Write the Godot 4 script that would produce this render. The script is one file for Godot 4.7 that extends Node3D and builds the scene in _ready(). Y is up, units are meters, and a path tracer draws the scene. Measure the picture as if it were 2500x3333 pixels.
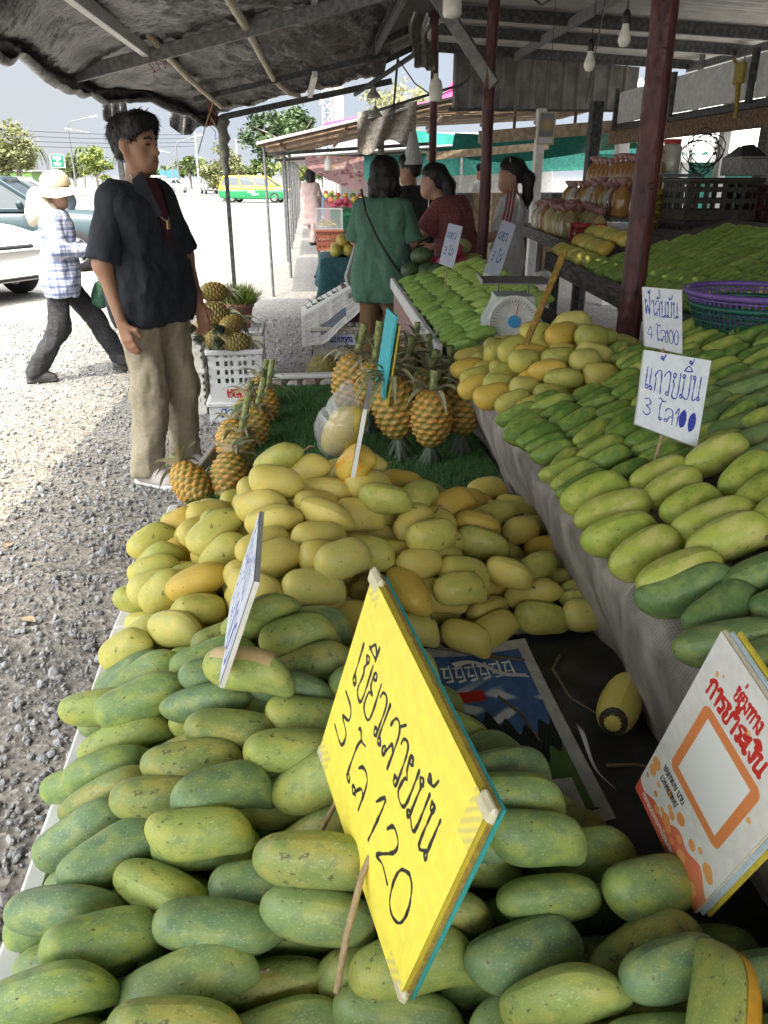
extends Node3D
# A roadside fruit stall: heaps of mangoes, pineapples, hand-written price cards, a gravel lot and a road behind.

var M := {}
var rng := RandomNumberGenerator.new()
var taken := {}

# ---------------------------------------------------------------- naming
func numbered(called: String) -> String:
	var n: int = taken.get(called, 0)
	taken[called] = n + 1
	return called if n == 0 else "%s_%03d" % [called, n]

func tag(o: Node, label: String, category: String, group := "", kind := "") -> Node:
	if label != "": o.set_meta("label", label)
	if category != "": o.set_meta("category", category)
	if group != "": o.set_meta("group", group)
	if kind != "": o.set_meta("kind", kind)
	return o

func thing(called: String, label: String, category: String, at := Vector3.ZERO, turn := 0.0, group := "") -> Node3D:
	var o := Node3D.new()
	o.name = numbered(called)
	add_child(o)
	o.position = at
	o.rotation.y = turn
	tag(o, label, category, group)
	return o

func part(parent: Node, called: String, mesh: Mesh, m: Material, label := "") -> MeshInstance3D:
	var o := MeshInstance3D.new()
	o.mesh = mesh
	o.material_override = m
	o.cast_shadow = GeometryInstance3D.SHADOW_CASTING_SETTING_ON
	if parent == self:
		o.name = numbered(called)
		add_child(o)
	else:
		o.name = called
		parent.add_child(o, true)
	if label != "": o.set_meta("label", label)
	return o

func copy(o: Node3D, base: String, at: Vector3, turn := 0.0, label := "") -> Node3D:
	var c: Node3D = o.duplicate()
	c.name = numbered(base)
	add_child(c)
	c.position = at
	c.rotation.y = turn
	if label != "": c.set_meta("label", label)
	return c

# ---------------------------------------------------------------- materials
func lin(r: float, g: float, b: float) -> Color:
	return Color(r, g, b).linear_to_srgb()

func mk(id: String, c: Color, rough := 0.7, metal := 0.0) -> StandardMaterial3D:
	if M.has(id): return M[id]
	var m := StandardMaterial3D.new()
	m.resource_name = id
	m.albedo_color = c.linear_to_srgb()
	m.roughness = rough
	m.metallic = metal
	M[id] = m
	return m

func noise_tex(seed_: int, freq: float, ramp: Array, type := FastNoiseLite.TYPE_SIMPLEX_SMOOTH, octaves := 4, size := 512, cell := -1, as_normal := false, bump := 4.0) -> NoiseTexture2D:
	var n := FastNoiseLite.new()
	n.seed = seed_
	n.noise_type = type
	n.frequency = freq
	n.fractal_octaves = octaves
	if octaves <= 1: n.fractal_type = FastNoiseLite.FRACTAL_NONE
	if cell >= 0: n.cellular_return_type = cell
	var t := NoiseTexture2D.new()
	t.width = size
	t.height = size
	t.seamless = true
	t.noise = n
	if as_normal:
		t.as_normal_map = true
		t.bump_strength = bump
	elif ramp.size() > 0:
		var g := Gradient.new()
		var offs := PackedFloat32Array()
		var cols := PackedColorArray()
		for r in ramp:
			offs.append(r[0])
			cols.append((r[1] as Color).linear_to_srgb())
		g.offsets = offs
		g.colors = cols
		t.color_ramp = g
	return t

# a material whose colour is broken up by a triplanar noise picture; the pictures are shared between materials
var shared := {}
func mottled(id: String, a: Color, b: Color, scale: float, rough := 0.7, metal := 0.0, freq := 0.02, bump := 0.0, stretch := Vector3.ONE) -> StandardMaterial3D:
	if M.has(id): return M[id]
	var m := mk(id, b, rough, metal)
	var ratio := (a.r + a.g + a.b) / maxf(b.r + b.g + b.b, 0.001)
	var lo := 0.38 if ratio < 0.5 else (0.6 if ratio < 0.7 else 0.8)
	var key := "%s %s" % [lo, freq]
	if not shared.has(key):
		shared[key] = noise_tex(hash(key) % 1000, freq, [[0.25, Color(lo, lo, lo)], [0.75, Color(1, 1, 1)]], FastNoiseLite.TYPE_SIMPLEX_SMOOTH, 5, 256)
	m.albedo_texture = shared[key]
	m.uv1_triplanar = true
	m.uv1_scale = Vector3.ONE * scale * stretch
	m.uv1_offset = Vector3.ONE * (hash(id) % 100) * 0.017
	if bump > 0.0:
		var kb := "bump"
		if not shared.has(kb):
			shared[kb] = noise_tex(77, 0.03, [], FastNoiseLite.TYPE_SIMPLEX_SMOOTH, 5, 256, -1, true, 4.0)
		m.normal_enabled = true
		m.normal_texture = shared[kb]
		m.normal_scale = bump * 0.25
	return m

func vcol(id: String, rough := 0.7, metal := 0.0) -> StandardMaterial3D:
	if M.has(id): return M[id]
	var m := mk(id, Color(1, 1, 1), rough, metal)
	m.vertex_color_use_as_albedo = true
	return m

# ---------------------------------------------------------------- shapes
func stool() -> SurfaceTool:
	var st := SurfaceTool.new()
	st.begin(Mesh.PRIMITIVE_TRIANGLES)
	return st

func done(st: SurfaceTool) -> ArrayMesh:
	st.generate_normals()
	return st.commit()

func tri(st: SurfaceTool, a: Vector3, b: Vector3, c: Vector3) -> void:
	st.add_vertex(a)
	st.add_vertex(b)
	st.add_vertex(c)

func quad(st: SurfaceTool, a: Vector3, b: Vector3, c: Vector3, d: Vector3) -> void:
	tri(st, a, b, c)
	tri(st, a, c, d)

# chamfered box, about 44 triangles
func cbox(st: SurfaceTool, size: Vector3, at := Vector3.ZERO, bas := Basis.IDENTITY, bev := 0.0) -> void:
	st.set_smooth_group(-1)
	var h := size * 0.5
	bev = min(bev, min(h.x, min(h.y, h.z)) * 0.8)
	if bev <= 0.0:
		var c: Array[Vector3] = []
		for i in 8:
			c.append(at + bas * Vector3(h.x * (1 if i & 1 else -1), h.y * (1 if i & 2 else -1), h.z * (1 if i & 4 else -1)))
		for f in [[0, 1, 3, 2], [5, 4, 6, 7], [4, 0, 2, 6], [1, 5, 7, 3], [2, 3, 7, 6], [4, 5, 1, 0]]:
			quad(st, c[f[0]], c[f[2]] if false else c[f[1]], c[f[2]], c[f[3]])
		return
	var e := [Vector3(0, bev, bev), Vector3(bev, 0, bev), Vector3(bev, bev, 0)]
	var p := []
	for i in 8:
		var s := Vector3(1 if i & 1 else -1, 1 if i & 2 else -1, 1 if i & 4 else -1)
		var row := []
		for k in 3: row.append(at + bas * (s * (h - e[k])))
		p.append(row)
	# faces
	for f in [[0, 0, 2, 6, 4], [0, 1, 5, 7, 3], [1, 0, 4, 5, 1], [1, 2, 3, 7, 6], [2, 0, 1, 3, 2], [2, 4, 6, 7, 5]]:
		var k: int = f[0]
		_q(st, p[f[1]][k], p[f[2]][k], p[f[3]][k], p[f[4]][k], at)
	for ax in 3:
		var b1 := 1 << ((ax + 1) % 3)
		var b2 := 1 << ((ax + 2) % 3)
		var k1 := (ax + 1) % 3
		var k2 := (ax + 2) % 3
		for u in 2:
			for v in 2:
				var i0 := (b1 if u else 0) | (b2 if v else 0)
				var i1 := i0 | (1 << ax)
				_q(st, p[i0][k1], p[i1][k1], p[i1][k2], p[i0][k2], at)
	for i in 8: _t(st, p[i][0], p[i][1], p[i][2], at)

# quad / triangle turned so that its front looks away from a point
func _q(st: SurfaceTool, a: Vector3, b: Vector3, c: Vector3, d: Vector3, o: Vector3) -> void:
	if (b - a).cross(c - a).dot((a + b + c + d) * 0.25 - o) > 0.0: quad(st, a, d, c, b)
	else: quad(st, a, b, c, d)

func _t(st: SurfaceTool, a: Vector3, b: Vector3, c: Vector3, o: Vector3) -> void:
	if (b - a).cross(c - a).dot((a + b + c) / 3.0 - o) > 0.0: tri(st, a, c, b)
	else: tri(st, a, b, c)

func box_mesh(size: Vector3, bev := 0.004) -> ArrayMesh:
	var st := stool()
	cbox(st, size, Vector3.ZERO, Basis.IDENTITY, bev)
	return done(st)

# a bar of rectangular section from a to b
func bar(st: SurfaceTool, a: Vector3, b: Vector3, w: float, h: float, bev := 0.003, up := Vector3.UP) -> void:
	var d := (b - a)
	var z := d.normalized()
	if abs(z.dot(up)) > 0.97: up = Vector3.RIGHT
	var x := up.cross(z).normalized()
	var y := z.cross(x)
	cbox(st, Vector3(w, h, d.length()), (a + b) * 0.5, Basis(x, y, z), bev)

func bar_mesh(a: Vector3, b: Vector3, w: float, h: float, bev := 0.003) -> ArrayMesh:
	var st := stool()
	bar(st, a, b, w, h, bev)
	return done(st)

# swept round tube through points, radii one number or one per point
func tube(st: SurfaceTool, pts: Array, radius, sides := 8, caps := true) -> void:
	st.set_smooth_group(0)
	var n := pts.size()
	var rings := []
	var prev_x := Vector3.ZERO
	for i in n:
		var d: Vector3 = (pts[min(i + 1, n - 1)] - pts[max(i - 1, 0)])
		d = d.normalized()
		var x: Vector3
		if i == 0:
			x = d.cross(Vector3.UP if abs(d.y) < 0.9 else Vector3.RIGHT).normalized()
		else:
			x = (prev_x - d * prev_x.dot(d)).normalized()
		prev_x = x
		var y := d.cross(x)
		var r: float = radius[i] if radius is Array or radius is PackedFloat32Array else radius
		var ring := PackedVector3Array()
		for k in sides:
			var a := TAU * k / sides
			ring.append(pts[i] + (x * cos(a) + y * sin(a)) * r)
		rings.append(ring)
	for i in n - 1:
		for k in sides:
			var k2 := (k + 1) % sides
			quad(st, rings[i][k], rings[i + 1][k], rings[i + 1][k2], rings[i][k2])
	if caps:
		st.set_smooth_group(-1)
		for e in [0, n - 1]:
			for k in sides:
				var k2 := (k + 1) % sides
				if e == 0: tri(st, pts[0], rings[0][k], rings[0][k2])
				else: tri(st, pts[e], rings[e][k2], rings[e][k])

func tube_mesh(pts: Array, radius, sides := 8) -> ArrayMesh:
	var st := stool()
	tube(st, pts, radius, sides)
	return done(st)

# lathe a profile of (radius, height) round an axis
func lathe(st: SurfaceTool, prof: Array, sides := 24, at := Vector3.ZERO, bas := Basis.IDENTITY) -> void:
	st.set_smooth_group(0)
	for i in prof.size() - 1:
		for k in sides:
			var a0 := TAU * k / sides
			var a1 := TAU * (k + 1) / sides
			var p: Vector2 = prof[i]
			var q: Vector2 = prof[i + 1]
			var v00 := at + bas * Vector3(cos(a0) * p.x, p.y, sin(a0) * p.x)
			var v01 := at + bas * Vector3(cos(a1) * p.x, p.y, sin(a1) * p.x)
			var v10 := at + bas * Vector3(cos(a0) * q.x, q.y, sin(a0) * q.x)
			var v11 := at + bas * Vector3(cos(a1) * q.x, q.y, sin(a1) * q.x)
			if p.x > 1e-5: tri(st, v00, v01, v11)
			if q.x > 1e-5: tri(st, v00, v11, v10)

func lathe_mesh(prof: Array, sides := 24) -> ArrayMesh:
	var st := stool()
	lathe(st, prof, sides)
	return done(st)

# a sheet over a grid: f(u, v) -> Vector3, u and v in 0..1; carries uvs
func sheet(st: SurfaceTool, f: Callable, nu: int, nv: int, smooth := true) -> void:
	st.set_smooth_group(0 if smooth else -1)
	var g := PackedVector3Array()
	for j in nv + 1:
		for i in nu + 1:
			g.append(f.call(float(i) / nu, float(j) / nv))
	for j in nv:
		for i in nu:
			var ids := [j * (nu + 1) + i, j * (nu + 1) + i + 1, (j + 1) * (nu + 1) + i + 1, (j + 1) * (nu + 1) + i]
			for k in [0, 1, 2, 0, 2, 3]:
				var id: int = ids[k]
				st.set_uv(Vector2(float(id % (nu + 1)) / nu, float(id / (nu + 1)) / nv))
				st.add_vertex(g[id])

func sheet_mesh(f: Callable, nu: int, nv: int, smooth := true) -> ArrayMesh:
	var st := stool()
	sheet(st, f, nu, nv, smooth)
	return done(st)

# a slab with thickness whose top shows a picture: corners a b c d, uv 0 0 at a, 1 0 at b, 1 1 at c, 0 1 at d
func card_mesh(a: Vector3, b: Vector3, c: Vector3, d: Vector3) -> ArrayMesh:
	var st := stool()
	st.set_smooth_group(-1)
	var v := [a, b, c, d]
	var t := [Vector2(0, 0), Vector2(1, 0), Vector2(1, 1), Vector2(0, 1)]
	for k in [0, 1, 2, 0, 2, 3]:
		st.set_uv(t[k])
		st.add_vertex(v[k])
	return done(st)

func slab_mesh(v: Array, thick: float) -> ArrayMesh:
	var st := stool()
	st.set_smooth_group(-1)
	var n := ((v[1] - v[0]) as Vector3).cross(v[3] - v[0]).normalized() * thick * 0.5
	var o: Vector3 = (v[0] + v[1] + v[2] + v[3]) * 0.25
	_q(st, v[0] + n, v[1] + n, v[2] + n, v[3] + n, o)
	_q(st, v[0] - n, v[1] - n, v[2] - n, v[3] - n, o)
	for i in 4:
		var j := (i + 1) % 4
		_q(st, v[i] + n, v[j] + n, v[j] - n, v[i] - n, o)
	return done(st)

# extrude a polygon given in x, y along z
func prism(st: SurfaceTool, poly: PackedVector2Array, z0: float, z1: float, smooth := false) -> void:
	var idx := Geometry2D.triangulate_polygon(poly)
	if Geometry2D.is_polygon_clockwise(poly):
		pass
	st.set_smooth_group(-1)
	for k in range(0, idx.size(), 3):
		var a := poly[idx[k]]
		var b := poly[idx[k + 1]]
		var c := poly[idx[k + 2]]
		var ccw := (b - a).cross(c - a) > 0.0
		var p := [a, c, b] if ccw else [a, b, c]
		for i in 3: st.add_vertex(Vector3(p[i].x, p[i].y, z1))
		for i in [0, 2, 1]: st.add_vertex(Vector3(p[i].x, p[i].y, z0))
	st.set_smooth_group(0 if smooth else -1)
	var area := 0.0
	var n := poly.size()
	for i in n: area += poly[i].cross(poly[(i + 1) % n])
	for i in n:
		var a := poly[i]
		var b := poly[(i + 1) % n]
		if area < 0.0:
			var s := a
			a = b
			b = s
		quad(st, Vector3(a.x, a.y, z0), Vector3(a.x, a.y, z1), Vector3(b.x, b.y, z1), Vector3(b.x, b.y, z0))

# ---------------------------------------------------------------- pictures: pen strokes and print
class Pic:
	var im: Image
	var w: int
	var h: int
	func _init(w_: int, h_: int, c: Color) -> void:
		w = w_
		h = h_
		im = Image.create(w, h, false, Image.FORMAT_RGB8)
		im.fill(c)
	func dab(x: float, y: float, r: float, c: Color) -> void:
		var x0 := int(max(0, floor(x - r - 1)))
		var x1 := int(min(w - 1, ceil(x + r + 1)))
		var y0 := int(max(0, floor(y - r - 1)))
		var y1 := int(min(h - 1, ceil(y + r + 1)))
		for j in range(y0, y1 + 1):
			for i in range(x0, x1 + 1):
				var d := Vector2(i + 0.5 - x, j + 0.5 - y).length()
				var a: float = clamp(r + 0.5 - d, 0.0, 1.0)
				if a > 0.0: im.set_pixel(i, j, im.get_pixel(i, j).lerp(c, a))
	var pen := 0.0
	func line(pts: Array, r: float, c: Color) -> void:
		for k in pts.size() - 1:
			var a: Vector2 = pts[k]
			var b: Vector2 = pts[k + 1]
			var n := int(max(1, ceil(a.distance_to(b) / max(0.6, r * 0.45))))
			for i in n + 1:
				var p := a.lerp(b, float(i) / n)
				pen += 0.11
				dab(p.x, p.y, r * (0.92 + 0.22 * sin(pen) + 0.1 * sin(pen * 2.7)), c)
	func rect(x: float, y: float, ww: float, hh: float, c: Color) -> void:
		im.fill_rect(Rect2i(int(x), int(y), int(ww), int(hh)), c)
	func grain(amount: float, seed_: int, freq: float) -> void:
		var n := FastNoiseLite.new()
		n.seed = seed_
		n.frequency = freq
		for j in h:
			for i in w:
				var k := 1.0 + n.get_noise_2d(i, j) * amount
				var c := im.get_pixel(i, j)
				im.set_pixel(i, j, Color(c.r * k, c.g * k, c.b * k))
	func tex() -> ImageTexture:
		return ImageTexture.create_from_image(im)

func pic_mat(id: String, p: Pic, rough := 0.6) -> StandardMaterial3D:
	var m := mk(id, Color(1, 1, 1), rough)
	m.albedo_texture = p.tex()
	return m

# Thai letters and digits as pen strokes: [advance, stroke, stroke ...], strokes in a box 0..1, y up, x-height 1
var GL := {}
func o_(cx: float, cy: float, r: float) -> Array:
	var a := []
	for k in 9: a.append(Vector2(cx + cos(TAU * k / 8.0) * r, cy + sin(TAU * k / 8.0) * r * 0.9))
	return a

func s_(v: Array) -> Array:
	var a := []
	for k in range(0, v.size(), 2): a.append(Vector2(v[k], v[k + 1]))
	return a

func glyphs() -> void:
	GL["เ"] = [0.34, o_(0.14, 0.1, 0.1), s_([0.04, 0.12, 0.05, 1.0])]
	GL["แ"] = [0.62, o_(0.14, 0.1, 0.1), s_([0.04, 0.12, 0.05, 1.0]), o_(0.42, 0.1, 0.1), s_([0.32, 0.12, 0.33, 1.0])]
	GL["โ"] = [0.5, s_([0.05, 1.42, 0.16, 1.5, 0.32, 1.36, 0.52, 1.4]), s_([0.3, 1.36, 0.2, 1.0, 0.2, 0.1]), o_(0.28, 0.1, 0.09)]
	GL["ไ"] = [0.36, s_([0.05, 1.2, 0.12, 1.5, 0.2, 1.3, 0.18, 0.1]), o_(0.26, 0.1, 0.09)]
	GL["ข"] = [0.66, o_(0.16, 0.9, 0.09), s_([0.22, 0.84, 0.12, 0.66, 0.2, 0.5, 0.16, 0.05, 0.52, 0.05, 0.56, 1.0])]
	GL["ช"] = [0.7, o_(0.16, 0.9, 0.09), s_([0.22, 0.84, 0.12, 0.66, 0.2, 0.5, 0.16, 0.05, 0.5, 0.05, 0.52, 0.75, 0.66, 1.05])]
	GL["ย"] = [0.68, o_(0.16, 0.9, 0.09), s_([0.08, 0.88, 0.1, 0.62, 0.28, 0.52, 0.12, 0.42, 0.1, 0.05, 0.56, 0.05, 0.58, 1.0])]
	GL["ว"] = [0.58, o_(0.4, 0.1, 0.09), s_([0.48, 0.12, 0.48, 0.8, 0.34, 1.0, 0.14, 0.94, 0.06, 0.8])]
	GL["ส"] = [0.7, o_(0.15, 0.13, 0.1), s_([0.24, 0.18, 0.40, 0.5, 0.56, 0.44]), s_([0.06, 0.74, 0.2, 0.98, 0.42, 1.0, 0.56, 0.78, 0.57, 0.0]), s_([0.46, 0.98, 0.72, 1.2])]
	GL["ล"] = [0.68, o_(0.15, 0.13, 0.1), s_([0.24, 0.18, 0.40, 0.5, 0.56, 0.44]), s_([0.06, 0.74, 0.2, 0.98, 0.42, 1.0, 0.56, 0.78, 0.57, 0.0])]
	GL["ม"] = [0.72, o_(0.14, 0.92, 0.08), s_([0.2, 0.88, 0.2, 0.12]), o_(0.14, 0.1, 0.08), s_([0.22, 0.1, 0.6, 0.06, 0.6, 1.0])]
	GL["น"] = [0.72, o_(0.14, 0.92, 0.08), s_([0.2, 0.88, 0.2, 0.04, 0.52, 0.14]), o_(0.58, 0.1, 0.08), s_([0.58, 0.18, 0.58, 1.0])]
	GL["ก"] = [0.62, s_([0.1, 0.0, 0.12, 0.6, 0.04, 0.74, 0.26, 1.0, 0.48, 0.86, 0.52, 0.0])]
	GL["ฟ"] = [0.8, o_(0.14, 0.92, 0.08), s_([0.08, 0.9, 0.16, 0.04, 0.36, 0.7, 0.56, 0.04, 0.62, 0.5, 0.64, 1.45])]
	GL["ผ"] = [0.72, o_(0.22, 0.9, 0.08), s_([0.08, 0.9, 0.12, 0.04, 0.34, 0.6, 0.56, 0.04, 0.6, 1.0])]
	GL["า"] = [0.46, s_([0.06, 0.8, 0.16, 1.0, 0.32, 0.9, 0.34, 0.0])]
	GL["ำ"] = [0.46, o_(-0.06, 1.26, 0.1), s_([0.06, 0.8, 0.16, 1.0, 0.32, 0.9, 0.34, 0.0])]
	GL["อ"] = [0.64, o_(0.2, 0.64, 0.09), s_([0.1, 0.62, 0.1, 0.05, 0.52, 0.05, 0.54, 0.8, 0.4, 1.0, 0.14, 0.94])]
	GL["ง"] = [0.5, o_(0.26, 0.9, 0.08), s_([0.34, 0.9, 0.34, 0.04, 0.04, 0.4])]
	GL["ท"] = [0.7, o_(0.14, 0.92, 0.08), s_([0.2, 0.88, 0.2, 0.0, 0.24, 0.7, 0.42, 1.0, 0.56, 0.86, 0.56, 0.0])]
	GL["ร"] = [0.5, o_(0.3, 0.1, 0.09), s_([0.38, 0.14, 0.36, 0.58, 0.1, 0.7, 0.14, 0.9, 0.44, 0.98])]
	GL["ะ"] = [0.4, o_(0.14, 0.68, 0.09), s_([0.22, 0.7, 0.34, 0.9]), o_(0.14, 0.22, 0.09), s_([0.22, 0.24, 0.34, 0.44])]
	GL["ด"] = [0.66, o_(0.3, 0.36, 0.08), s_([0.22, 0.34, 0.14, 0.0, 0.06, 0.6, 0.2, 0.94, 0.44, 0.94, 0.54, 0.7, 0.54, 0.0])]
	GL["ค"] = [0.66, o_(0.3, 0.5, 0.08), s_([0.22, 0.48, 0.14, 0.0, 0.06, 0.6, 0.2, 0.94, 0.44, 0.94, 0.54, 0.7, 0.54, 0.0])]
	GL["ณ"] = [0.9, o_(0.14, 0.9, 0.08), s_([0.1, 0.84, 0.06, 0.0, 0.14, 0.7, 0.28, 1.0, 0.4, 0.8, 0.4, 0.05, 0.66, 0.1, 0.74, 0.3, 0.76, 1.0])]
	GL["ญ"] = GL["ณ"]
	GL["บ"] = [0.66, o_(0.14, 0.92, 0.08), s_([0.2, 0.88, 0.12, 0.04, 0.54, 0.04, 0.56, 1.0])]
	GL["ี"] = [0.0, s_([-0.6, 1.14, -0.36, 1.36, -0.1, 1.16, -0.6, 1.14]), s_([-0.08, 1.12, -0.06, 1.46])]
	GL["ิ"] = [0.0, s_([-0.6, 1.14, -0.36, 1.36, -0.1, 1.16, -0.6, 1.14])]
	GL["ื"] = GL["ี"]
	GL["ั"] = [0.0, o_(-0.34, 1.2, 0.08), s_([-0.26, 1.16, -0.1, 1.2, -0.02, 1.4])]
	GL["้"] = [0.0, o_(-0.3, 1.52, 0.06), s_([-0.24, 1.5, -0.2, 1.42, -0.08, 1.66])]
	GL["่"] = [0.0, s_([-0.14, 1.44, -0.12, 1.72])]
	GL["ู"] = [0.0, o_(-0.3, -0.16, 0.07), s_([-0.24, -0.18, -0.2, -0.4, -0.06, -0.36, -0.06, -0.12])]
	GL["0"] = [0.66, s_([0.3, 1.0, 0.1, 0.8, 0.04, 0.45, 0.14, 0.08, 0.34, 0.0, 0.54, 0.2, 0.58, 0.6, 0.46, 0.94, 0.3, 1.0])]
	GL["1"] = [0.4, s_([0.04, 0.7, 0.26, 1.0, 0.2, 0.0])]
	GL["2"] = [0.62, s_([0.06, 0.74, 0.22, 1.0, 0.46, 0.94, 0.46, 0.64, 0.06, 0.02, 0.3, 0.1, 0.6, 0.04])]
	GL["3"] = [0.6, s_([0.08, 0.9, 0.3, 1.0, 0.46, 0.86, 0.4, 0.62, 0.2, 0.54, 0.46, 0.4, 0.48, 0.14, 0.26, 0.0, 0.04, 0.12])]
	GL["4"] = [0.62, s_([0.4, 0.0, 0.4, 1.0, 0.04, 0.34, 0.56, 0.34])]
	GL["5"] = [0.6, s_([0.5, 1.0, 0.12, 1.0, 0.1, 0.6, 0.4, 0.6, 0.5, 0.3, 0.34, 0.0, 0.06, 0.08])]
	GL["7"] = [0.56, s_([0.06, 0.98, 0.5, 0.98, 0.2, 0.0])]
	GL["8"] = [0.6, o_(0.3, 0.75, 0.2), o_(0.3, 0.26, 0.25)]
	GL["-"] = [0.5, s_([0.08, 0.5, 0.4, 0.5])]
	GL[" "] = [0.4]

# write text on a picture: (x, y) is the foot of the first letter, hx its height; turned upside down with flip
func write(p: Pic, text: String, x: float, y: float, hx: float, wid: float, r: float, c: Color, wobble := 0.0, flip := false, slope := 0.0) -> float:
	for ch in text:
		if not GL.has(ch): continue
		var g: Array = GL[ch]
		for k in range(1, g.size()):
			var pts := []
			for v in g[k]:
				var q := Vector2(x + v.x * hx * wid, y - v.y * hx + (x + v.x * hx * wid) * slope)
				if wobble > 0.0: q += Vector2(rng.randf_range(-1, 1), rng.randf_range(-1, 1)) * wobble
				if flip: q = Vector2(p.w - q.x, p.h - q.y)
				pts.append(q)
			p.line(_soft(pts), r, c)
		x += g[0] * hx * wid
	return x

func _soft(a: Array) -> Array:
	if a.size() < 3: return a
	var b := [a[0]]
	for i in a.size() - 1:
		var p0: Vector2 = a[max(i - 1, 0)]
		var p1: Vector2 = a[i]
		var p2: Vector2 = a[i + 1]
		var p3: Vector2 = a[min(i + 2, a.size() - 1)]
		for k in [0.25, 0.5, 0.75, 1.0]:
			b.append(p1.cubic_interpolate(p2, p0, p3, k))
	return b

# ---------------------------------------------------------------- bodies: smooth union of tapered capsules, meshed as surface nets
# prims: [a, b, ra, rb] or [a, b, ra, rb, flatten along z of the prim's own frame]; cuts: [point, normal] keeps what lies behind
func skin_mesh(prims: Array, cell: float, blend: float, cuts := [], rough := 0.0, colour = null) -> ArrayMesh:
	var lo := Vector3(1e9, 1e9, 1e9)
	var hi := -lo
	for p in prims:
		var r: float = max(p[2], p[3])
		for e in 2:
			lo = lo.min((p[e] as Vector3) - Vector3.ONE * r)
			hi = hi.max((p[e] as Vector3) + Vector3.ONE * r)
	lo -= Vector3.ONE * (cell * 3.0 + blend)
	hi += Vector3.ONE * (cell * 3.0 + blend)
	var nx := int((hi.x - lo.x) / cell) + 2
	var ny := int((hi.y - lo.y) / cell) + 2
	var nz := int((hi.z - lo.z) / cell) + 2
	var sy := nx
	var sz := nx * ny
	var acc := PackedFloat32Array()
	acc.resize(nx * ny * nz)
	var k := 1.0 / blend
	var active := {}
	for p in prims:
		var a: Vector3 = p[0]
		var b: Vector3 = p[1]
		var ra: float = p[2]
		var rb: float = p[3]
		var ba := b - a
		var l2 := maxf(ba.dot(ba), 1e-9)
		var m: float = maxf(ra, rb) + blend * 2.2 + cell * 2.0
		var mn := (a.min(b) - Vector3.ONE * m - lo) / cell
		var mx := (a.max(b) + Vector3.ONE * m - lo) / cell
		for z in range(maxi(0, int(mn.z)), mini(nz - 1, int(mx.z) + 1) + 1):
			for y in range(maxi(0, int(mn.y)), mini(ny - 1, int(mx.y) + 1) + 1):
				var row := z * sz + y * sy
				for x in range(maxi(0, int(mn.x)), mini(nx - 1, int(mx.x) + 1) + 1):
					var q := lo + Vector3(x, y, z) * cell
					var pa := q - a
					var t := clampf(pa.dot(ba) / l2, 0.0, 1.0)
					var d := (pa - ba * t).length() - (ra + (rb - ra) * t)
					if d < m:
						acc[row + x] += exp(-k * d) if d > -0.5 * blend * 12.0 else exp(6.0)
	var noise: FastNoiseLite = null
	if rough > 0.0:
		noise = FastNoiseLite.new()
		noise.seed = 7
		noise.frequency = 9.0
	var f := PackedFloat32Array()
	f.resize(acc.size())
	var idx := 0
	var reach := cell * 2.5
	for z in nz:
		for y in ny:
			for x in nx:
				var s := acc[idx]
				var d := 1.0
				if s > 1e-6:
					d = -log(s) * blend
					if d < reach:
						if cuts.size() > 0:
							var q := lo + Vector3(x, y, z) * cell
							for c in cuts: d = maxf(d, (q - (c[0] as Vector3)).dot(c[1]))
						if noise != null and d > -reach * 2.0:
							var q := lo + Vector3(x, y, z) * cell
							d += noise.get_noise_3d(q.x, q.y * 0.55, q.z) * rough
						if d < reach: active[idx] = true
				f[idx] = d
				idx += 1
	# vertices
	var vid := {}
	var vs := PackedVector3Array()
	var cand := {}
	for i in active:
		if absf(f[i]) > cell * 2.2: continue
		for o in [0, 1, sy, sz, sy + 1, sz + 1, sz + sy, sz + sy + 1]: cand[i - o] = true
	var offs := [0, 1, sy, sy + 1, sz, sz + 1, sz + sy, sz + sy + 1]
	var edges := [[0, 1], [2, 3], [4, 5], [6, 7], [0, 2], [1, 3], [4, 6], [5, 7], [0, 4], [1, 5], [2, 6], [3, 7]]
	var total := f.size()
	for i in cand:
		if i < 0 or i + sz + sy + 1 >= total: continue
		var neg := 0
		for o in offs:
			if f[i + o] < 0.0: neg += 1
		if neg == 0 or neg == 8: continue
		var sum := Vector3.ZERO
		var cnt := 0
		for e in edges:
			var e0: int = e[0]
			var e1: int = e[1]
			var f0 := f[i + offs[e0]]
			var f1 := f[i + offs[e1]]
			if (f0 < 0.0) != (f1 < 0.0):
				var t := f0 / (f0 - f1)
				var p0 := Vector3(e0 & 1, (e0 >> 1) & 1, (e0 >> 2) & 1)
				var p1 := Vector3(e1 & 1, (e1 >> 1) & 1, (e1 >> 2) & 1)
				sum += p0.lerp(p1, t)
				cnt += 1
		var x: int = i % nx
		var y: int = (i / nx) % ny
		var z: int = i / sz
		vid[i] = vs.size()
		vs.append(lo + (Vector3(x, y, z) + sum / cnt) * cell)
	# faces
	var ind := PackedInt32Array()
	for i in vid:
		for ax in 3:
			var d: int = [1, sy, sz][ax]
			var u: int = [sy, sz, 1][ax]
			var v: int = [sz, 1, sy][ax]
			if i + d >= total: continue
			var n0 := f[i] < 0.0
			if n0 == (f[i + d] < 0.0): continue
			if not (vid.has(i - u) and vid.has(i - v) and vid.has(i - u - v)): continue
			var q: Array = [vid[i], vid[i - u], vid[i - u - v], vid[i - v]]
			if n0: ind.append_array([q[0], q[2], q[1], q[0], q[3], q[2]])
			else: ind.append_array([q[0], q[1], q[2], q[0], q[2], q[3]])
	var ns := PackedVector3Array()
	ns.resize(vs.size())
	for t in range(0, ind.size(), 3):
		var n := (vs[ind[t + 2]] - vs[ind[t]]).cross(vs[ind[t + 1]] - vs[ind[t]])
		for c in 3: ns[ind[t + c]] += n
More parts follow.
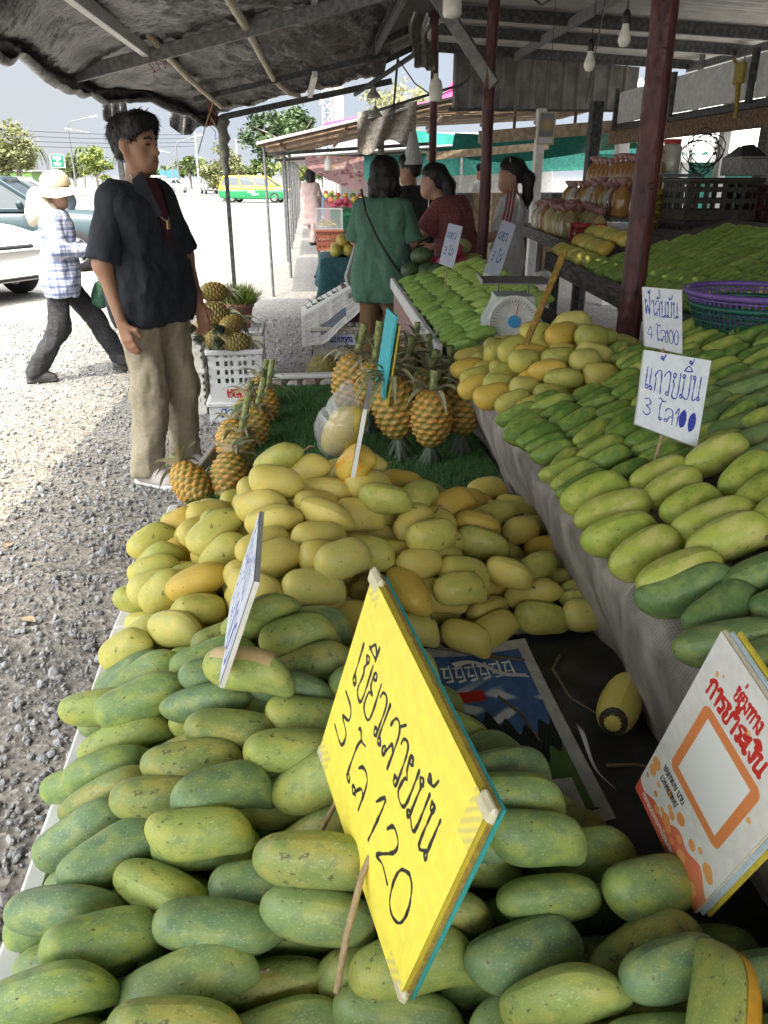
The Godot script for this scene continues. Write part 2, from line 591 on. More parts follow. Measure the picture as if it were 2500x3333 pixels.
	for i in ns.size(): ns[i] = ns[i].normalized()
	var arr := []
	arr.resize(Mesh.ARRAY_MAX)
	arr[Mesh.ARRAY_VERTEX] = vs
	arr[Mesh.ARRAY_NORMAL] = ns
	arr[Mesh.ARRAY_INDEX] = ind
	if colour != null:
		var cols := PackedColorArray()
		for v in vs: cols.append(colour.call(v))
		arr[Mesh.ARRAY_COLOR] = cols
	var mesh := ArrayMesh.new()
	mesh.add_surface_from_arrays(Mesh.PRIMITIVE_TRIANGLES, arr)
	return mesh

# ---------------------------------------------------------------- start
func _ready() -> void:
	rng.seed = 20240611
	# camera
	var cam := Camera3D.new()
	cam.name = "camera"
	cam.position = Vector3(0, 1.42, 0)
	cam.rotation_degrees = Vector3(-23.24, -5.2, 0)
	cam.fov = 67.0
	cam.near = 0.05
	cam.far = 900.0
	add_child(cam)
	cam.make_current()
	# sky and exposure
	var env := Environment.new()
	env.background_mode = Environment.BG_SKY
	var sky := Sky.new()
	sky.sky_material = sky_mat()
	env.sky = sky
	env.background_energy_multiplier = 1.0
	env.tonemap_mode = Environment.TONE_MAPPER_LINEAR
	env.tonemap_exposure = 3.8
	env.sdfgi_enabled = true
	env.ssao_enabled = true
	env.ssil_enabled = true
	env.fog_enabled = false
	env.fog_density = 0.0001
	env.fog_light_color = Color(0.86, 0.9, 0.95)
	var we := WorldEnvironment.new()
	we.name = "world_environment"
	we.environment = env
	add_child(we)
	# sun: high, behind the left shoulder
	var sun := DirectionalLight3D.new()
	sun.name = "sun"
	sun.light_energy = 0.6
	sun.light_color = Color(1.0, 0.95, 0.86)
	sun.light_angular_distance = 0.6
	sun.shadow_enabled = true
	add_child(sun)
	sun.look_at_from_position(Vector3.ZERO, Vector3(0.16, -1.0, -0.37), Vector3.FORWARD)
	glyphs()
	basic_mats()
	ground()
	canopy()
	main_roof()
	red_posts()
	counters()
	next_stalls()
	backdrop()
	mango_heaps()
	pineapples()
	signs()
	front_goods()
	crates()
	back_goods()
	people()
	vehicles()
	hanging()

func sky_mat() -> Material:
	var w := 768
	var h := 384
	var im := Image.create(w, h, false, Image.FORMAT_RGBF)
	var n := FastNoiseLite.new()
	n.seed = 5
	n.frequency = 1.3
	n.fractal_octaves = 5
	for j in h:
		var el := PI * (0.5 - (j + 0.5) / h)
		for i in w:
			var az := TAU * (i + 0.5) / w
			var d := Vector3(sin(az) * cos(el), sin(el), -cos(az) * cos(el))
			var up: float = clamp(d.y, 0.0, 1.0)
			var c := Vector3(0.66, 0.735, 0.82).lerp(Vector3(0.32, 0.45, 0.66), pow(up, 0.6))
			var p := Vector3(d.x, d.y * 2.4, d.z)
			var cl: float = smoothstep(-0.12, 0.42, n.get_noise_3dv(p * 1.1))
			c = c.lerp(Vector3(0.82, 0.85, 0.88), cl * 0.75)
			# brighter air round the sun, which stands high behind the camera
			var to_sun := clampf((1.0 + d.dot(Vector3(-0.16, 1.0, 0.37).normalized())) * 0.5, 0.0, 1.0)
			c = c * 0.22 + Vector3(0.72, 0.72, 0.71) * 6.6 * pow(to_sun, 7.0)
			if d.y < 0.0: c = Vector3(0.36, 0.35, 0.32)
			im.set_pixel(i, j, Color(c.x, c.y, c.z))
	var m := PanoramaSkyMaterial.new()
	m.panorama = ImageTexture.create_from_image(im)
	return m

func basic_mats() -> void:
	mottled("steel", Color(0.13, 0.135, 0.14), Color(0.22, 0.22, 0.22), 3.0, 0.5, 0.35, 0.02)
	mottled("dark_steel", Color(0.035, 0.04, 0.045), Color(0.08, 0.085, 0.085), 3.0, 0.55, 0.2)
	mottled("zinc", Color(0.40, 0.40, 0.39), Color(0.52, 0.515, 0.50), 0.7, 0.55, 0.45, 0.02, 1.5)
	mottled("rusty_zinc", Color(0.13, 0.125, 0.115), Color(0.19, 0.185, 0.175), 0.8, 0.6, 0.3)
	mottled("aluminium", Color(0.42, 0.42, 0.40), Color(0.58, 0.57, 0.55), 2.0, 0.45, 0.3)
	mottled("wood", Color(0.13, 0.075, 0.04), Color(0.26, 0.165, 0.095), 2.0, 0.75, 0.0, 0.02, 3.0, Vector3(0.3, 2.0, 2.0))
	mottled("grey_wood", Color(0.075, 0.07, 0.062), Color(0.19, 0.175, 0.155), 2.0, 0.8, 0.0, 0.02, 3.0, Vector3(3.0, 3.0, 0.4))
	mottled("pale_wood", Color(0.34, 0.25, 0.16), Color(0.5, 0.4, 0.28), 2.0, 0.75, 0.0, 0.02, 2.0)
	mottled("white_paint", Color(0.58, 0.57, 0.54), Color(0.74, 0.73, 0.70), 1.5, 0.6)
	mottled("white_plastic", Color(0.52, 0.53, 0.52), Color(0.62, 0.63, 0.62), 2.0, 0.4)
	mottled("cream_plastic", Color(0.46, 0.44, 0.38), Color(0.56, 0.54, 0.47), 2.0, 0.45)
	mottled("bamboo", Color(0.30, 0.24, 0.15), Color(0.52, 0.45, 0.32), 5.0, 0.6, 0.0, 0.02, 2.0)
	mk("black", Color(0.012, 0.012, 0.013), 0.5)
	mk("wire", Color(0.02, 0.02, 0.02), 0.6)
	mk("red_string", Color(0.35, 0.05, 0.05), 0.8)
	mk("glass_bulb", Color(0.72, 0.70, 0.64), 0.25)
	mottled("bark", Color(0.13, 0.11, 0.09), Color(0.27, 0.24, 0.2), 2.0, 0.9)
	mottled("twig", Color(0.12, 0.085, 0.05), Color(0.24, 0.18, 0.11), 30.0)
	mottled("pineapple_flesh", Color(0.55, 0.38, 0.04), Color(0.70, 0.54, 0.09), 14.0, 0.4)
	var cl := mk("clear_bag", Color(0.82, 0.84, 0.85), 0.12)
	cl.transparency = BaseMaterial3D.TRANSPARENCY_ALPHA
	cl.albedo_color.a = 0.24
	mk("paper", Color(0.66, 0.66, 0.64), 0.8)

# ---------------------------------------------------------------- ground, road
func ground() -> void:
	var m := mk("gravel_ground", Color(1, 1, 1), 0.95)
	m.vertex_color_use_as_albedo = true
	m.albedo_texture = noise_tex(11, 0.045, [[0.0, Color(0.36, 0.35, 0.335)], [0.35, Color(0.60, 0.585, 0.56)], [0.7, Color(0.78, 0.76, 0.72)], [1.0, Color(1, 0.98, 0.94)]], FastNoiseLite.TYPE_CELLULAR, 1, 1024, FastNoiseLite.RETURN_CELL_VALUE)
	m.normal_enabled = true
	m.normal_texture = noise_tex(11, 0.045, [], FastNoiseLite.TYPE_CELLULAR, 1, 1024, FastNoiseLite.RETURN_DISTANCE, true, 7.0)
	m.normal_scale = 1.0
	m.uv1_triplanar = true
	m.uv1_world_triplanar = true
	m.uv1_scale = Vector3.ONE * 1.15
	var st := stool()
	var n := 120
	var pos := func(i: int) -> float:
		var t := (float(i) / n) * 2.0 - 1.0
		return sign(t) * (abs(t) * 9.0 + pow(abs(t), 5.0) * 320.0)
	var noise := FastNoiseLite.new()
	noise.seed = 3
	noise.frequency = 0.22
	noise.fractal_octaves = 4
	var fine := FastNoiseLite.new()
	fine.seed = 8
	fine.frequency = 1.4
	var g := []
	var c := []
	for j in n + 1:
		for i in n + 1:
			var x: float = pos.call(i) - 2.0
			var z: float = pos.call(j) - 6.0
			var b: float = noise.get_noise_2d(x * 0.8, z * 0.45)
			var e: float = fine.get_noise_2d(x, z)
			g.append(Vector3(x, e * 0.012, z))
			var grey := Color(0.245, 0.24, 0.232)
			var sand := Color(0.275, 0.247, 0.203)
			var k: float = clamp(smoothstep(-0.05, 0.4, b) * 0.75 + e * 0.15, 0.0, 1.0)
			var cc := grey.lerp(sand, k)
			c.append(cc * (1.0 + e * 0.12))
	st.set_smooth_group(0)
	for j in n:
		for i in n:
			var a := j * (n + 1) + i
			for id in [a, a + 1, a + n + 2, a, a + n + 2, a + n + 1]:
				st.set_color(c[id])
				st.add_vertex(g[id])
	tag(part(self, "ground", done(st), m), "", "", "", "structure")
	# loose stones near the stall
	var stn := stool()
	var ico := [Vector3(0, 1, 0), Vector3(0, -1, 0)]
	var rr := RandomNumberGenerator.new()
	rr.seed = 4
	var ring1 := []
	var ring2 := []
	for k in 6:
		ring1.append(Vector3(cos(k * TAU / 6), 0.42, sin(k * TAU / 6)) * rr.randf_range(0.75, 1.1))
		ring2.append(Vector3(cos((k + 0.5) * TAU / 6), -0.42, sin((k + 0.5) * TAU / 6)) * rr.randf_range(0.75, 1.1))
	stn.set_smooth_group(-1)
	for k in 6:
		var k2 := (k + 1) % 6
		_t(stn, ico[0], ring1[k], ring1[k2], Vector3.ZERO)
		_t(stn, ring1[k], ring1[k2], ring2[k], Vector3.ZERO)
		_t(stn, ring1[k2], ring2[k], ring2[k2], Vector3.ZERO)
		_t(stn, ico[1], ring2[k], ring2[k2], Vector3.ZERO)
	var mm := MultiMesh.new()
	mm.transform_format = MultiMesh.TRANSFORM_3D
	mm.use_colors = true
	mm.mesh = done(stn)
	var list := []
	for k in 46000:
		var near := rr.randf()
		var z := -0.9 - pow(near, 1.35) * 8.0
		var x := rr.randf_range(-3.4, -0.42) if z > -4.2 else rr.randf_range(-4.4, 0.4)
		if x > -0.55 and z > -3.8: continue
		var s := 0.003 + pow(rr.randf(), 3.5) * 0.010
		if rr.randf() < 0.004: s = rr.randf_range(0.014, 0.024)
		var bs := Basis.from_euler(Vector3(rr.randf() * TAU, rr.randf() * TAU, rr.randf() * TAU)) * Basis.from_scale(Vector3(rr.randf_range(0.8, 1.5), rr.randf_range(0.5, 0.9), rr.randf_range(0.8, 1.2)) * s)
		var v := rr.randf_range(0.16, 0.30)
		var warm := rr.randf()
		list.append([Transform3D(bs, Vector3(x, 0.004 + s * 0.25, z)), Color(v * lerp(0.98, 1.05, warm), v, v * lerp(1.02, 0.92, warm))])
	mm.instance_count = list.size()
	for k in list.size():
		mm.set_instance_transform(k, list[k][0])
		mm.set_instance_color(k, list[k][1])
	var gm := MultiMeshInstance3D.new()
	gm.multimesh = mm
	gm.material_override = vcol("stone", 0.9)
	gm.name = "gravel"
	add_child(gm)
	tag(gm, "loose grey gravel scattered over the lot beside the stall", "gravel", "", "stuff")
	# road far behind
	var rd := stool()
	rd.set_smooth_group(-1)
	quad(rd, Vector3(-260, 0.03, -62), Vector3(-260, 0.03, -84), Vector3(140, 0.03, -118), Vector3(140, 0.03, -96))
	tag(part(self, "road", done(rd), mottled("asphalt", Color(0.07, 0.07, 0.072), Color(0.12, 0.12, 0.12), 0.4, 0.9)), "", "", "", "structure")
	var ln := stool()
	for k in 60:
		var x := -250.0 + k * 6.5
		var z := -73.0 - (x + 260.0) * 0.085
		bar(ln, Vector3(x, 0.036, z), Vector3(x + 3.0, 0.036, z - 0.255), 0.15, 0.006, 0.0)
	tag(part(self, "road_marking", done(ln), mk("road_paint", Color(0.6, 0.6, 0.57), 0.8)), "", "", "", "structure")
	# a few fallen dry leaves
	for q in [Vector3(-1.02, 0.012, -2.42), Vector3(-0.92, 0.012, -1.55), Vector3(-1.18, 0.012, -1.75), Vector3(-1.3, 0.012, -3.05)]:
		var lf := func(u: float, v: float) -> Vector3:
			var w := sin(PI * u) * 0.018
			return Vector3((u - 0.5) * 0.075, sin(u * 4.0) * 0.006 + abs(v - 0.5) * 0.014, (v - 0.5) * 2.0 * w)
		var o := part(self, "fallen_leaf", sheet_mesh(lf, 8, 2), mottled("dry_leaf", Color(0.25, 0.15, 0.08), Color(0.42, 0.30, 0.18), 20.0))
		o.position = q
		o.rotation.y = rng.randf() * TAU
		tag(o, "curled dry brown leaf lying on the gravel", "leaf", "dry leaves on the gravel")

# ---------------------------------------------------------------- tarpaulin canopy on the left
func eave(z: float) -> Vector2:
	var k := [[2.6, -1.72, 2.12], [-3.0, -1.70, 2.10], [-5.0, -1.66, 2.12], [-6.2, -1.74, 2.13], [-7.3, -1.84, 2.15], [-8.0, -1.82, 2.17], [-8.6, -1.5, 2.19], [-9.0, -1.30, 2.12], [-9.35, -1.18, 2.06], [-9.62, -0.92, 2.05]]
	for i in k.size() - 1:
		if z <= k[i][0] and z >= k[i + 1][0]:
			var t: float = (z - k[i][0]) / (k[i + 1][0] - k[i][0])
			return Vector2(lerp(k[i][1], k[i + 1][1], t), lerp(k[i][2], k[i + 1][2], t))
	return Vector2(k[-1][1], k[-1][2]) if z < -9.0 else Vector2(k[0][1], k[0][2])

func roof_y(x: float, z: float) -> float:
	var slope := 0.24
	var base := 2.205 + (x + 1.76) * slope
	if z < -7.0:
		var t := clampf((-7.0 - z) / 2.5, 0.0, 1.0)
		base = lerp(base, 2.09 + (x + 0.886) * 0.195, t * t * 0.5 + t * 0.5)
	return base

func canopy() -> void:
	var t := thing("tarpaulin_canopy", "grey tarpaulin canopy on steel beams and bamboo poles beside the gravel lot", "canopy")
	var nz := FastNoiseLite.new()
	nz.seed = 12
	nz.frequency = 1.6
	var wr := FastNoiseLite.new()
	wr.seed = 21
	wr.frequency = 5.0
	var f := func(u: float, v: float) -> Vector3:
		var z := lerpf(2.6, -9.62, pow(v, 0.85))
		var e := eave(z)
		var uu := clampf((u - 0.10) / 0.90, 0.0, 1.0)
		var x := lerpf(e.x, 0.86, uu)
		var y := roof_y(x, z) + 0.035
		y = lerpf(e.y + 0.02, y, smoothstep(0.0, 0.12, uu))
		# sag between the cross beams and between the purlins
		var s := sin(PI * clampf((z + 7.0) / -1.7, 0.0, 1.0)) + sin(PI * clampf((z + 4.0) / -3.0, 0.0, 1.0))
		y -= s * 0.05 * sin(PI * uu)
		y += nz.get_noise_2d(x * 1.2, z * 0.7) * 0.05 + wr.get_noise_2d(x * 2.4 - z, z * 0.5 + x) * 0.03 * smoothstep(0.0, 0.2, uu)
		if u < 0.10:
			var a := (0.10 - u) / 0.10 * PI * 1.35
			x += (1.0 - cos(a)) * 0.022 - sin(a) * 0.05
			y -= (1.0 - cos(a)) * 0.06 * (1.0 + 0.5 * nz.get_noise_1d(z * 0.8))
			y += wr.get_noise_2d(a * 0.5, z * 0.4) * 0.012
		return Vector3(x, y, z)
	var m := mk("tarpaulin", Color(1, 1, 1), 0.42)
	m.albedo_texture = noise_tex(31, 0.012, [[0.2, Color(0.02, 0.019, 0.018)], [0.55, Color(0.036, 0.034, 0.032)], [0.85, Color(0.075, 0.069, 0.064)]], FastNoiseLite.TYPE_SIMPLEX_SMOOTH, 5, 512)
	m.normal_enabled = true
	m.normal_texture = noise_tex(32, 0.02, [], FastNoiseLite.TYPE_SIMPLEX_SMOOTH, 4, 512, -1, true, 9.0)
	m.uv1_triplanar = true
	m.uv1_scale = Vector3(0.9, 0.9, 0.9)
	m.backlight_enabled = true
	m.backlight = Color(0.05, 0.044, 0.04)
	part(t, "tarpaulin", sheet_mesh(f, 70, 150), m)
	# cross beams (x direction), following the slope
	for b in [[-7.0, -1.76, 0.86, 0.10], [-8.7, -1.08, 0.86, 0.05], [-9.5, -0.9, 0.95, 0.06], [-4.0, -1.6, 0.86, 0.08], [-1.0, -1.6, 0.86, 0.08], [2.2, -1.6, 0.86, 0.08]]:
		var z: float = b[0]
		part(t, "cross_beam", bar_mesh(Vector3(b[1], roof_y(b[1], z) - 0.045, z), Vector3(b[2], roof_y(b[2], z) - 0.045, z), 0.04, b[3]), M["steel"] if b[3] > 0.07 else M["dark_steel"])
	# aluminium purlin running along the stall
	part(t, "purlin", bar_mesh(Vector3(-1.22, roof_y(-1.22, -2.0) - 0.02, -2.0), Vector3(-1.20, roof_y(-1.2, -7.0) - 0.01, -7.0), 0.055, 0.085), M["aluminium"])
	part(t, "purlin", bar_mesh(Vector3(0.1, roof_y(0.1, 2.2), 2.2), Vector3(0.1, roof_y(0.1, -6.9), -6.9), 0.05, 0.05), M["steel"])
	# bamboo poles tied under the beams
	bamboo(t, [Vector3(-1.17, 2.47, -6.55), Vector3(-1.10, 2.36, -7.05), Vector3(-1.02, 2.25, -7.9), Vector3(-0.905, 2.15, -8.7), Vector3(-0.86, 2.11, -9.1), Vector3(-0.79, 2.145, -9.45)], 0.03)
	bamboo(t, [Vector3(-0.50, 2.53, -5.6), Vector3(-0.427, 2.50, -7.0), Vector3(-0.36, 2.41, -8.0), Vector3(-0.294, 2.32, -8.7), Vector3(-0.16, 2.25, -9.2), Vector3(-0.05, 2.25, -9.5)], 0.033)
	# white fluorescent tube housing hung by the far beam
	part(t, "tube_lamp_housing", bar_mesh(Vector3(0.11, 2.36, -8.6), Vector3(0.06, 2.26, -9.45), 0.05, 0.06), M["white_paint"])
	# corner posts
	for p in [[-0.9, -9.55, 2.06, "dark_steel", 0.045], [-1.84, -8.62, 2.2, "dark_steel", 0.05], [-1.66, 2.3, 2.1, "dark_steel", 0.05]]:
		part(t, "post", bar_mesh(Vector3(p[0], 0.0, p[1]), Vector3(p[0], p[2], p[1]), p[4], p[4], 0.004), M[p[3]])
	# cloth rag wound round the corner post
	var st := stool()
	var rag := []
	for k in 12: rag.append(Vector3(-0.9 + sin(k * 2.1) * 0.012, 2.06 - k * 0.055, -9.55 + cos(k * 2.1) * 0.012))
	tube(st, rag, [0.05, 0.075, 0.06, 0.055, 0.07, 0.05, 0.06, 0.045, 0.05, 0.04, 0.045, 0.03], 7)
	part(t, "rag", done(st), mottled("rag", Color(0.07, 0.07, 0.065), Color(0.2, 0.195, 0.18), 12.0))
	# hanging bunched flap at the far corner
	var fl := func(u: float, v: float) -> Vector3:
		return Vector3(-1.42 + u * 0.55, 2.10 - v * (0.16 + 0.07 * sin(u * 7.0)) - 0.05 * u, -9.3 - u * 0.28 + 0.05 * sin(u * 26.0 + v * 2.0) * (0.3 + v))
	part(t, "tarpaulin_flap", sheet_mesh(fl, 40, 8), m)
	var fl2 := func(u: float, v: float) -> Vector3:
		return Vector3(-1.93 + u * 0.22, 2.20 - v * (0.30 - 0.14 * abs(u - 0.35)), -8.55 + 0.05 * sin(u * 17.0 + v) * (0.3 + v))
	part(t, "tarpaulin_flap", sheet_mesh(fl2, 18, 8), m)
	# loose red strings and straw hanging from the ties
	for s in [[Vector3(-1.14, 2.37, -6.98), 0.22], [Vector3(-1.10, 2.36, -7.0), 0.15], [Vector3(-1.20, 2.38, -6.97), 0.20], [Vector3(-0.93, 2.16, -8.72), 0.26], [Vector3(-0.90, 2.15, -8.7), 0.34], [Vector3(-0.95, 2.15, -8.74), 0.2]]:
		var pts := []
		for k in 8: pts.append(s[0] + Vector3(rng.randf_range(-1, 1) * 0.018 * k * 0.5, -s[1] * k / 7.0, rng.randf_range(-1, 1) * 0.01))
		part(t, "string", tube_mesh(pts, 0.0035, 5), M["red_string"])
	for s in [[Vector3(-0.88, 2.16, -8.7), Vector3(-1.0, 1.9, -8.75), Vector3(-1.09, 1.66, -8.72)], [Vector3(-0.98, 2.02, -9.2), Vector3(-0.9, 1.85, -9.2), Vector3(-0.92, 1.6, -9.2), Vector3(-0.96, 1.4, -9.22)]]:
		part(t, "straw", tube_mesh(s, 0.006, 5), mk("straw", Color(0.34, 0.36, 0.2), 0.8))

func bamboo(parent: Node, path: Array, r: float) -> void:
	var pts := []
	var rad := []
	for i in path.size() - 1:
		var n := int(max(2, (path[i] as Vector3).distance_to(path[i + 1]) / 0.28))
		for k in n:
			var p: Vector3 = (path[i] as Vector3).lerp(path[i + 1], float(k) / n)
			var q: Vector3 = (path[i] as Vector3).lerp(path[i + 1], (k + 0.06) / n)
			pts.append(p)
			rad.append(r * 1.14)
			pts.append(q)
			rad.append(r * rng.randf_range(0.95, 1.0))
			pts.append((path[i] as Vector3).lerp(path[i + 1], (k + 0.93) / n))
			rad.append(r * 0.98)
		r *= 0.9
	pts.append(path[-1])
	rad.append(r)
	part(parent, "bamboo_pole", tube_mesh(pts, rad, 10), M["bamboo"])

# ---------------------------------------------------------------- zinc roof over the counters
func rib_sheet(length: float, width: float, pitch: float, depth: float) -> ArrayMesh:
	var n := int(width / pitch * 6.0)
	var f := func(u: float, v: float) -> Vector3:
		return Vector3(u * length, sin(v * width / pitch * TAU) * depth, -v * width)
	return sheet_mesh(f, 5, n)

func main_roof() -> void:
	var t := thing("zinc_roof", "corrugated zinc roof on grey steel beams over the fruit counters", "roof")
	var ml := rib_sheet(0.76, 0.80, 0.076, 0.010)
	var mr := rib_sheet(3.55, 0.80, 0.16, 0.032)
	for k in 17:
		var z := 2.6 - k * 0.765
		if z > -9.7:
			var a := part(t, "roof_sheet", ml, M["rusty_zinc"])
			a.position = Vector3(0.66, 2.60 + (k % 2) * 0.006, z)
			a.rotation.z = atan2(0.30, 0.72)
		var b := part(t, "roof_sheet", mr, M["zinc"])
		b.position = Vector3(1.36, 2.90 + (k % 2) * 0.006, z)
		b.rotation.z = -0.05
	# beams across and along
	for z in [-10.1, -9.0, -8.1, -6.4, -4.4, -2.0, 0.5]:
		part(t, "purlin", bar_mesh(Vector3(1.30, 2.82, z), Vector3(4.7, 2.66, z), 0.05, 0.10), M["dark_steel"])
	for x in [1.26, 2.45, 4.55]:
		part(t, "rafter", bar_mesh(Vector3(x, 2.79 - (x - 1.3) * 0.05, 2.2), Vector3(x, 2.79 - (x - 1.3) * 0.05, -10.15), 0.05, 0.08), M["steel"])
	part(t, "rafter", bar_mesh(Vector3(0.7, 2.56, 2.2), Vector3(0.7, 2.56, -10.1), 0.04, 0.05), M["dark_steel"])
	for z in [-10.1, -8.2, -5.9, -3.0]:
		part(t, "rafter", bar_mesh(Vector3(0.68, 2.56, z), Vector3(1.3, 2.82, z), 0.04, 0.06), M["dark_steel"])
	# long brace bolted to the middle red post
	part(t, "brace", bar_mesh(Vector3(0.72, 2.86, -6.3), Vector3(1.27, 2.0, -5.80), 0.035, 0.085), M["steel"])
	part(t, "brace", bar_mesh(Vector3(0.55, 2.28, -9.6), Vector3(1.15, 2.56, -8.2), 0.03, 0.04), M["dark_steel"])
	part(t, "brace", bar_mesh(Vector3(0.72, 2.12, -9.9), Vector3(1.8, 2.42, -9.9), 0.025, 0.03), M["dark_steel"])
	part(t, "brace", bar_mesh(Vector3(1.0, 2.05, -9.9), Vector3(1.06, 2.72, -9.9), 0.025, 0.025), M["dark_steel"])
	part(t, "brace", bar_mesh(Vector3(4.5, 2.06, -9.7), Vector3(4.5, 2.72, -9.7), 0.05, 0.05), M["steel"])
	# torn sheet of clear plastic bunched in the valley
	var pl := func(u: float, v: float) -> Vector3:
		return Vector3(0.92 + u * 0.22 - 0.03 * sin(v * 5.0), 2.74 - v * 0.42, -7.6 + 0.07 * sin(u * 11.0 + v * 3.0) - u * 0.3)
	part(t, "plastic_sheet", sheet_mesh(pl, 16, 14), mottled("dirty_plastic", Color(0.16, 0.155, 0.14), Color(0.34, 0.33, 0.30), 4.0, 0.35))
	# upright zinc gable closing the end of the stall
	var g := thing("zinc_gable", "upright ribbed zinc sheets closing the gable end above the neighbouring roof", "wall")
	for k in 3:
		var f := func(u: float, v: float) -> Vector3:
			var w := u * 0.76
			var ph := fposmod(w / 0.19, 1.0)
			var d := 0.026 * (smoothstep(0.0, 0.12, ph) - smoothstep(0.2, 0.32, ph))
			return Vector3(1.74 + k * 0.74 + w, 2.20 + v * (0.60 - 0.05 * (k + u)), -10.22 + d + k * 0.004)
		part(g, "zinc_sheet", sheet_mesh(f, 64, 3, false), M["rusty_zinc"])
	part(g, "rail", bar_mesh(Vector3(1.7, 2.195, -10.24), Vector3(4.1, 2.195, -10.24), 0.04, 0.04), M["dark_steel"])
	# unseen zinc wall, added to keep the stall interior dark
	var bw := thing("added_shade_wall", "added ribbed zinc wall out of view that shades the inside of the stall", "wall")
	for k in 12:
		var f := func(u: float, v: float) -> Vector3:
			var w := u * 0.78
			var ph := fposmod(w / 0.19, 1.0)
			var d := 0.026 * (smoothstep(0.0, 0.12, ph) - smoothstep(0.2, 0.32, ph))
			return Vector3(4.62 - d + (k % 2) * 0.004, v * 2.6, 2.5 - k * 0.76 - w)
		part(bw, "zinc_sheet", sheet_mesh(f, 32, 2, false), M["rusty_zinc"])
	for z in [2.4, -2.0, -6.6]: part(bw, "post", bar_mesh(Vector3(4.68, 0, z), Vector3(4.68, 2.65, z), 0.07, 0.07), M["dark_steel"])
	# pale fascia panels along the right-hand side
	var p := thing("fascia_panels", "row of pale grey fascia panels under the right edge of the zinc roof", "panel")
	for k in 4:
		var z0 := -3.6 - k * 1.42
		part(p, "panel", bar_mesh(Vector3(3.42, 2.14, z0), Vector3(3.42, 2.14, z0 - 1.36), 0.03, 0.30, 0.004), M["white_plastic"])
		part(p, "strut", bar_mesh(Vector3(3.39, 1.96, z0 - 1.39), Vector3(3.39, 2.33, z0 - 1.39), 0.045, 0.045), M["dark_steel"])
	part(p, "rail", bar_mesh(Vector3(3.44, 1.955, -3.4), Vector3(3.44, 1.955, -9.4), 0.05, 0.06), M["dark_steel"])
	part(p, "timber_beam", bar_mesh(Vector3(3.5, 1.86, -3.0), Vector3(3.5, 1.86, -9.6), 0.06, 0.14), M["wood"])
	for q in [[-6.0, 2.19], [-6.0, 2.08]]:
		part(p, "bolt", tube_mesh([Vector3(3.40, q[1], q[0]), Vector3(3.38, q[1], q[0])], 0.018, 8), M["black"])

func red_posts() -> void:
	var m := mk("red_lacquer", Color(1, 1, 1), 0.5)
	m.albedo_texture = noise_tex(41, 0.02, [[0.15, Color(0.03, 0.008, 0.009)], [0.5, Color(0.075, 0.018, 0.018)], [0.9, Color(0.105, 0.03, 0.027)]], FastNoiseLite.TYPE_SIMPLEX_SMOOTH, 5, 256)
	m.normal_enabled = true
	m.normal_texture = noise_tex(42, 0.02, [], FastNoiseLite.TYPE_SIMPLEX_SMOOTH, 4, 256, -1, true, 5.0)
	m.uv1_triplanar = true
	m.uv1_scale = Vector3(5, 0.9, 5)
	var lab := ["thick dark red wooden post standing behind the near counter", "dark red wooden post with the grey brace bolted to it", "slender dark red wooden post farthest down the stall"]
	var at := [[1.235, -2.95, 0.045, -0.03], [1.25, -5.85, 0.04, 0.0], [1.22, -8.1, 0.036, -0.02]]
	for i in 3:
		var a: Array = at[i]
		var pts := []
		var rad := []
		for k in 22:
			var y := k * 0.135
			pts.append(Vector3(sin(k * 0.7 + i) * 0.004 + a[3] * y / 2.8, y, cos(k * 0.9) * 0.004))
			rad.append(a[2] * (1.0 + 0.03 * sin(k * 1.3 + i * 2.0)))
		var o := thing("wooden_post", lab[i], "post", Vector3(a[0], 0, a[1]), 0.0, "red posts carrying the zinc roof")
		part(o, "shaft", tube_mesh(pts, rad, 16), m)
		for k in 3:
			var an := 0.9 + k * 0.5
			var q := stool()
			lathe(q, [Vector2(0.014, 0), Vector2(0.012, 0.004), Vector2(0.004, 0.005), Vector2(0, 0.003)], 10, Vector3(cos(an) * a[2] * 0.97 + a[3] * 0.5, 0.98 + k * 0.42, sin(an) * a[2] * 0.97), Basis(Vector3.UP, PI / 2 - an) * Basis(Vector3.RIGHT, PI / 2))
			part(o, "knot", done(q), m)

# ---------------------------------------------------------------- tables and counters
func weave_mat() -> StandardMaterial3D:
	var p := Pic.new(512, 512, Color(0.60, 0.57, 0.53))
	var n := FastNoiseLite.new()
	n.seed = 2
	n.frequency = 0.008
	n.fractal_octaves = 5
	for j in 512:
		for i in 512:
			var k := 1.0 + n.get_noise_2d(i * 1.0, j * 0.7) * 0.32
			var gap := (i % 8 < 2) != (j % 8 < 2)
			var hole := i % 8 < 2 and j % 8 < 2
			var c := Color(0.61, 0.585, 0.55) * k
			if gap: c = c * 0.93
			if hole: c = c * 0.66
			p.im.set_pixel(i, j, c)
	var m := pic_mat("mesh_cloth", p, 0.85)
	m.uv1_scale = Vector3(7, 1, 1)
	return m

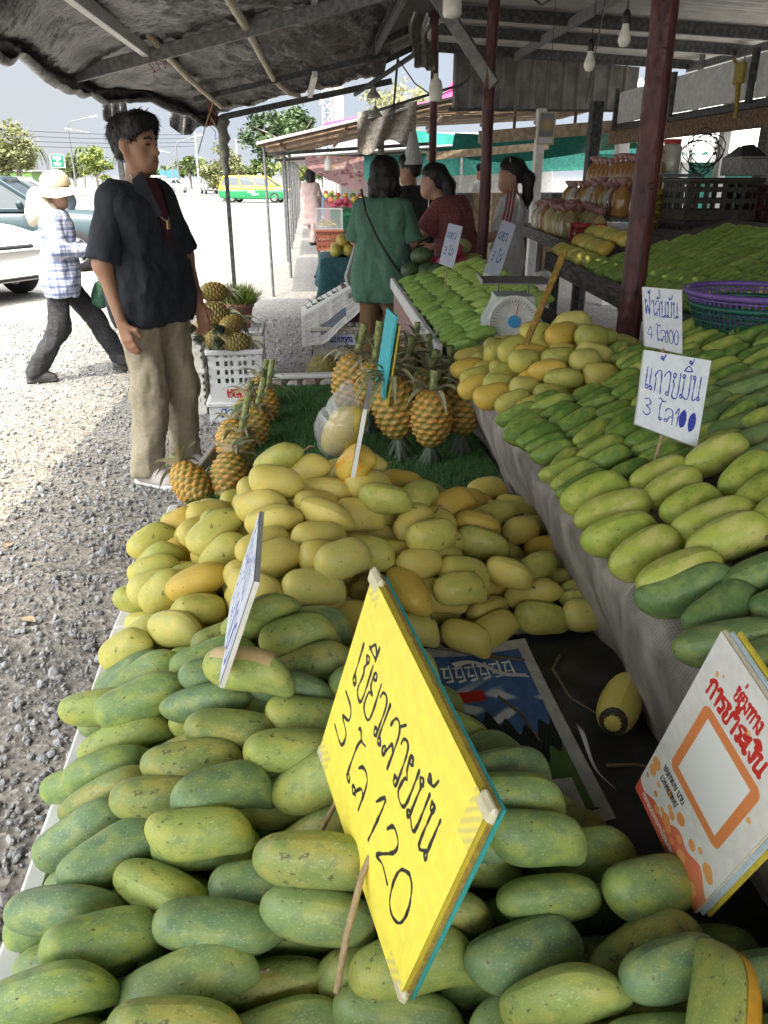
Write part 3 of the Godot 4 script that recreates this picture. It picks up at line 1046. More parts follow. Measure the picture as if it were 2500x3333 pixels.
func newsprint(id: String, seed_: int, photo: bool) -> StandardMaterial3D:
	var r := RandomNumberGenerator.new()
	r.seed = seed_
	var p := Pic.new(512, 512, Color(0.74, 0.73, 0.71))
	var ink := Color(0.25, 0.25, 0.27)
	if photo:
		for j in range(30, 482):
			for i in range(30, 470):
				var v := j / 512.0
				var c: Color
				var ridge := 0.52 + 0.05 * sin(i * 0.021) + 0.03 * sin(i * 0.11 + 2.0)
				if v < ridge - 0.02:
					var cl: float = clamp(sin(i * 0.03 + sin(j * 0.05) * 2.0) * sin(j * 0.045 + i * 0.01) * 2.2 - 0.4, 0.0, 1.0)
					c = Color(0.28, 0.42, 0.62).lerp(Color(0.85, 0.87, 0.9), cl * smoothstep(0.15, 0.35, v))
				elif v < ridge + 0.12:
					c = Color(0.10, 0.14, 0.13) * (1.0 + 0.4 * sin(i * 0.4) * sin(j * 0.3))
				else:
					c = Color(0.34, 0.45, 0.22)
				p.im.set_pixel(i, j, c)
		p.rect(120, 150, 150, 34, Color(0.75, 0.16, 0.14))
		p.rect(40, 482, 440, 4, ink)
		# headline strokes
		for k in 7:
			var x := 90 + k * 48
			p.line([Vector2(x, 70), Vector2(x + 26, 70)], 3.5, Color(0.95, 0.95, 0.93))
			p.line([Vector2(x + 13, 70), Vector2(x + 4, 100), Vector2(x + 24, 100)], 3.5, Color(0.95, 0.95, 0.93))
			p.line([Vector2(x + 34, 62), Vector2(x + 34, 112), Vector2(x + 8, 116)], 3.5, Color(0.95, 0.95, 0.93))
		# small portrait
		for j in 60:
			for i in 46:
				var d := Vector2(i - 23, j - 20).length()
				if d < 15: p.im.set_pixel(300 + i, 400 + j, Color(0.72, 0.52, 0.42))
				if d < 17 and j < 12: p.im.set_pixel(300 + i, 400 + j, Color(0.1, 0.09, 0.08))
				if j > 36 and abs(i - 23) < 10 + (j - 36): p.im.set_pixel(300 + i, 400 + j, Color(0.16, 0.17, 0.2))
	else:
		for col in 5:
			var y := 40
			while y < 480:
				if r.randf() < 0.06:
					y += 24
					continue
				var x := 24 + col * 96
				var run := r.randi_range(50, 84)
				for k in range(0, run, 3):
					if r.randf() < 0.82: p.rect(x + k, y, 2, 4, ink.lerp(Color(0.5, 0.5, 0.5), r.randf() * 0.5))
				y += 9
		p.rect(130, 300, 180, 120, Color(0.35, 0.38, 0.42))
		p.rect(330, 120, 150, 90, Color(0.42, 0.4, 0.38))
	p.grain(0.12, seed_, 0.02)
	return pic_mat(id, p, 0.85)

func counters() -> void:
	var t := thing("low_table", "low black-topped table carrying the heaps of mangoes along the gravel", "table")
	var tt := stool()
	prism(tt, PackedVector2Array([Vector2(-0.345, -0.3), Vector2(0.63, -0.3), Vector2(0.63, 3.66), Vector2(-0.27, 3.66), Vector2(-0.415, 2.2), Vector2(-0.425, 1.5)]), 0.0, 0.035)
	var top := part(t, "table_top", done(tt), mottled("black_board", Color(0.016, 0.016, 0.017), Color(0.05, 0.05, 0.05), 2.0, 0.45))
	top.rotation.x = -PI / 2
	top.position.y = 0.465
	part(t, "white_edge", bar_mesh(Vector3(-0.363, 0.485, 0.3), Vector3(-0.443, 0.485, -1.5), 0.035, 0.075, 0.006), M["white_paint"])
	part(t, "white_edge", bar_mesh(Vector3(-0.443, 0.485, -1.5), Vector3(-0.433, 0.485, -2.2), 0.035, 0.075, 0.006), M["white_paint"])
	part(t, "metal_angle", bar_mesh(Vector3(-0.435, 0.505, -2.3), Vector3(-0.335, 0.51, -3.08), 0.02, 0.04, 0.003), M["aluminium"])
	for q in [[-0.40, -1.2], [-0.40, -1.9], [-0.22, -3.5], [0.58, -1.2], [0.58, -1.9], [0.58, -3.5]]:
		part(t, "leg", bar_mesh(Vector3(q[0], 0, q[1]), Vector3(q[0], 0.465, q[1]), 0.05, 0.05), M["grey_wood"])
	part(t, "rail", bar_mesh(Vector3(-0.42, 0.43, -2.2), Vector3(-0.245, 0.43, -3.6), 0.03, 0.07), M["grey_wood"])
	# stones and a white board closing the far end
	var k := thing("stone_kerb", "white-topped kerb of broken stones at the end of the artificial turf", "kerb")
	part(k, "capping", bar_mesh(Vector3(-0.30, 0.555, -3.69), Vector3(0.62, 0.555, -3.71), 0.05, 0.022, 0.006), M["white_paint"])
	for i in 11:
		var st := stool()
		cbox(st, Vector3(0.07, 0.055, 0.05) * rng.randf_range(0.8, 1.1), Vector3(-0.26 + i * 0.08, 0.515, -3.685 + rng.randf_range(-0.01, 0.01)), Basis.from_euler(Vector3(rng.randf(), rng.randf(), rng.randf()) * 0.3), 0.014)
		part(k, "stone", done(st), [mottled("stone_a", Color(0.3, 0.28, 0.26), Color(0.46, 0.43, 0.4), 14.0), mottled("stone_b", Color(0.2, 0.16, 0.14), Color(0.34, 0.28, 0.25), 14.0)][i % 2])
	for f in [[-0.30, 0.0], [0.62, 0.0]]:
		part(k, "stone", bar_mesh(Vector3(f[0], 0.49, -3.69), Vector3(f[0], 0.545, -3.69), 0.05, 0.05, 0.01), M["stone_a"])
	# newspapers on the table
	paper_sheet("newspaper", "grey newspaper spread under the front of the yellow mango heap", newsprint("newsprint_text", 5, false), Vector3(-0.02, 0.506, -1.36), Vector3(0.60, 0.506, -1.42), Vector3(-0.05, 0.506, -1.86), 0.012)
	paper_sheet("newspaper", "newspaper page with a mountain photograph spread before the green mango heap", newsprint("newsprint_photo", 9, true), Vector3(0.16, 0.503, -1.37), Vector3(0.43, 0.503, -1.385), Vector3(0.17, 0.503, -0.86), 0.006)
	paper_sheet("newspaper", "folded grey newspaper lying under the edge of the green mango heap", newsprint("newsprint_text_b", 15, false), Vector3(0.12, 0.5025, -0.96), Vector3(0.40, 0.5025, -0.97), Vector3(0.14, 0.5025, -0.5), 0.004)
	for s in [[Vector3(0.26, 0.515, -1.30), Vector3(0.33, 0.53, -1.28), Vector3(0.40, 0.512, -1.25), 0.018], [Vector3(0.455, 0.51, -1.10), Vector3(0.44, 0.515, -1.03), Vector3(0.46, 0.508, -0.94), 0.016]]:
		var f := func(u: float, v: float) -> Vector3:
			var a: Vector3 = (s[0] as Vector3).lerp(s[1], u).lerp((s[1] as Vector3).lerp(s[2], u), u)
			return a + Vector3(0.4, 0.2 * sin(u * 9.0), 1.0).normalized() * (v - 0.5) * s[3] + Vector3(0, 0.008 * sin(u * 7.0), 0)
		var o := part(self, "paper_strip", sheet_mesh(f, 14, 2), M["paper"])
		tag(o, "torn strip of white paper lying on the black table top", "paper strip", "torn paper strips on the table")
	for s in [[Vector3(0.49, 0.505, -1.33), Vector3(0.45, 0.53, -1.25), Vector3(0.46, 0.52, -1.17), Vector3(0.50, 0.51, -1.13)], [Vector3(0.33, 0.507, -1.20), Vector3(0.36, 0.511, -1.14), Vector3(0.375, 0.507, -1.07)], [Vector3(0.47, 0.505, -1.0), Vector3(0.52, 0.512, -0.99), Vector3(0.56, 0.506, -0.985)], [Vector3(0.22, 0.53, -1.35), Vector3(0.33, 0.515, -1.33), Vector3(0.41, 0.512, -1.31)]]:
		tag(part(self, "dry_twig", tube_mesh(s, [0.004, 0.003, 0.0025, 0.002].slice(0, s.size()), 6), mottled("twig", Color(0.12, 0.085, 0.05), Color(0.24, 0.18, 0.11), 30.0)), "thin dry brown mango twig lying on the table top", "twig", "dry twigs on the table")
	# artificial turf
	var tf := thing("artificial_turf", "green artificial turf mat under the pineapples", "turf")
	var tm := stool()
	prism(tm, PackedVector2Array([Vector2(-0.40, 2.2), Vector2(0.61, 2.2), Vector2(0.61, 3.655), Vector2(-0.25, 3.655)]), 0.0, 0.010)
	var mat_o := part(tf, "mat", done(tm), mottled("turf_mat", Color(0.03, 0.08, 0.02), Color(0.05, 0.13, 0.035), 12.0, 0.9))
	mat_o.rotation.x = -PI / 2
	mat_o.position.y = 0.5025
	var bl := stool()
	bl.set_smooth_group(-1)
	for b in 9:
		var a := b * 2.4
		var o := Vector3(cos(a * 1.7), 0, sin(a * 1.7)) * 0.006
		var l := Vector3(cos(a) * 0.006, 0.014 + 0.004 * sin(b * 3.0), sin(a) * 0.006)
		var w := Vector3(-sin(a), 0, cos(a)) * 0.0011
		tri(bl, o - w, o + l, o + w)
	var mm := MultiMesh.new()
	mm.transform_format = MultiMesh.TRANSFORM_3D
	mm.use_colors = true
	mm.mesh = done(bl)
	var nb := 15000
	mm.instance_count = nb
	for i in nb:
		var pz := rng.randf_range(-2.22, -3.65)
		var p := Vector3(rng.randf_range(lerpf(-0.40, -0.24, (-2.22 - pz) / 1.43), 0.60), 0.512, pz)
		mm.set_instance_transform(i, Transform3D(Basis(Vector3.UP, rng.randf() * TAU) * Basis.from_scale(Vector3.ONE * rng.randf_range(0.8, 1.3)), p))
		var g := rng.randf()
		mm.set_instance_color(i, Color(lerp(0.04, 0.11, g), lerp(0.13, 0.26, g), lerp(0.035, 0.07, g)))
	var gi := MultiMeshInstance3D.new()
	gi.multimesh = mm
	gi.material_override = vcol("turf_blades", 0.6)
	gi.name = "turf_blades"
	tf.add_child(gi)
	gi.set_meta("kind", "stuff")
	# near counter with its mesh cloth
	var c := thing("display_counter", "raised counter with a grey woven cloth front piled with green mangoes", "counter")
	part(c, "counter_top", bar_mesh(Vector3(1.06, 0.775, 0.3), Vector3(1.06, 0.775, -2.85), 1.06, 0.04), M["grey_wood"])
	for x in [0.68, 1.5]:
		for z in [0.1, -1.4, -2.75]:
			part(c, "leg", bar_mesh(Vector3(x, 0, z), Vector3(x, 0.755, z), 0.06, 0.06), M["grey_wood"])
	var wn := FastNoiseLite.new()
	wn.seed = 6
	wn.frequency = 1.1
	var cl := func(u: float, v: float) -> Vector3:
		var z := lerpf(0.25, -2.86, u)
		var pr := [Vector2(0.70, 0.802), Vector2(0.56, 0.812), Vector2(0.50, 0.806), Vector2(0.482, 0.775), Vector2(0.50, 0.70), Vector2(0.545, 0.6), Vector2(0.585, 0.515), Vector2(0.60, 0.42)]
		var q := v * (pr.size() - 1)
		var i: int = min(int(q), pr.size() - 2)
		var p: Vector2 = pr[i].lerp(pr[i + 1], q - i)
		var k2: float = smoothstep(0.25, 0.9, v)
		var wv: float = wn.get_noise_2d(z * 2.0, v * 0.4) * 0.034 + wn.get_noise_2d(z * 6.0 + v * 3.0, v) * 0.010
		return Vector3(p.x + 0.035 * u + wv * k2, p.y + wn.get_noise_2d(z * 1.5, 3.0) * 0.01, z)
	var m := weave_mat()
	part(c, "cloth_front", sheet_mesh(cl, 150, 24), m)
	# far counter
	var d := thing("display_counter", "farther counter with whitewashed edge board and pinkish front under pale green mangoes", "counter")
	part(d, "counter_top", bar_mesh(Vector3(0.86, 0.775, -2.95), Vector3(0.90, 0.775, -5.2), 0.74, 0.03), M["grey_wood"])
	part(d, "edge_board", bar_mesh(Vector3(0.487, 0.80, -2.98), Vector3(0.53, 0.80, -5.2), 0.03, 0.07, 0.006), M["white_paint"])
	part(d, "front_panel", bar_mesh(Vector3(0.50, 0.62, -3.0), Vector3(0.543, 0.62, -5.2), 0.012, 0.30, 0.003), mottled("pink_vinyl", Color(0.24, 0.13, 0.12), Color(0.36, 0.23, 0.21), 3.0))
	for x in [0.6, 1.15]:
		for z in [-3.2, -5.1]:
			part(d, "leg", bar_mesh(Vector3(x, 0, z), Vector3(x, 0.76, z), 0.05, 0.05), M["grey_wood"])

func paper_sheet(called: String, label: String, m: Material, a: Vector3, b: Vector3, d: Vector3, curl: float) -> void:
	var f := func(u: float, v: float) -> Vector3:
		var p := a + (b - a) * u + (d - a) * v
		p.y += curl * (pow(max(0.0, u - 0.7) / 0.3, 2.0) + pow(max(0.0, 0.12 - v) / 0.12, 2.0) * 0.6) + 0.0025 * sin(u * 9.0 + v * 5.0) + 0.0025
		return p
	tag(part(self, called, sheet_mesh(f, 20, 20), m), label, "newspaper", "newspapers under the mangoes")

# ---------------------------------------------------------------- mangoes
var MG := {}

func mango_tex(id: String, seed_: int, base: Color, alt: Color, deep: Color, dots: int, scars: float, rough := 0.42) -> StandardMaterial3D:
	var w := 384
	var h := 224
	var p := Pic.new(w, h, Color.WHITE)
	var n := FastNoiseLite.new()
	n.seed = seed_
	n.frequency = 0.9
	n.fractal_octaves = 4
	var s := FastNoiseLite.new()
	s.seed = seed_ + 50
	s.frequency = 2.6
	s.fractal_octaves = 4
	var fs := FastNoiseLite.new()
	fs.seed = seed_ + 90
	fs.frequency = 9.0
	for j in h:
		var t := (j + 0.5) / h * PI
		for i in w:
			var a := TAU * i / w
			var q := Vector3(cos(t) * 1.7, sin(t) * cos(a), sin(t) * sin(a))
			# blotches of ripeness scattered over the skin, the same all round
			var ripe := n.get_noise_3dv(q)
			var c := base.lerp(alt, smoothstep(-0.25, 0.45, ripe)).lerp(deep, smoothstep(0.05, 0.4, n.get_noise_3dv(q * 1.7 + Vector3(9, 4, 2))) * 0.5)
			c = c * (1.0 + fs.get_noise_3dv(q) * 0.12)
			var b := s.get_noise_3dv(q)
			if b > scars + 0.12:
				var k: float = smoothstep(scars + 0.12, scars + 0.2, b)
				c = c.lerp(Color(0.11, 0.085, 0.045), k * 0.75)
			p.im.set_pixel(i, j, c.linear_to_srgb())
	var r := RandomNumberGenerator.new()
	r.seed = seed_
	var pale := base.lerp(Color(0.75, 0.8, 0.55), 0.42).linear_to_srgb()
	for k in dots:
		var y := acos(r.randf_range(-1, 1)) / PI * h
		p.dab(r.randf() * w, y, r.randf_range(0.45, 0.95), pale)
	for k in int(3 + scars * 4):
		p.dab(r.randf() * w, r.randf_range(0.2, 0.8) * h, r.randf_range(0.7, 1.8), Color(0.2, 0.15, 0.1))
	var m := pic_mat(id, p, rough)
	m.metallic_specular = 0.4
	return m

# stem end at +x; nose at -x
func mango_mesh(L: float, R: float, bend: float, belly: float, nose: float, nu := 22, nv := 16, u0 := 0.0, u1 := 1.0, a0 := 0.0, a1 := 1.0, grow := 1.0, ex := 0.92, tap := 0.19) -> ArrayMesh:
	var f := func(u: float, v: float) -> Vector3:
		var th: float = lerp(u0, u1, u) * PI
		var x := cos(th)
		var s: float = pow(sin(th), ex) if th > 0.0 and th < PI else 0.0
		# fuller shoulder near the middle-left, narrower at the stem
		var r := R * s * (1.0 - tap * x + 0.07 * sin(th * 2.0 + 0.6)) * grow
		if x < 0.0: r *= 1.0 - nose * pow(-x, 3.0)
		var a: float = lerp(a0, a1, v) * TAU
		var up := cos(a) * r * (1.0 + belly * 0.1 * cos(a))
		var side := sin(a) * r * 0.84
		var c := bend * L * (x * x - 0.35) + 0.045 * L * sin(x * 2.9)
		if x > 0.55: c -= (x - 0.55) * 0.10 * L
		return Vector3(x * L * 0.5 * (1.0 if grow == 1.0 else 0.99), up + c, side)
	var st := stool()
	st.set_smooth_group(0)
	var g := PackedVector3Array()
	for j in nv + 1:
		for i in nu + 1: g.append(f.call(float(i) / nu, float(j) / nv))
	for j in nv:
		for i in nu:
			var id := [j * (nu + 1) + i, j * (nu + 1) + i + 1, (j + 1) * (nu + 1) + i + 1, (j + 1) * (nu + 1) + i]
			for k in [0, 2, 1, 0, 3, 2]:
				var q: int = id[k]
				var uu: float = lerp(u0, u1, float(q % (nu + 1)) / nu)
				var vv: float = lerp(a0, a1, float(q / (nu + 1)) / nv)
				st.set_uv(Vector2(vv, uu))
				st.add_vertex(g[q])
	return done(st)

func mango_mats() -> void:
	var G1 := Color(0.125, 0.185, 0.075)
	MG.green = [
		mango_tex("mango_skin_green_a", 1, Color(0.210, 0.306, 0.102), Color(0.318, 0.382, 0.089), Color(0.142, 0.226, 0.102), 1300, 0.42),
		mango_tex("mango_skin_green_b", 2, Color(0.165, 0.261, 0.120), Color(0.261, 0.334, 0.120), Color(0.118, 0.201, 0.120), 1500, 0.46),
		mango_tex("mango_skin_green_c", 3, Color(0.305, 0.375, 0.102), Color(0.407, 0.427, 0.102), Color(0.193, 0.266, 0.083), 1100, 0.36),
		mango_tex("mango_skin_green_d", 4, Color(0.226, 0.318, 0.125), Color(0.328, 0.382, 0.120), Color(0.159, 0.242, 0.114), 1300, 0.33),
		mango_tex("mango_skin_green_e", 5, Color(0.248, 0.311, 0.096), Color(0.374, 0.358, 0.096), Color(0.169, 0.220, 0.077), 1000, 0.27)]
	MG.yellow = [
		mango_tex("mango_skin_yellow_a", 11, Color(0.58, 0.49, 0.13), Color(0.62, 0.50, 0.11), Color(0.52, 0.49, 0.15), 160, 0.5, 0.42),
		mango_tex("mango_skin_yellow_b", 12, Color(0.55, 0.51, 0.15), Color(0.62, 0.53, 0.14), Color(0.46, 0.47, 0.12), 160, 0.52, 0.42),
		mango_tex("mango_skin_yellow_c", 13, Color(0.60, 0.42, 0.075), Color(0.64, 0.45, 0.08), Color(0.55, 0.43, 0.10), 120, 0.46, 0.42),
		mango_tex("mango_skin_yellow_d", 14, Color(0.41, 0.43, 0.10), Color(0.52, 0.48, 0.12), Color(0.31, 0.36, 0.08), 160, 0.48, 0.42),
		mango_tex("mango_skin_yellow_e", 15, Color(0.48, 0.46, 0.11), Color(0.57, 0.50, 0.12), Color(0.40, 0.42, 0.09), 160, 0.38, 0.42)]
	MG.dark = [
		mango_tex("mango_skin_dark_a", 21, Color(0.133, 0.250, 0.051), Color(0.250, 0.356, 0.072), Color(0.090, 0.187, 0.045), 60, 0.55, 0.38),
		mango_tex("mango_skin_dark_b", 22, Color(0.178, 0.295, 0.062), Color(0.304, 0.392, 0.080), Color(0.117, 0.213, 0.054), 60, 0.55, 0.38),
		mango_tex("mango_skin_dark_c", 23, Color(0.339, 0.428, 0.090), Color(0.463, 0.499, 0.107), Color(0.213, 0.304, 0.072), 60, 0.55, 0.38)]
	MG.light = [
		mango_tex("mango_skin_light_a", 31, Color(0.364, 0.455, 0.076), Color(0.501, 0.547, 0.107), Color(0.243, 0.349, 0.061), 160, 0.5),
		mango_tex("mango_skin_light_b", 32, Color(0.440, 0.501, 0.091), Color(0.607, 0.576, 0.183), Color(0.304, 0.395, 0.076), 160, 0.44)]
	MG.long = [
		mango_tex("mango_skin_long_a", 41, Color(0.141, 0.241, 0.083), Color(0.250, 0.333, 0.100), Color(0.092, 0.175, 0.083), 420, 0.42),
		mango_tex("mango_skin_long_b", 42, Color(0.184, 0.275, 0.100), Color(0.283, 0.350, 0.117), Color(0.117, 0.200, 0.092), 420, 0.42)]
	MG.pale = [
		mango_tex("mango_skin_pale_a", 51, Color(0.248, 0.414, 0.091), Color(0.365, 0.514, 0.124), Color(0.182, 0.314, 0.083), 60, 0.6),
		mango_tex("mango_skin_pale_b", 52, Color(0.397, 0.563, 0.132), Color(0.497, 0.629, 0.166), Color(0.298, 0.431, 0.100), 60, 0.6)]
	MG.s_green = [mango_mesh(0.154, 0.0375, -0.05, 1.0, 0.0, 34, 24), mango_mesh(0.160, 0.039, -0.03, 0.8, -0.10, 34, 24), mango_mesh(0.148, 0.0395, -0.065, 1.2, 0.0, 34, 24), mango_mesh(0.164, 0.0365, -0.04, 1.0, 0.12, 34, 24), mango_mesh(0.156, 0.036, -0.075, 1.0, -0.06, 34, 24), mango_mesh(0.150, 0.038, 0.03, 1.0, 0.18, 34, 24)]
	MG.s_yellow = [mango_mesh(0.124, 0.0400, 0.02, 0.6, 0.06, 26, 20, 0.0, 1.0, 0.0, 1.0, 1.0, 1.02, 0.24), mango_mesh(0.130, 0.0405, 0.03, 0.8, 0.10, 26, 20, 0.0, 1.0, 0.0, 1.0, 1.0, 1.05, 0.28), mango_mesh(0.117, 0.0405, -0.02, 0.5, 0.0, 26, 20, 0.0, 1.0, 0.0, 1.0, 1.0, 1.0, 0.2), mango_mesh(0.127, 0.039, -0.03, 0.5, 0.12, 26, 20, 0.0, 1.0, 0.0, 1.0, 1.0, 1.05, 0.22)]
	MG.s_dark = [mango_mesh(0.122, 0.029, 0.02, 0.4, 0.38, 22, 16), mango_mesh(0.128, 0.030, 0.035, 0.4, 0.42, 22, 16), mango_mesh(0.115, 0.0285, 0.0, 0.4, 0.34, 22, 16)]
	MG.s_light = [mango_mesh(0.146, 0.041, 0.015, 0.4, 0.30, 26, 20), mango_mesh(0.138, 0.040, -0.02, 0.5, 0.26, 26, 20), mango_mesh(0.150, 0.0405, -0.03, 0.5, 0.34, 26, 20)]
	MG.s_long = [mango_mesh(0.152, 0.036, 0.03, 0.5, 0.25, 26, 18), mango_mesh(0.16, 0.037, 0.05, 0.5, 0.2, 26, 18)]
	MG.stem = tube_mesh([Vector3(0, 0, 0), Vector3(0.006, 0.0, 0.001), Vector3(0.012, 0.002, 0.002)], [0.0036, 0.0024, 0.0022], 6)
	MG.stem_long = tube_mesh([Vector3(0, 0, 0), Vector3(0.010, 0.0, 0.001), Vector3(0.022, 0.006, 0.003), Vector3(0.03, 0.004, 0.008)], [0.004, 0.0026, 0.0022, 0.0018], 6)

func put_mango(kind: String, tf: Transform3D, label: String, group: String, stem := 0.5, mi := -1, si := -1) -> MeshInstance3D:
	var ms: Array = MG[kind]
	var ss: Array = MG["s_" + ({"pale": "dark"}.get(kind, kind))]
	var sh: Mesh = ss[rng.randi() % ss.size() if si < 0 else si]
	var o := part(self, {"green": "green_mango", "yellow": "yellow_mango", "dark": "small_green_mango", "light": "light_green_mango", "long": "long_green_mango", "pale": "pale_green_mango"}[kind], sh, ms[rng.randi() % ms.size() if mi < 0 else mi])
	o.transform = tf
	tag(o, label, "mango", group)
	if rng.randf() < stem:
		var L: float = sh.get_aabb().end.x
		var s := part(o, "stem", MG.stem_long if rng.randf() < 0.3 else MG.stem, mottled("stalk", Color(0.13, 0.09, 0.045), Color(0.26, 0.2, 0.1), 40.0))
		s.position = Vector3(L - 0.002, mango_tip(sh), 0)
	return o

func mango_tip(sh: Mesh) -> float:
	if not MG.has("tips"): MG.tips = {}
	if not MG.tips.has(sh):
		var best := Vector3(-1, 0, 0)
		for v in sh.get_faces():
			if v.x > best.x: best = v
		MG.tips[sh] = best.y
	return MG.tips[sh]

# drop mangoes layer by layer on a board until they reach the wanted height
var SP := []
func heap(spec: Dictionary) -> void:
	var sph := SP
	var L: float = spec.L
	var R: float = spec.R
	var layers := 12
	var hidden := []
	var shown := []
	var hf: Callable = spec.height
	var base: float = spec.base
	var dz := R * 2.0 * 0.83
	var dx := L * 0.87
	for lay in layers:
		var any := false
		var z: float = spec.z1 - R - (dz * 0.5 if lay % 2 else 0.0)
		var row := 0
		while z > spec.z0:
			var x: float = spec.x0 + L * 0.1 + (dx * 0.5 if (row + lay) % 2 else 0.0) + rng.randf_range(-0.012, 0.012)
			if spec.has("xl"): x = spec.xl.call(z) + 0.05 + (dx * 0.5 - 0.03 if (row + lay) % 2 else 0.0) + rng.randf_range(-0.015, 0.02) + lay * 0.03
			while x < spec.x1:
				var want: float = hf.call(x, z)
				var lift := lay * R * 1.28
				if want > 0.0 and (not spec.has("xl") or x > spec.xl.call(z) + lay * 0.035 - 0.02) and (lay == 0 or lift + R * 0.9 < want):
					any = true
					var xx := x + rng.randf_range(-0.011, 0.011)
					var zz := z + rng.randf_range(-0.008, 0.008)
					var yaw: float = spec.yaw + rng.randfn(0.0, spec.jit)
					var d := Vector3(cos(yaw), 0, -sin(yaw))
					var offs := [-0.30 * L, 0.0, 0.30 * L]
					var rr := [R * 0.78, R * 0.98, R * 0.78]
					var sup := [0.0, 0.0, 0.0]
					for k in 3:
						var p: Vector3 = Vector3(xx, 0, zz) + d * offs[k]
						var s: float = base + rr[k] * 0.95
						for q in sph:
							var ddx: float = q.x - p.x
							if absf(ddx) > 0.1: continue
							var ddz: float = q.z - p.z
							var R2: float = (q.w + rr[k]) * 0.81
							var d2 := ddx * ddx + ddz * ddz
							if d2 < R2 * R2: s = maxf(s, q.y + sqrt(R2 * R2 - d2))
						sup[k] = s
					var tilt := clampf(atan2(sup[2] - sup[0], 0.6 * L), -0.45, 0.45)
					var y := maxf(sup[1], (sup[0] + sup[2]) * 0.5)
					if y - base < want + R * (1.2 if lay == 0 else 0.55):
						for k in 3:
							var p: Vector3 = Vector3(xx, 0, zz) + d * offs[k]
							sph.append(Vector4(p.x, y + tan(tilt) * offs[k], p.z, rr[k]))
						var bs := Basis(Vector3.UP, yaw) * Basis(Vector3(0, 0, 1), tilt) * Basis(Vector3(1, 0, 0), rng.randfn(0.0, 0.45))
						var deep: bool = lift + R * 1.28 * 2.0 + R * 0.9 < want - 0.02
						(hidden if deep else shown).append([Transform3D(bs, Vector3(xx, y, zz)), want])
				x += dx
			z -= dz
			row += 1
		if not any: break
	var kinds: Array = spec.kinds
	for s in shown:
		var tf: Transform3D = s[0]
		var kind: String = kinds[rng.randi() % kinds.size()] if not spec.has("pick") else spec.pick.call(tf.origin)
		var sc := rng.randf_range(0.93, 1.05)
		tf.basis = tf.basis * Basis.from_scale(Vector3(sc, sc, sc))
		var mi: int = rng.randi() % MG[kind].size()
		var lab: String = spec.label
		if spec.has("looks"): lab = "%s %s" % [spec.looks[mi], spec.where.call(tf.origin)]
		put_mango(kind, tf, lab, spec.group, spec.get("stem", 0.4), mi)
	if hidden.size() > 0:
		var mm := MultiMesh.new()
		mm.transform_format = MultiMesh.TRANSFORM_3D
		mm.mesh = MG["s_" + kinds[0]][0]
		mm.instance_count = hidden.size()
		for k in hidden.size(): mm.set_instance_transform(k, hidden[k][0])
		var o := MultiMeshInstance3D.new()
		o.multimesh = mm
		o.material_override = MG[kinds[0]][0]
		o.name = numbered("mango_heap")
		add_child(o)
		tag(o, spec.deep, "mangoes", "", "stuff")
	print("  heap ", shown.size(), " shown, ", hidden.size(), " inside")

# shingled rows, noses to the left, columns climbing to the right
func terrace(kind: String, label: String, group: String, x0: float, z0: float, z1: float, cols: int, dx: float, dz: float, y0: float, dy: float, tilt: float, skew := 0.0, xf := 0.0, sc := 1.0, mi := -1, skip = null) -> int:
	var n := 0
	for i in cols:
		var z := z0 - (dz * 0.5 if i % 2 else 0.0)
		while z > z1:
			var x := x0 + i * dx + rng.randf_range(-0.016, 0.016) + (z0 - z) * xf
			var p := Vector3(x, y0 + i * dy + rng.randf_range(-0.005, 0.006), z + rng.randf_range(-0.008, 0.008))
			if skip == null or not skip.call(p):
				var b := Basis(Vector3.UP, skew + rng.randfn(0.0, 0.16)) * Basis(Vector3(0, 0, 1), tilt + rng.randfn(0.0, 0.05)) * Basis(Vector3(1, 0, 0), rng.randfn(0.0, 0.5)) * Basis.from_scale(Vector3.ONE * rng.randf_range(0.88, 1.1) * sc)
				put_mango(kind, Transform3D(b, p), label, group, 0.0, mi)
				n += 1
			z -= dz * rng.randf_range(0.88, 1.12)
	return n

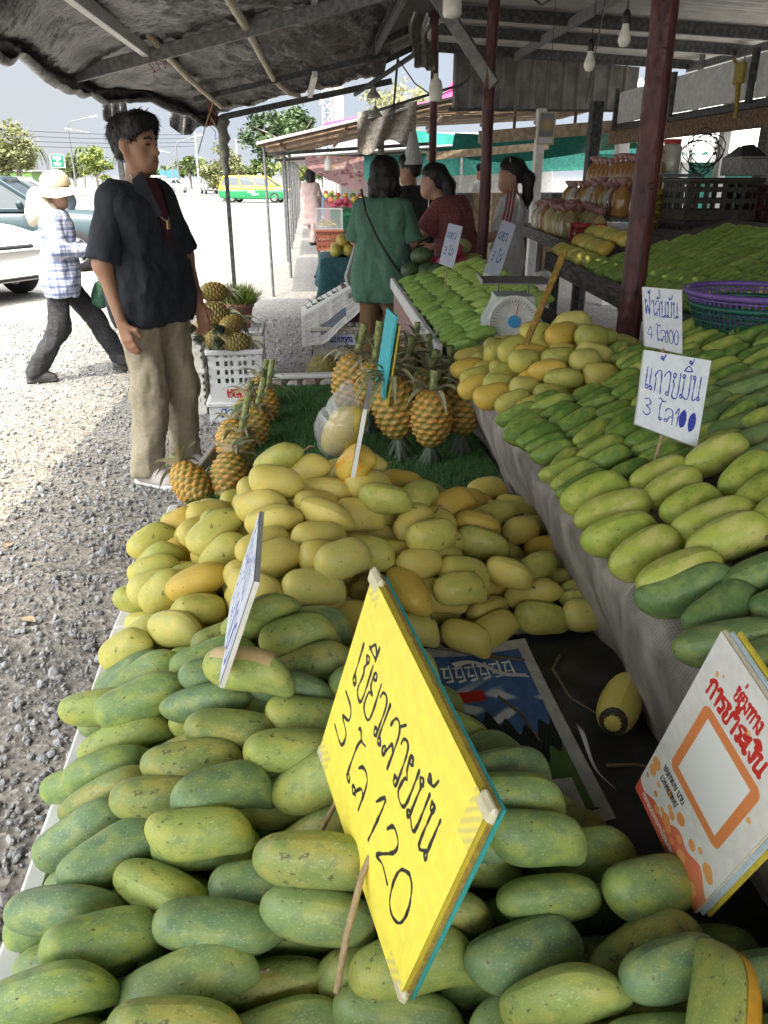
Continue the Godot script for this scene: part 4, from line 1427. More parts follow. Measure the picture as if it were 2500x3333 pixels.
func mango_heaps() -> void:
	mango_mats()
	# special mangoes first, so that the heap settles round them
	var ramp := func(x: float, a: float, b: float) -> float:
		return clampf((x - a) / (b - a), 0.0, 1.0)
	# green heap in front
	SP = []
	var xl := func(z: float) -> float:
		
		if z > -1.4: return lerpf(-0.395, -0.435, clampf((-0.45 - z) / 0.95, 0.0, 1.0))
		if z > -1.75: return lerpf(-0.435, -0.465, (-1.4 - z) / 0.35)
		return lerpf(-0.465, -0.40, clampf((-1.75 - z) / 0.4, 0.0, 1.0))
	var gh := func(x: float, z: float) -> float:
		var xm := 0.56
		if z < -0.55: xm = lerpf(0.54, 0.31, clampf((-0.55 - z) / 0.35, 0.0, 1.0))
		if z < -0.90: xm = lerpf(0.31, 0.12, clampf((-0.90 - z) / 0.3, 0.0, 1.0))
		if x > xm or x < xl.call(z) + 0.03: return -1.0
		var top := lerpf(0.115, 0.19, clampf((-0.62 - z) / 0.5, 0.0, 1.0))
		var l: float = ramp.call(x, xl.call(z) - 0.16, xl.call(z) + 0.34)
		var r: float = ramp.call(xm + 0.05 - x, 0.0, 0.20)
		var dip := clampf((Vector2(x - 0.02, z + 0.50).length() - 0.05) / 0.14, 0.25, 1.0)
		return 0.03 + top * minf(l, r) * dip
	var gw := func(p: Vector3) -> String:
		if p.x < -0.33: return "along the white table edge in the green heap"
		if Vector2(p.x + 0.12, p.z + 1.05).length() < 0.16: return "round the edge-on white card in the green heap"
		if p.x > 0.14: return "between the yellow card and the newspaper in the green heap"
		if p.z < -0.95: return "where the green heap meets the yellow one"
		return "facing the lettering of the yellow card in the green heap"
	heap({"L": 0.152, "R": 0.0375, "x0": -0.50, "x1": 0.60, "z0": -1.24, "z1": -0.22, "base": 0.50, "yaw": 0.05, "jit": 0.16, "height": gh, "xl": xl, "kinds": ["green"], "stem": 0.7, "label": "", "looks": ["plain green mango", "bluish green mango", "yellowish green mango", "pale green mango", "brown-scarred green mango"], "where": gw, "group": "green mangoes heaped on the low table", "deep": "green mangoes buried inside the front heap"})
	var yh := func(x: float, z: float) -> float:
		if z > -1.40 and x > 0.26 - (z + 1.40) * -1.2: return -1.0
		if z > -1.33 and x > 0.22: return -1.0
		if x > 0.60 or x < xl.call(z) + 0.03: return -1.0
		var top := 0.285
		if z > -1.62: top = lerpf(0.285, 0.20, clampf((z + 1.62) / 0.4, 0.0, 1.0))
		else: top = lerpf(0.285, 0.03, clampf((-1.66 - z) / 0.44, 0.0, 1.0))
		var l: float = ramp.call(x, xl.call(z) - 0.05, -0.08)
		var r: float = ramp.call(0.66 - x, 0.0, 0.58)
		var fr: float = 1.0
		if x > 0.05: fr = clampf(0.15 + (-1.28 - z) / 0.34, 0.0, 1.0)
		return 0.035 + top * minf(minf(l, r), fr)
	var yw := func(p: Vector3) -> String:
		if p.x < -0.28: return "along the gravel side of the big yellow heap"
		if Vector2(p.x - 0.07, p.z + 1.6).length() < 0.2: return "round the half-peeled mango on the big yellow heap"
		if p.x > 0.32: return "at the grey cloth side of the big yellow heap"
		if p.z > -1.45: return "bordering the green mangoes in the big yellow heap"
		if p.z < -1.8: return "facing the pineapples in the big yellow heap"
		return "in the middle of the big yellow heap"
	heap({"L": 0.120, "R": 0.038, "x0": -0.48, "x1": 0.62, "z0": -2.12, "z1": -1.24, "base": 0.50, "yaw": 0.06, "jit": 0.34, "height": yh, "xl": xl, "kinds": ["yellow"], "stem": 0.75, "label": "", "looks": ["golden yellow mango", "lemon yellow mango", "orange-yellow mango", "greenish yellow mango", "speckled yellow mango"], "where": yw, "group": "yellow mangoes heaped on the low table", "deep": "yellow mangoes buried inside the big yellow heap"})
	# counter: long blue-green, big light green, small dark green, then a yellow heap
	var s1 := "long blue-green mango at the near end of the raised counter"
	terrace("long", s1, "long green mangoes on the raised counter", 0.565, -0.52, -1.02, 7, 0.105, 0.070, 0.842, 0.026, 0.10, 0.10)
	var s2 := "big light green mango on the raised counter below the two white price cards"
	terrace("light", s2, "big light green mangoes on the raised counter", 0.545, -1.03, -1.42, 3, 0.118, 0.082, 0.846, 0.036, 0.14, 0.12)
	terrace("long", "dark green mango behind the big light green ones under the nearer white price card", "dark green mangoes right of the white price card", 0.90, -1.06, -1.75, 6, 0.11, 0.072, 0.935, 0.030, 0.14, 0.12)
	var s3 := "small pointed dark green mango in shingled rows on the raised counter"
	terrace("dark", s3, "small dark green mangoes on the raised counter", 0.545, -1.44, -2.04, 4, 0.095, 0.056, 0.835, 0.026, 0.16, 0.16)
	terrace("dark", s3, "small dark green mangoes on the raised counter", 0.93, -1.5, -2.30, 5, 0.10, 0.060, 0.945, 0.026, 0.16, 0.16)
	SP = []
	var ch := func(x: float, z: float) -> float:
		var d := Vector2((x - 0.80) / 0.34, (z + 2.42) / 0.42).length()
		if d > 1.05: return -1.0
		return 0.03 + 0.19 * (1.0 - d)
	heap({"L": 0.125, "R": 0.037, "x0": 0.50, "x1": 1.12, "z0": -2.86, "z1": -2.02, "base": 0.80, "yaw": 0.15, "jit": 0.18, "height": ch, "kinds": ["yellow"], "stem": 0.2, "label": "ripe yellow mango in the heap next to the weighing scale", "group": "yellow mangoes heaped by the scale", "deep": "yellow mangoes buried inside the heap by the scale"})
	# far counter rows
	var s5 := "pale green mango in the neat rows on the farther counter"
	terrace("pale", s5, "pale green mangoes on the farther counter", 0.565, -2.98, -5.1, 2, 0.105, 0.060, 0.835, 0.030, 0.14, 0.1, 0.02, 1.05, 0)
	terrace("pale", s5, "pale green mangoes on the farther counter", 0.78, -3.35, -5.1, 3, 0.105, 0.064, 0.89, 0.022, 0.14, 0.1, 0.02, 1.1, 1)
	# back table rows
	terrace("dark", "dark green mango in the terraced rows on the back table", "dark green mangoes on the back table", 1.50, -2.75, -4.7, 7, 0.125, 0.064, 0.965, 0.030, 0.17, 0.05, 0.1, 1.15, 1)
	terrace("yellow", "small yellow mango in the terraced rows on the back table", "yellow mangoes on the back table", 1.70, -4.8, -5.7, 3, 0.11, 0.07, 0.97, 0.06, 0.2, 0.0, 0.1, 0.95)
	SP = []
	var bh := func(x: float, z: float) -> float:
		var d := Vector2((x - 1.80) / 0.26, (z + 2.62) / 0.24).length()
		if d > 1.0: return -1.0
		return 0.03 + 0.12 * (1.0 - d)
	heap({"L": 0.125, "R": 0.037, "x0": 1.5, "x1": 2.4, "z0": -3.0, "z1": -2.3, "base": 0.98, "yaw": 0.1, "jit": 0.2, "height": bh, "kinds": ["yellow"], "stem": 0.1, "label": "yellow mango in the small heap behind the purple basket", "group": "yellow mangoes behind the purple basket", "deep": "yellow mangoes under the small heap"})
	mango_specials()

func mango_specials() -> void:
	var flesh := mottled("mango_flesh", Color(0.62, 0.29, 0.02), Color(0.74, 0.38, 0.03), 12.0, 0.35)
	# bruised mango alone on the black table
	var a := put_mango("yellow", Transform3D(Basis(Vector3.UP, 1.0) * Basis(Vector3.RIGHT, 0.2) * Basis.from_scale(Vector3(1.12, 1.15, 1.15)), Vector3(0.535, 0.545, -1.115)), "single yellow mango with a blackened end lying alone against the grey cloth", "", 0.0, 0, 0)
	a.name = numbered("bruised_mango")
	part(a, "black_bruise", mango_mesh(0.124, 0.0400, 0.02, 0.6, 0.06, 10, 14, 0.82, 1.0, 0.0, 1.0, 1.09, 1.02, 0.24), mottled("bruise", Color(0.012, 0.01, 0.008), Color(0.06, 0.045, 0.025), 30.0))
	# half-peeled ripe mango on top of the yellow heap
	var b := put_mango("yellow", Transform3D(Basis(Vector3.UP, -0.9) * Basis(Vector3(0, 0, 1), 0.5), Vector3(0.085, 0.845, -1.60)), "half-peeled orange mango on top of the yellow heap holding a price card", "", 0.0, 2, 1)
	b.name = numbered("peeled_mango")
	part(b, "peeled_flesh", mango_mesh(0.130, 0.0405, 0.03, 0.8, 0.10, 6, 6, 0.25, 1.0, 0.0, 1.0, 1.08, 1.05, 0.28), flesh)
	# cut green mango with a wedge of flesh showing
	var c := put_mango("green", Transform3D(Basis(Vector3.UP, -0.45) * Basis(Vector3(0, 0, 1), -0.1), Vector3(-0.115, 0.735, -0.995)), "green mango with a pale orange slice cut out of its top", "", 0.0, 2, 0)
	c.name = numbered("cut_mango")
	part(c, "cut_flesh", mango_mesh(0.154, 0.0375, -0.05, 1.0, 0.0, 9, 4, 0.32, 0.92, -0.10, 0.10, 1.03), mottled("mango_flesh_pale", Color(0.62, 0.40, 0.16), Color(0.70, 0.52, 0.26), 10.0, 0.4))
	# mango with a slit skin in the near right corner
	var d := put_mango("green", Transform3D(Basis(Vector3.UP, 1.25) * Basis(Vector3.RIGHT, 0.9), Vector3(0.375, 0.665, -0.475)), "long green mango with a slit showing yellow flesh, standing below the white payment card", "", 0.0, 2, 3)
	d.name = numbered("slit_mango")
	part(d, "cut_flesh", mango_mesh(0.164, 0.0365, -0.04, 1.0, 0.12, 14, 3, 0.10, 0.72, -0.07, 0.06, 1.03), flesh)

# ---------------------------------------------------------------- neighbouring stalls down the row
func rand_boxy(a: float, b: float) -> float: return rng.randf_range(a, b)

func leaf_crown(st: SurfaceTool, centre: Vector3, size: Vector3, n: int, leaf: float, cols: Array, seed_: int) -> void:
	var r := RandomNumberGenerator.new()
	r.seed = seed_
	var nz := FastNoiseLite.new()
	nz.seed = seed_
	nz.frequency = 1.2
	var clumps := []
	for k in 16 + n / 300:
		var d := Vector3(r.randfn(), r.randfn(), r.randfn()).normalized() * pow(r.randf(), 0.45)
		if d.y < -0.75: d.y *= 0.5
		clumps.append([d * size * 0.82, r.randf_range(0.16, 0.34) * minf(size.x, size.y), r.randf()])
	st.set_smooth_group(-1)
	for k in n:
		var c: Array = clumps[r.randi() % clumps.size()]
		var o = Vector3(r.randfn(), r.randfn() * 0.75, r.randfn()) * c[1] * 0.55
		var p: Vector3 = centre + c[0] + o
		var ax := Vector3(r.randfn(), r.randfn() * 0.6 - 0.2, r.randfn()).normalized()
		var bx := ax.cross(Vector3(r.randfn(), r.randfn(), r.randfn())).normalized()
		var l := leaf * r.randf_range(0.6, 1.4)
		var col: Color = (cols[0] as Color).lerp(cols[1], clampf(c[2] * 0.6 + r.randf() * 0.5, 0.0, 1.0))
		st.set_color(col)
		tri(st, p - ax * l, p + bx * l * 0.45, p + ax * l)
		st.set_color(col)
		tri(st, p - ax * l, p + ax * l, p - bx * l * 0.45 + Vector3(0, l * 0.2, 0))

func tree(called: String, label: String, at: Vector3, h: float, crown: Vector3, n: int, leaf: float, cols: Array, seed_: int, group: String, trunk_r := 0.14, low := 0.35) -> void:
	var t := thing(called, label, "tree", at, 0.0, group)
	var r := RandomNumberGenerator.new()
	r.seed = seed_ + 5
	var st := stool()
	var cc := Vector3(0, h - crown.y, 0)
	tube(st, [Vector3(0, -0.05, 0), Vector3(r.randf_range(-0.1, 0.1), h * low * 0.6, 0.05), Vector3(r.randf_range(-0.2, 0.2), h * 0.6, 0), Vector3(0, h * 0.85, 0)], [trunk_r, trunk_r * 0.8, trunk_r * 0.55, trunk_r * 0.2], 8)
	for k in 7:
		var a := r.randf() * TAU
		var e := cc + Vector3(cos(a) * crown.x * 0.7, r.randf_range(-0.5, 0.6) * crown.y, sin(a) * crown.z * 0.7)
		var s := Vector3(0, h * r.randf_range(low, 0.62), 0)
		tube(st, [s, s.lerp(e, 0.5) + Vector3(0, 0.15, 0), e], [trunk_r * 0.45, trunk_r * 0.28, trunk_r * 0.08], 6)
	part(t, "trunk", done(st), mottled("bark", Color(0.13, 0.11, 0.09), Color(0.27, 0.24, 0.2), 2.0, 0.9))
	var sc := stool()
	leaf_crown(sc, cc, crown, n, leaf, cols, seed_)
	var m := vcol("foliage", 0.6)
	m.backlight_enabled = true
	m.backlight = Color(0.10, 0.13, 0.03)
	part(t, "crown", done(sc), m)

func next_stalls() -> void:
	# first neighbour: board roof on thin poles
	var t := thing("board_roofed_stall", "neighbouring stall with a sagging brown board roof on thin metal poles", "stall")
	var yl := func(x: float) -> float:
		return 1.80 + (x + 0.55) * 0.215 if x < 1.8 else 2.305 + (x - 1.8) * 0.05
	for k in 20:
		var z := -10.55 - k * 0.26
		var st := stool()
		var dy := rng.randf_range(-0.012, 0.012)
		bar(st, Vector3(-0.56, yl.call(-0.56) + dy, z), Vector3(1.8, yl.call(1.8) + dy, z), 0.235, 0.02, 0.003)
		bar(st, Vector3(1.8, yl.call(1.8) + dy, z), Vector3(4.6, yl.call(4.6) + dy, z), 0.235, 0.02, 0.003)
		part(t, "roof_board", done(st), [M["wood"], mottled("brown_board", Color(0.10, 0.065, 0.04), Color(0.2, 0.135, 0.085), 2.0, 0.8)][k % 2])
	for x in [-0.3, 0.5, 1.3, 2.2, 3.2, 4.2]:
		part(t, "batten", bar_mesh(Vector3(x, yl.call(x) - 0.04, -10.5), Vector3(x, yl.call(x) - 0.04, -15.6), 0.04, 0.05), M["wood"])
	part(t, "metal_edge", bar_mesh(Vector3(-0.6, yl.call(-0.6) + 0.03, -10.42), Vector3(1.8, yl.call(1.8) + 0.03, -10.42), 0.05, 0.03), M["zinc"])
	part(t, "metal_edge", bar_mesh(Vector3(1.8, yl.call(1.8) + 0.03, -10.42), Vector3(4.6, yl.call(4.6) + 0.03, -10.42), 0.05, 0.03), M["zinc"])
	part(t, "cross_pole", bar_mesh(Vector3(-0.5, 1.72, -11.0), Vector3(1.6, 1.85, -11.0), 0.04, 0.04), M["dark_steel"])
	part(t, "cross_pole", bar_mesh(Vector3(-0.5, 1.70, -13.4), Vector3(1.6, 1.82, -13.4), 0.04, 0.04), M["dark_steel"])
	for p in [[-0.5, -10.6, 0.018], [-0.31, -12.7, 0.022], [-0.42, -15.4, 0.02]]:
		part(t, "pole", tube_mesh([Vector3(p[0], 0, p[1]), Vector3(p[0] - 0.02, 1.84, p[1])], p[2], 8), M["steel"])
	part(t, "pole", tube_mesh([Vector3(0.98, 0, -11.2), Vector3(0.98, 2.1, -11.2)], 0.045, 10), M["grey_wood"])
	part(t, "roof_batten_stub", bar_mesh(Vector3(1.42, 1.93, -9.95), Vector3(1.64, 2.12, -10.3), 0.035, 0.035), M["pale_wood"])
	# bunched grey net over its corner
	var nt := func(u: float, v: float) -> Vector3:
		return Vector3(0.62 + u * 0.72, 2.16 + u * 0.13 - v * (0.42 + 0.06 * sin(u * 9.0)), -10.42 + 0.05 * sin(u * 14.0 + v * 4.0) + 0.03)
	part(t, "plastic_net", sheet_mesh(nt, 26, 12), mottled("old_net", Color(0.13, 0.11, 0.085), Color(0.27, 0.235, 0.19), 4.0, 0.7))
	# floral cloth hung as a sunshade
	var p := Pic.new(160, 128, Color(0.80, 0.66, 0.67))
	var r := RandomNumberGenerator.new()
	r.seed = 3
	for k in 90:
		p.dab(r.randf() * 160, r.randf() * 128, r.randf_range(2, 7), [Color(0.62, 0.42, 0.47), Color(0.9, 0.82, 0.8), Color(0.7, 0.5, 0.55)][k % 3])
	for k in 8: p.dab(r.randf() * 160, r.randf() * 128, r.randf_range(2, 4), Color(0.85, 0.75, 0.3))
	var bf := func(u: float, v: float) -> Vector3:
		var y0 := 1.72 - 0.01 * u
		var y1 := lerpf(1.60, 1.24, pow(u, 0.75))
		return Vector3(-0.02 + u * 0.80, lerpf(y0, y1, v), -11.6 + 0.03 * sin(u * 8.0) * v)
	var fm := pic_mat("floral_cloth", p, 0.9)
	fm.backlight_enabled = true
	fm.backlight = Color(0.25, 0.18, 0.18)
	tag(part(self, "floral_sunshade", sheet_mesh(bf, 16, 10), fm), "pinkish floral cloth hung as a sunshade under the brown board roof", "cloth")
	# rows of farther stalls
	var roofs := [[-16.2, -20.5, 1.95, Color(0.42, 0.42, 0.42), "grey sheet roof"], [-21.2, -26.0, 2.05, Color(0.34, 0.30, 0.25), "weathered brown roof"], [-27.0, -33.0, 2.1, Color(0.36, 0.38, 0.42), "bluish grey roof"], [-34.0, -42.0, 2.15, Color(0.45, 0.42, 0.38), "pale roof"]]
	for q in roofs:
		var s := thing("market_stall", "distant market stall with a %s on thin poles" % q[4], "stall")
		part(s, "roof", slab_mesh([Vector3(-0.5, q[2] - 0.12, q[0]), Vector3(9.5, q[2] + 0.5, q[0]), Vector3(9.5, q[2] + 0.5, q[1]), Vector3(-0.5, q[2] - 0.12, q[1])], 0.03), mottled("stall_roof_%d" % int(q[0]), q[3] * 0.7, q[3], 1.0))  # roof carried far to the right to cut light behind the snack counter
		for z in [q[0] - 0.1, (q[0] + q[1]) * 0.5, q[1] + 0.1]:
			part(s, "pole", tube_mesh([Vector3(-0.40, 0, z), Vector3(-0.40, q[2] - 0.1, z)], 0.022, 6), M["steel"])
			part(s, "pole", tube_mesh([Vector3(3.0, 0, z), Vector3(3.0, q[2] + 0.28, z)], 0.03, 6), M["steel"])
		part(s, "table", box_mesh(Vector3(1.3, 0.72, absf(q[1] - q[0]) * 0.8), 0.01), [mottled("table_cloth_blue", Color(0.07, 0.13, 0.22), Color(0.12, 0.2, 0.32), 2.0), mottled("table_cloth_maroon", Color(0.16, 0.04, 0.05), Color(0.26, 0.08, 0.08), 2.0)][int(-q[0]) % 2]).position = Vector3(1.25, 0.36, (q[0] + q[1]) * 0.5)
		part(s, "added_cloth", bar_mesh(Vector3(0.8, 1.62, q[0] - 0.2), Vector3(9.0, 1.95, q[0] - 0.2), 0.012, 0.42, 0.002), [mottled("cloth_teal", Color(0.01, 0.12, 0.09), Color(0.02, 0.18, 0.14), 2.0), mottled("cloth_yellow", Color(0.45, 0.3, 0.05), Color(0.6, 0.42, 0.1), 2.0)][int(-q[0]) % 2])  # cloth added to cut the light coming through from behind
		for k in 10:
			var o := stool()
			lathe(o, [Vector2(0, -0.09), Vector2(0.08, -0.05), Vector2(0.1, 0.02), Vector2(0.06, 0.09), Vector2(0, 0.1)], 8, Vector3(0.75 + (k % 5) * 0.25, 0.80 + (0.12 if k > 4 else 0.0), q[0] - 0.6 - (k / 5) * 0.5))
			part(s, "fruit", done(o), [mottled("far_fruit_red", Color(0.4, 0.06, 0.06), Color(0.55, 0.12, 0.08), 8.0), mottled("far_fruit_yellow", Color(0.5, 0.36, 0.05), Color(0.6, 0.45, 0.08), 8.0), mottled("far_fruit_green", Color(0.12, 0.2, 0.04), Color(0.2, 0.3, 0.06), 8.0)][(k * 7 + int(-q[0])) % 3])
	# cartons and crates piled at the back of the neighbouring stalls
	for k in 22:
		var sz := Vector3(rng.randf_range(0.4, 0.7), rng.randf_range(0.3, 0.5), rng.randf_range(0.35, 0.5))
		var col := k % 11
		var lvl := k / 11
		var cm: Material = [mottled("carton_brown", Color(0.17, 0.11, 0.06), Color(0.28, 0.19, 0.11), 2.0), mottled("carton_grey", Color(0.09, 0.09, 0.09), Color(0.16, 0.16, 0.155), 2.0), mottled("carton_dark", Color(0.03, 0.028, 0.026), Color(0.06, 0.055, 0.05), 2.0)][k % 3]
		var o := thing("carton", "%s carton in the %s row stacked behind the snack counter" % [["brown", "grey", "dark"][k % 3], ["lower", "upper"][lvl]], "carton", Vector3(2.35 + col * 0.62, 0.0 + lvl * 0.62, -13.4 - (col % 2) * 0.2), rng.randf_range(-0.1, 0.1), "cartons behind the snack counter")
		part(o, "box", box_mesh(Vector3(sz.x, 0.6, sz.z), 0.008), cm).position.y = 0.305
		part(o, "tape", box_mesh(Vector3(0.05, 0.604, sz.z + 0.004), 0.0), M["pale_wood"]).position.y = 0.305
	# goods of the first neighbour
	var yt := thing("cloth_covered_table", "table under a draped dark teal cloth with round yellow fruit on it", "table", Vector3(0.52, 0, -8.3))
	var cf := func(u: float, v: float) -> Vector3:
		var a := u * TAU
		var sq := Vector2(clampf(cos(a) * 1.5, -1, 1) * 0.42, clampf(sin(a) * 1.5, -1, 1) * 0.40)
		if v < 0.4: return Vector3(sq.x * v / 0.4, 0.72, sq.y * v / 0.4)
		var d := (v - 0.4) / 0.6
		var k := 1.0 + d * (0.06 + 0.10 * sin(a * 9.0) * d)
		return Vector3(sq.x * k, 0.72 - d * (0.30 + 0.08 * sin(a * 3.0 + 1.0)), sq.y * k)
	part(yt, "tablecloth", sheet_mesh(cf, 96, 14), mottled("teal_cloth", Color(0.012, 0.065, 0.075), Color(0.03, 0.12, 0.135), 3.0, 0.8))
	for x in [-0.36, 0.36]:
		for z in [-0.34, 0.34]: part(yt, "leg", bar_mesh(Vector3(x, 0, z), Vector3(x, 0.71, z), 0.04, 0.04), M["dark_steel"])
	var mel := lathe_mesh([Vector2(0, -0.062), Vector2(0.03, -0.056), Vector2(0.054, -0.03), Vector2(0.06, 0.0), Vector2(0.052, 0.032), Vector2(0.028, 0.056), Vector2(0, 0.062)], 14)
	var spots := []
	for i in 5:
		for j in 4: spots.append(Vector3(-0.26 + i * 0.125, 0.78, -0.05 + j * 0.115))
	for i in 4:
		for j in 3: spots.append(Vector3(-0.19 + i * 0.125, 0.86, -0.0 + j * 0.115))
	for i in 2:
		for j in 2: spots.append(Vector3(-0.06 + i * 0.125, 0.94, 0.05 + j * 0.115))
	for s in spots:
		var o := part(self, "yellow_melon", mel, [mottled("melon_a", Color(0.42, 0.28, 0.035), Color(0.58, 0.42, 0.07), 12.0, 0.45), mottled("melon_b", Color(0.38, 0.33, 0.05), Color(0.5, 0.44, 0.08), 12.0, 0.45)][rng.randi() % 2])
		o.position = yt.position + s + Vector3(rng.randf_range(-0.01, 0.01), 0, rng.randf_range(-0.01, 0.01))
		o.rotation = Vector3(rng.randf_range(-1.8, 1.8), rng.randf() * TAU, 0)
		tag(o, "round yellow fruit piled on the teal cloth table", "fruit", "yellow fruit on the teal table")
	# glass case on an orange crate
	var oc := thing("orange_crate", "orange plastic crate with slotted sides supporting a glass case", "crate", Vector3(0.27, 0.0, -11.1))
	crate_parts(oc, Vector3(0.36, 0.26, 0.4), mottled("orange_plastic", Color(0.30, 0.085, 0.04), Color(0.40, 0.13, 0.07), 4.0, 0.45), 0.55, 5, 3)
	for x in [-0.15, 0.15]:
		for z in [-0.17, 0.17]: part(oc, "leg", bar_mesh(Vector3(x, 0, z), Vector3(x, 0.55, z), 0.03, 0.03), M["steel"])
	var gc := thing("glass_case", "small glass display case with bananas standing on the orange crate", "display case", Vector3(0.27, 0.82, -11.1))
	for x in [-0.17, 0.17]:
		for z in [-0.18, 0.18]: part(gc, "frame", bar_mesh(Vector3(x, 0, z), Vector3(x, 0.24, z), 0.018, 0.018), M["aluminium"])
	part(gc, "base", box_mesh(Vector3(0.36, 0.015, 0.38)), M["aluminium"])
	part(gc, "lid", box_mesh(Vector3(0.36, 0.015, 0.38)), M["aluminium"]).position.y = 0.245
	var gl := mk("case_glass", Color(0.8, 0.85, 0.87), 0.05)
	gl.transparency = BaseMaterial3D.TRANSPARENCY_ALPHA
	gl.albedo_color.a = 0.15
	part(gc, "pane", box_mesh(Vector3(0.32, 0.22, 0.004), 0.0), gl).position = Vector3(0, 0.125, 0.185)
	part(gc, "pane", box_mesh(Vector3(0.004, 0.22, 0.34), 0.0), gl).position = Vector3(-0.172, 0.125, 0)
	for k in 6:
		var b := tube_mesh([Vector3(-0.06, 0.02, 0), Vector3(-0.02, 0.045, 0.0), Vector3(0.03, 0.045, 0), Vector3(0.07, 0.02, 0)], [0.006, 0.018, 0.018, 0.006], 8)
		var o := part(self, "banana", b, mottled("banana_skin", Color(0.5, 0.34, 0.04), Color(0.62, 0.46, 0.07), 10.0, 0.5))
		o.position = Vector3(0.17 + (k % 3) * 0.07, 0.83 + (k / 3) * 0.03, -11.0 - (k / 3) * 0.05)
		o.rotation.y = rng.randf_range(-0.6, 0.6)
		tag(o, "yellow banana inside the glass case on the orange crate", "banana", "bananas in the glass case")
	# green basket of dragon fruit
	var gb := thing("green_basket", "green slotted plastic crate heaped with pink dragon fruit", "crate", Vector3(0.52, 0.68, -13.1))
	crate_parts(gb, Vector3(0.36, 0.34, 0.4), mottled("green_plastic", Color(0.01, 0.10, 0.05), Color(0.02, 0.17, 0.08), 4.0, 0.45), 0.0, 5, 4)
	part(gb, "stand", box_mesh(Vector3(0.34, 0.66, 0.4)), mottled("stand_dark", Color(0.03, 0.05, 0.04), Color(0.06, 0.09, 0.07), 3.0)).position.y = -0.34
	for k in 12:
		var st := stool()
		lathe(st, [Vector2(0, -0.07), Vector2(0.04, -0.05), Vector2(0.055, 0), Vector2(0.035, 0.05), Vector2(0.01, 0.075), Vector2(0, 0.09)], 10)
		var o := part(self, "dragon_fruit", done(st), mottled("dragon_fruit_skin", Color(0.38, 0.02, 0.08), Color(0.55, 0.06, 0.14), 14.0, 0.5))
		o.position = gb.position + Vector3(-0.13 + (k % 4) * 0.09, 0.36 + (0.06 if k % 4 in [1, 2] else 0.0), 0.13 - (k / 4) * 0.12)
		o.rotation = Vector3(1.2 + rng.randf() * 0.6, rng.randf() * TAU, 0)
		tag(o, "pink dragon fruit heaped in the green plastic crate", "dragon fruit", "dragon fruit in the green crate")
	# dragon fruit and dark melons at the end of the farther counter
	for q in [[0.90, 0.90, -5.35, "dragon"], [0.99, 0.9, -5.45, "dragon"], [0.95, 0.98, -5.4, "dragon"], [0.86, 0.88, -5.5, "dragon"], [1.04, 0.99, -5.6, "melon"], [1.12, 0.9, -5.5, "melon"], [0.78, 0.86, -5.32, "dark"], [0.67, 0.86, -5.36, "dark"], [0.74, 0.95, -5.40, "dark"], [0.84, 0.86, -5.26, "dark"], [1.0, 0.86, -5.28, "dark"], [1.08, 0.86, -5.30, "dark"], [0.92, 0.855, -5.25, "dark"]]:
		var st := stool()
		lathe(st, [Vector2(0, -0.075), Vector2(0.045, -0.055), Vector2(0.062, 0), Vector2(0.045, 0.055), Vector2(0.015, 0.08), Vector2(0, 0.085)], 14)
		var mt: Material = M["dragon_fruit_skin"]
		var lab := "pink dragon fruit at the far end of the farther counter"
		var nm := "dragon_fruit"
		if q[3] == "melon":
			mt = mottled("melon_green", Color(0.2, 0.22, 0.06), Color(0.36, 0.36, 0.12), 10.0, 0.5)
			lab = "yellowish green melon beside the pink dragon fruit"
			nm = "melon"
		elif q[3] == "dark":
			mt = mottled("avocado_skin", Color(0.03, 0.06, 0.025), Color(0.08, 0.13, 0.05), 10.0, 0.5)
			lab = "large dark green fruit before the pink dragon fruit"
			nm = "dark_green_fruit"
		var o := part(self, nm, done(st), mt)
		o.position = Vector3(q[0], q[1], q[2])
		o.rotation = Vector3(1.4, rng.randf_range(0.6, 2.0), 0)
		tag(o, lab, "fruit", "fruit at the end of the farther counter")

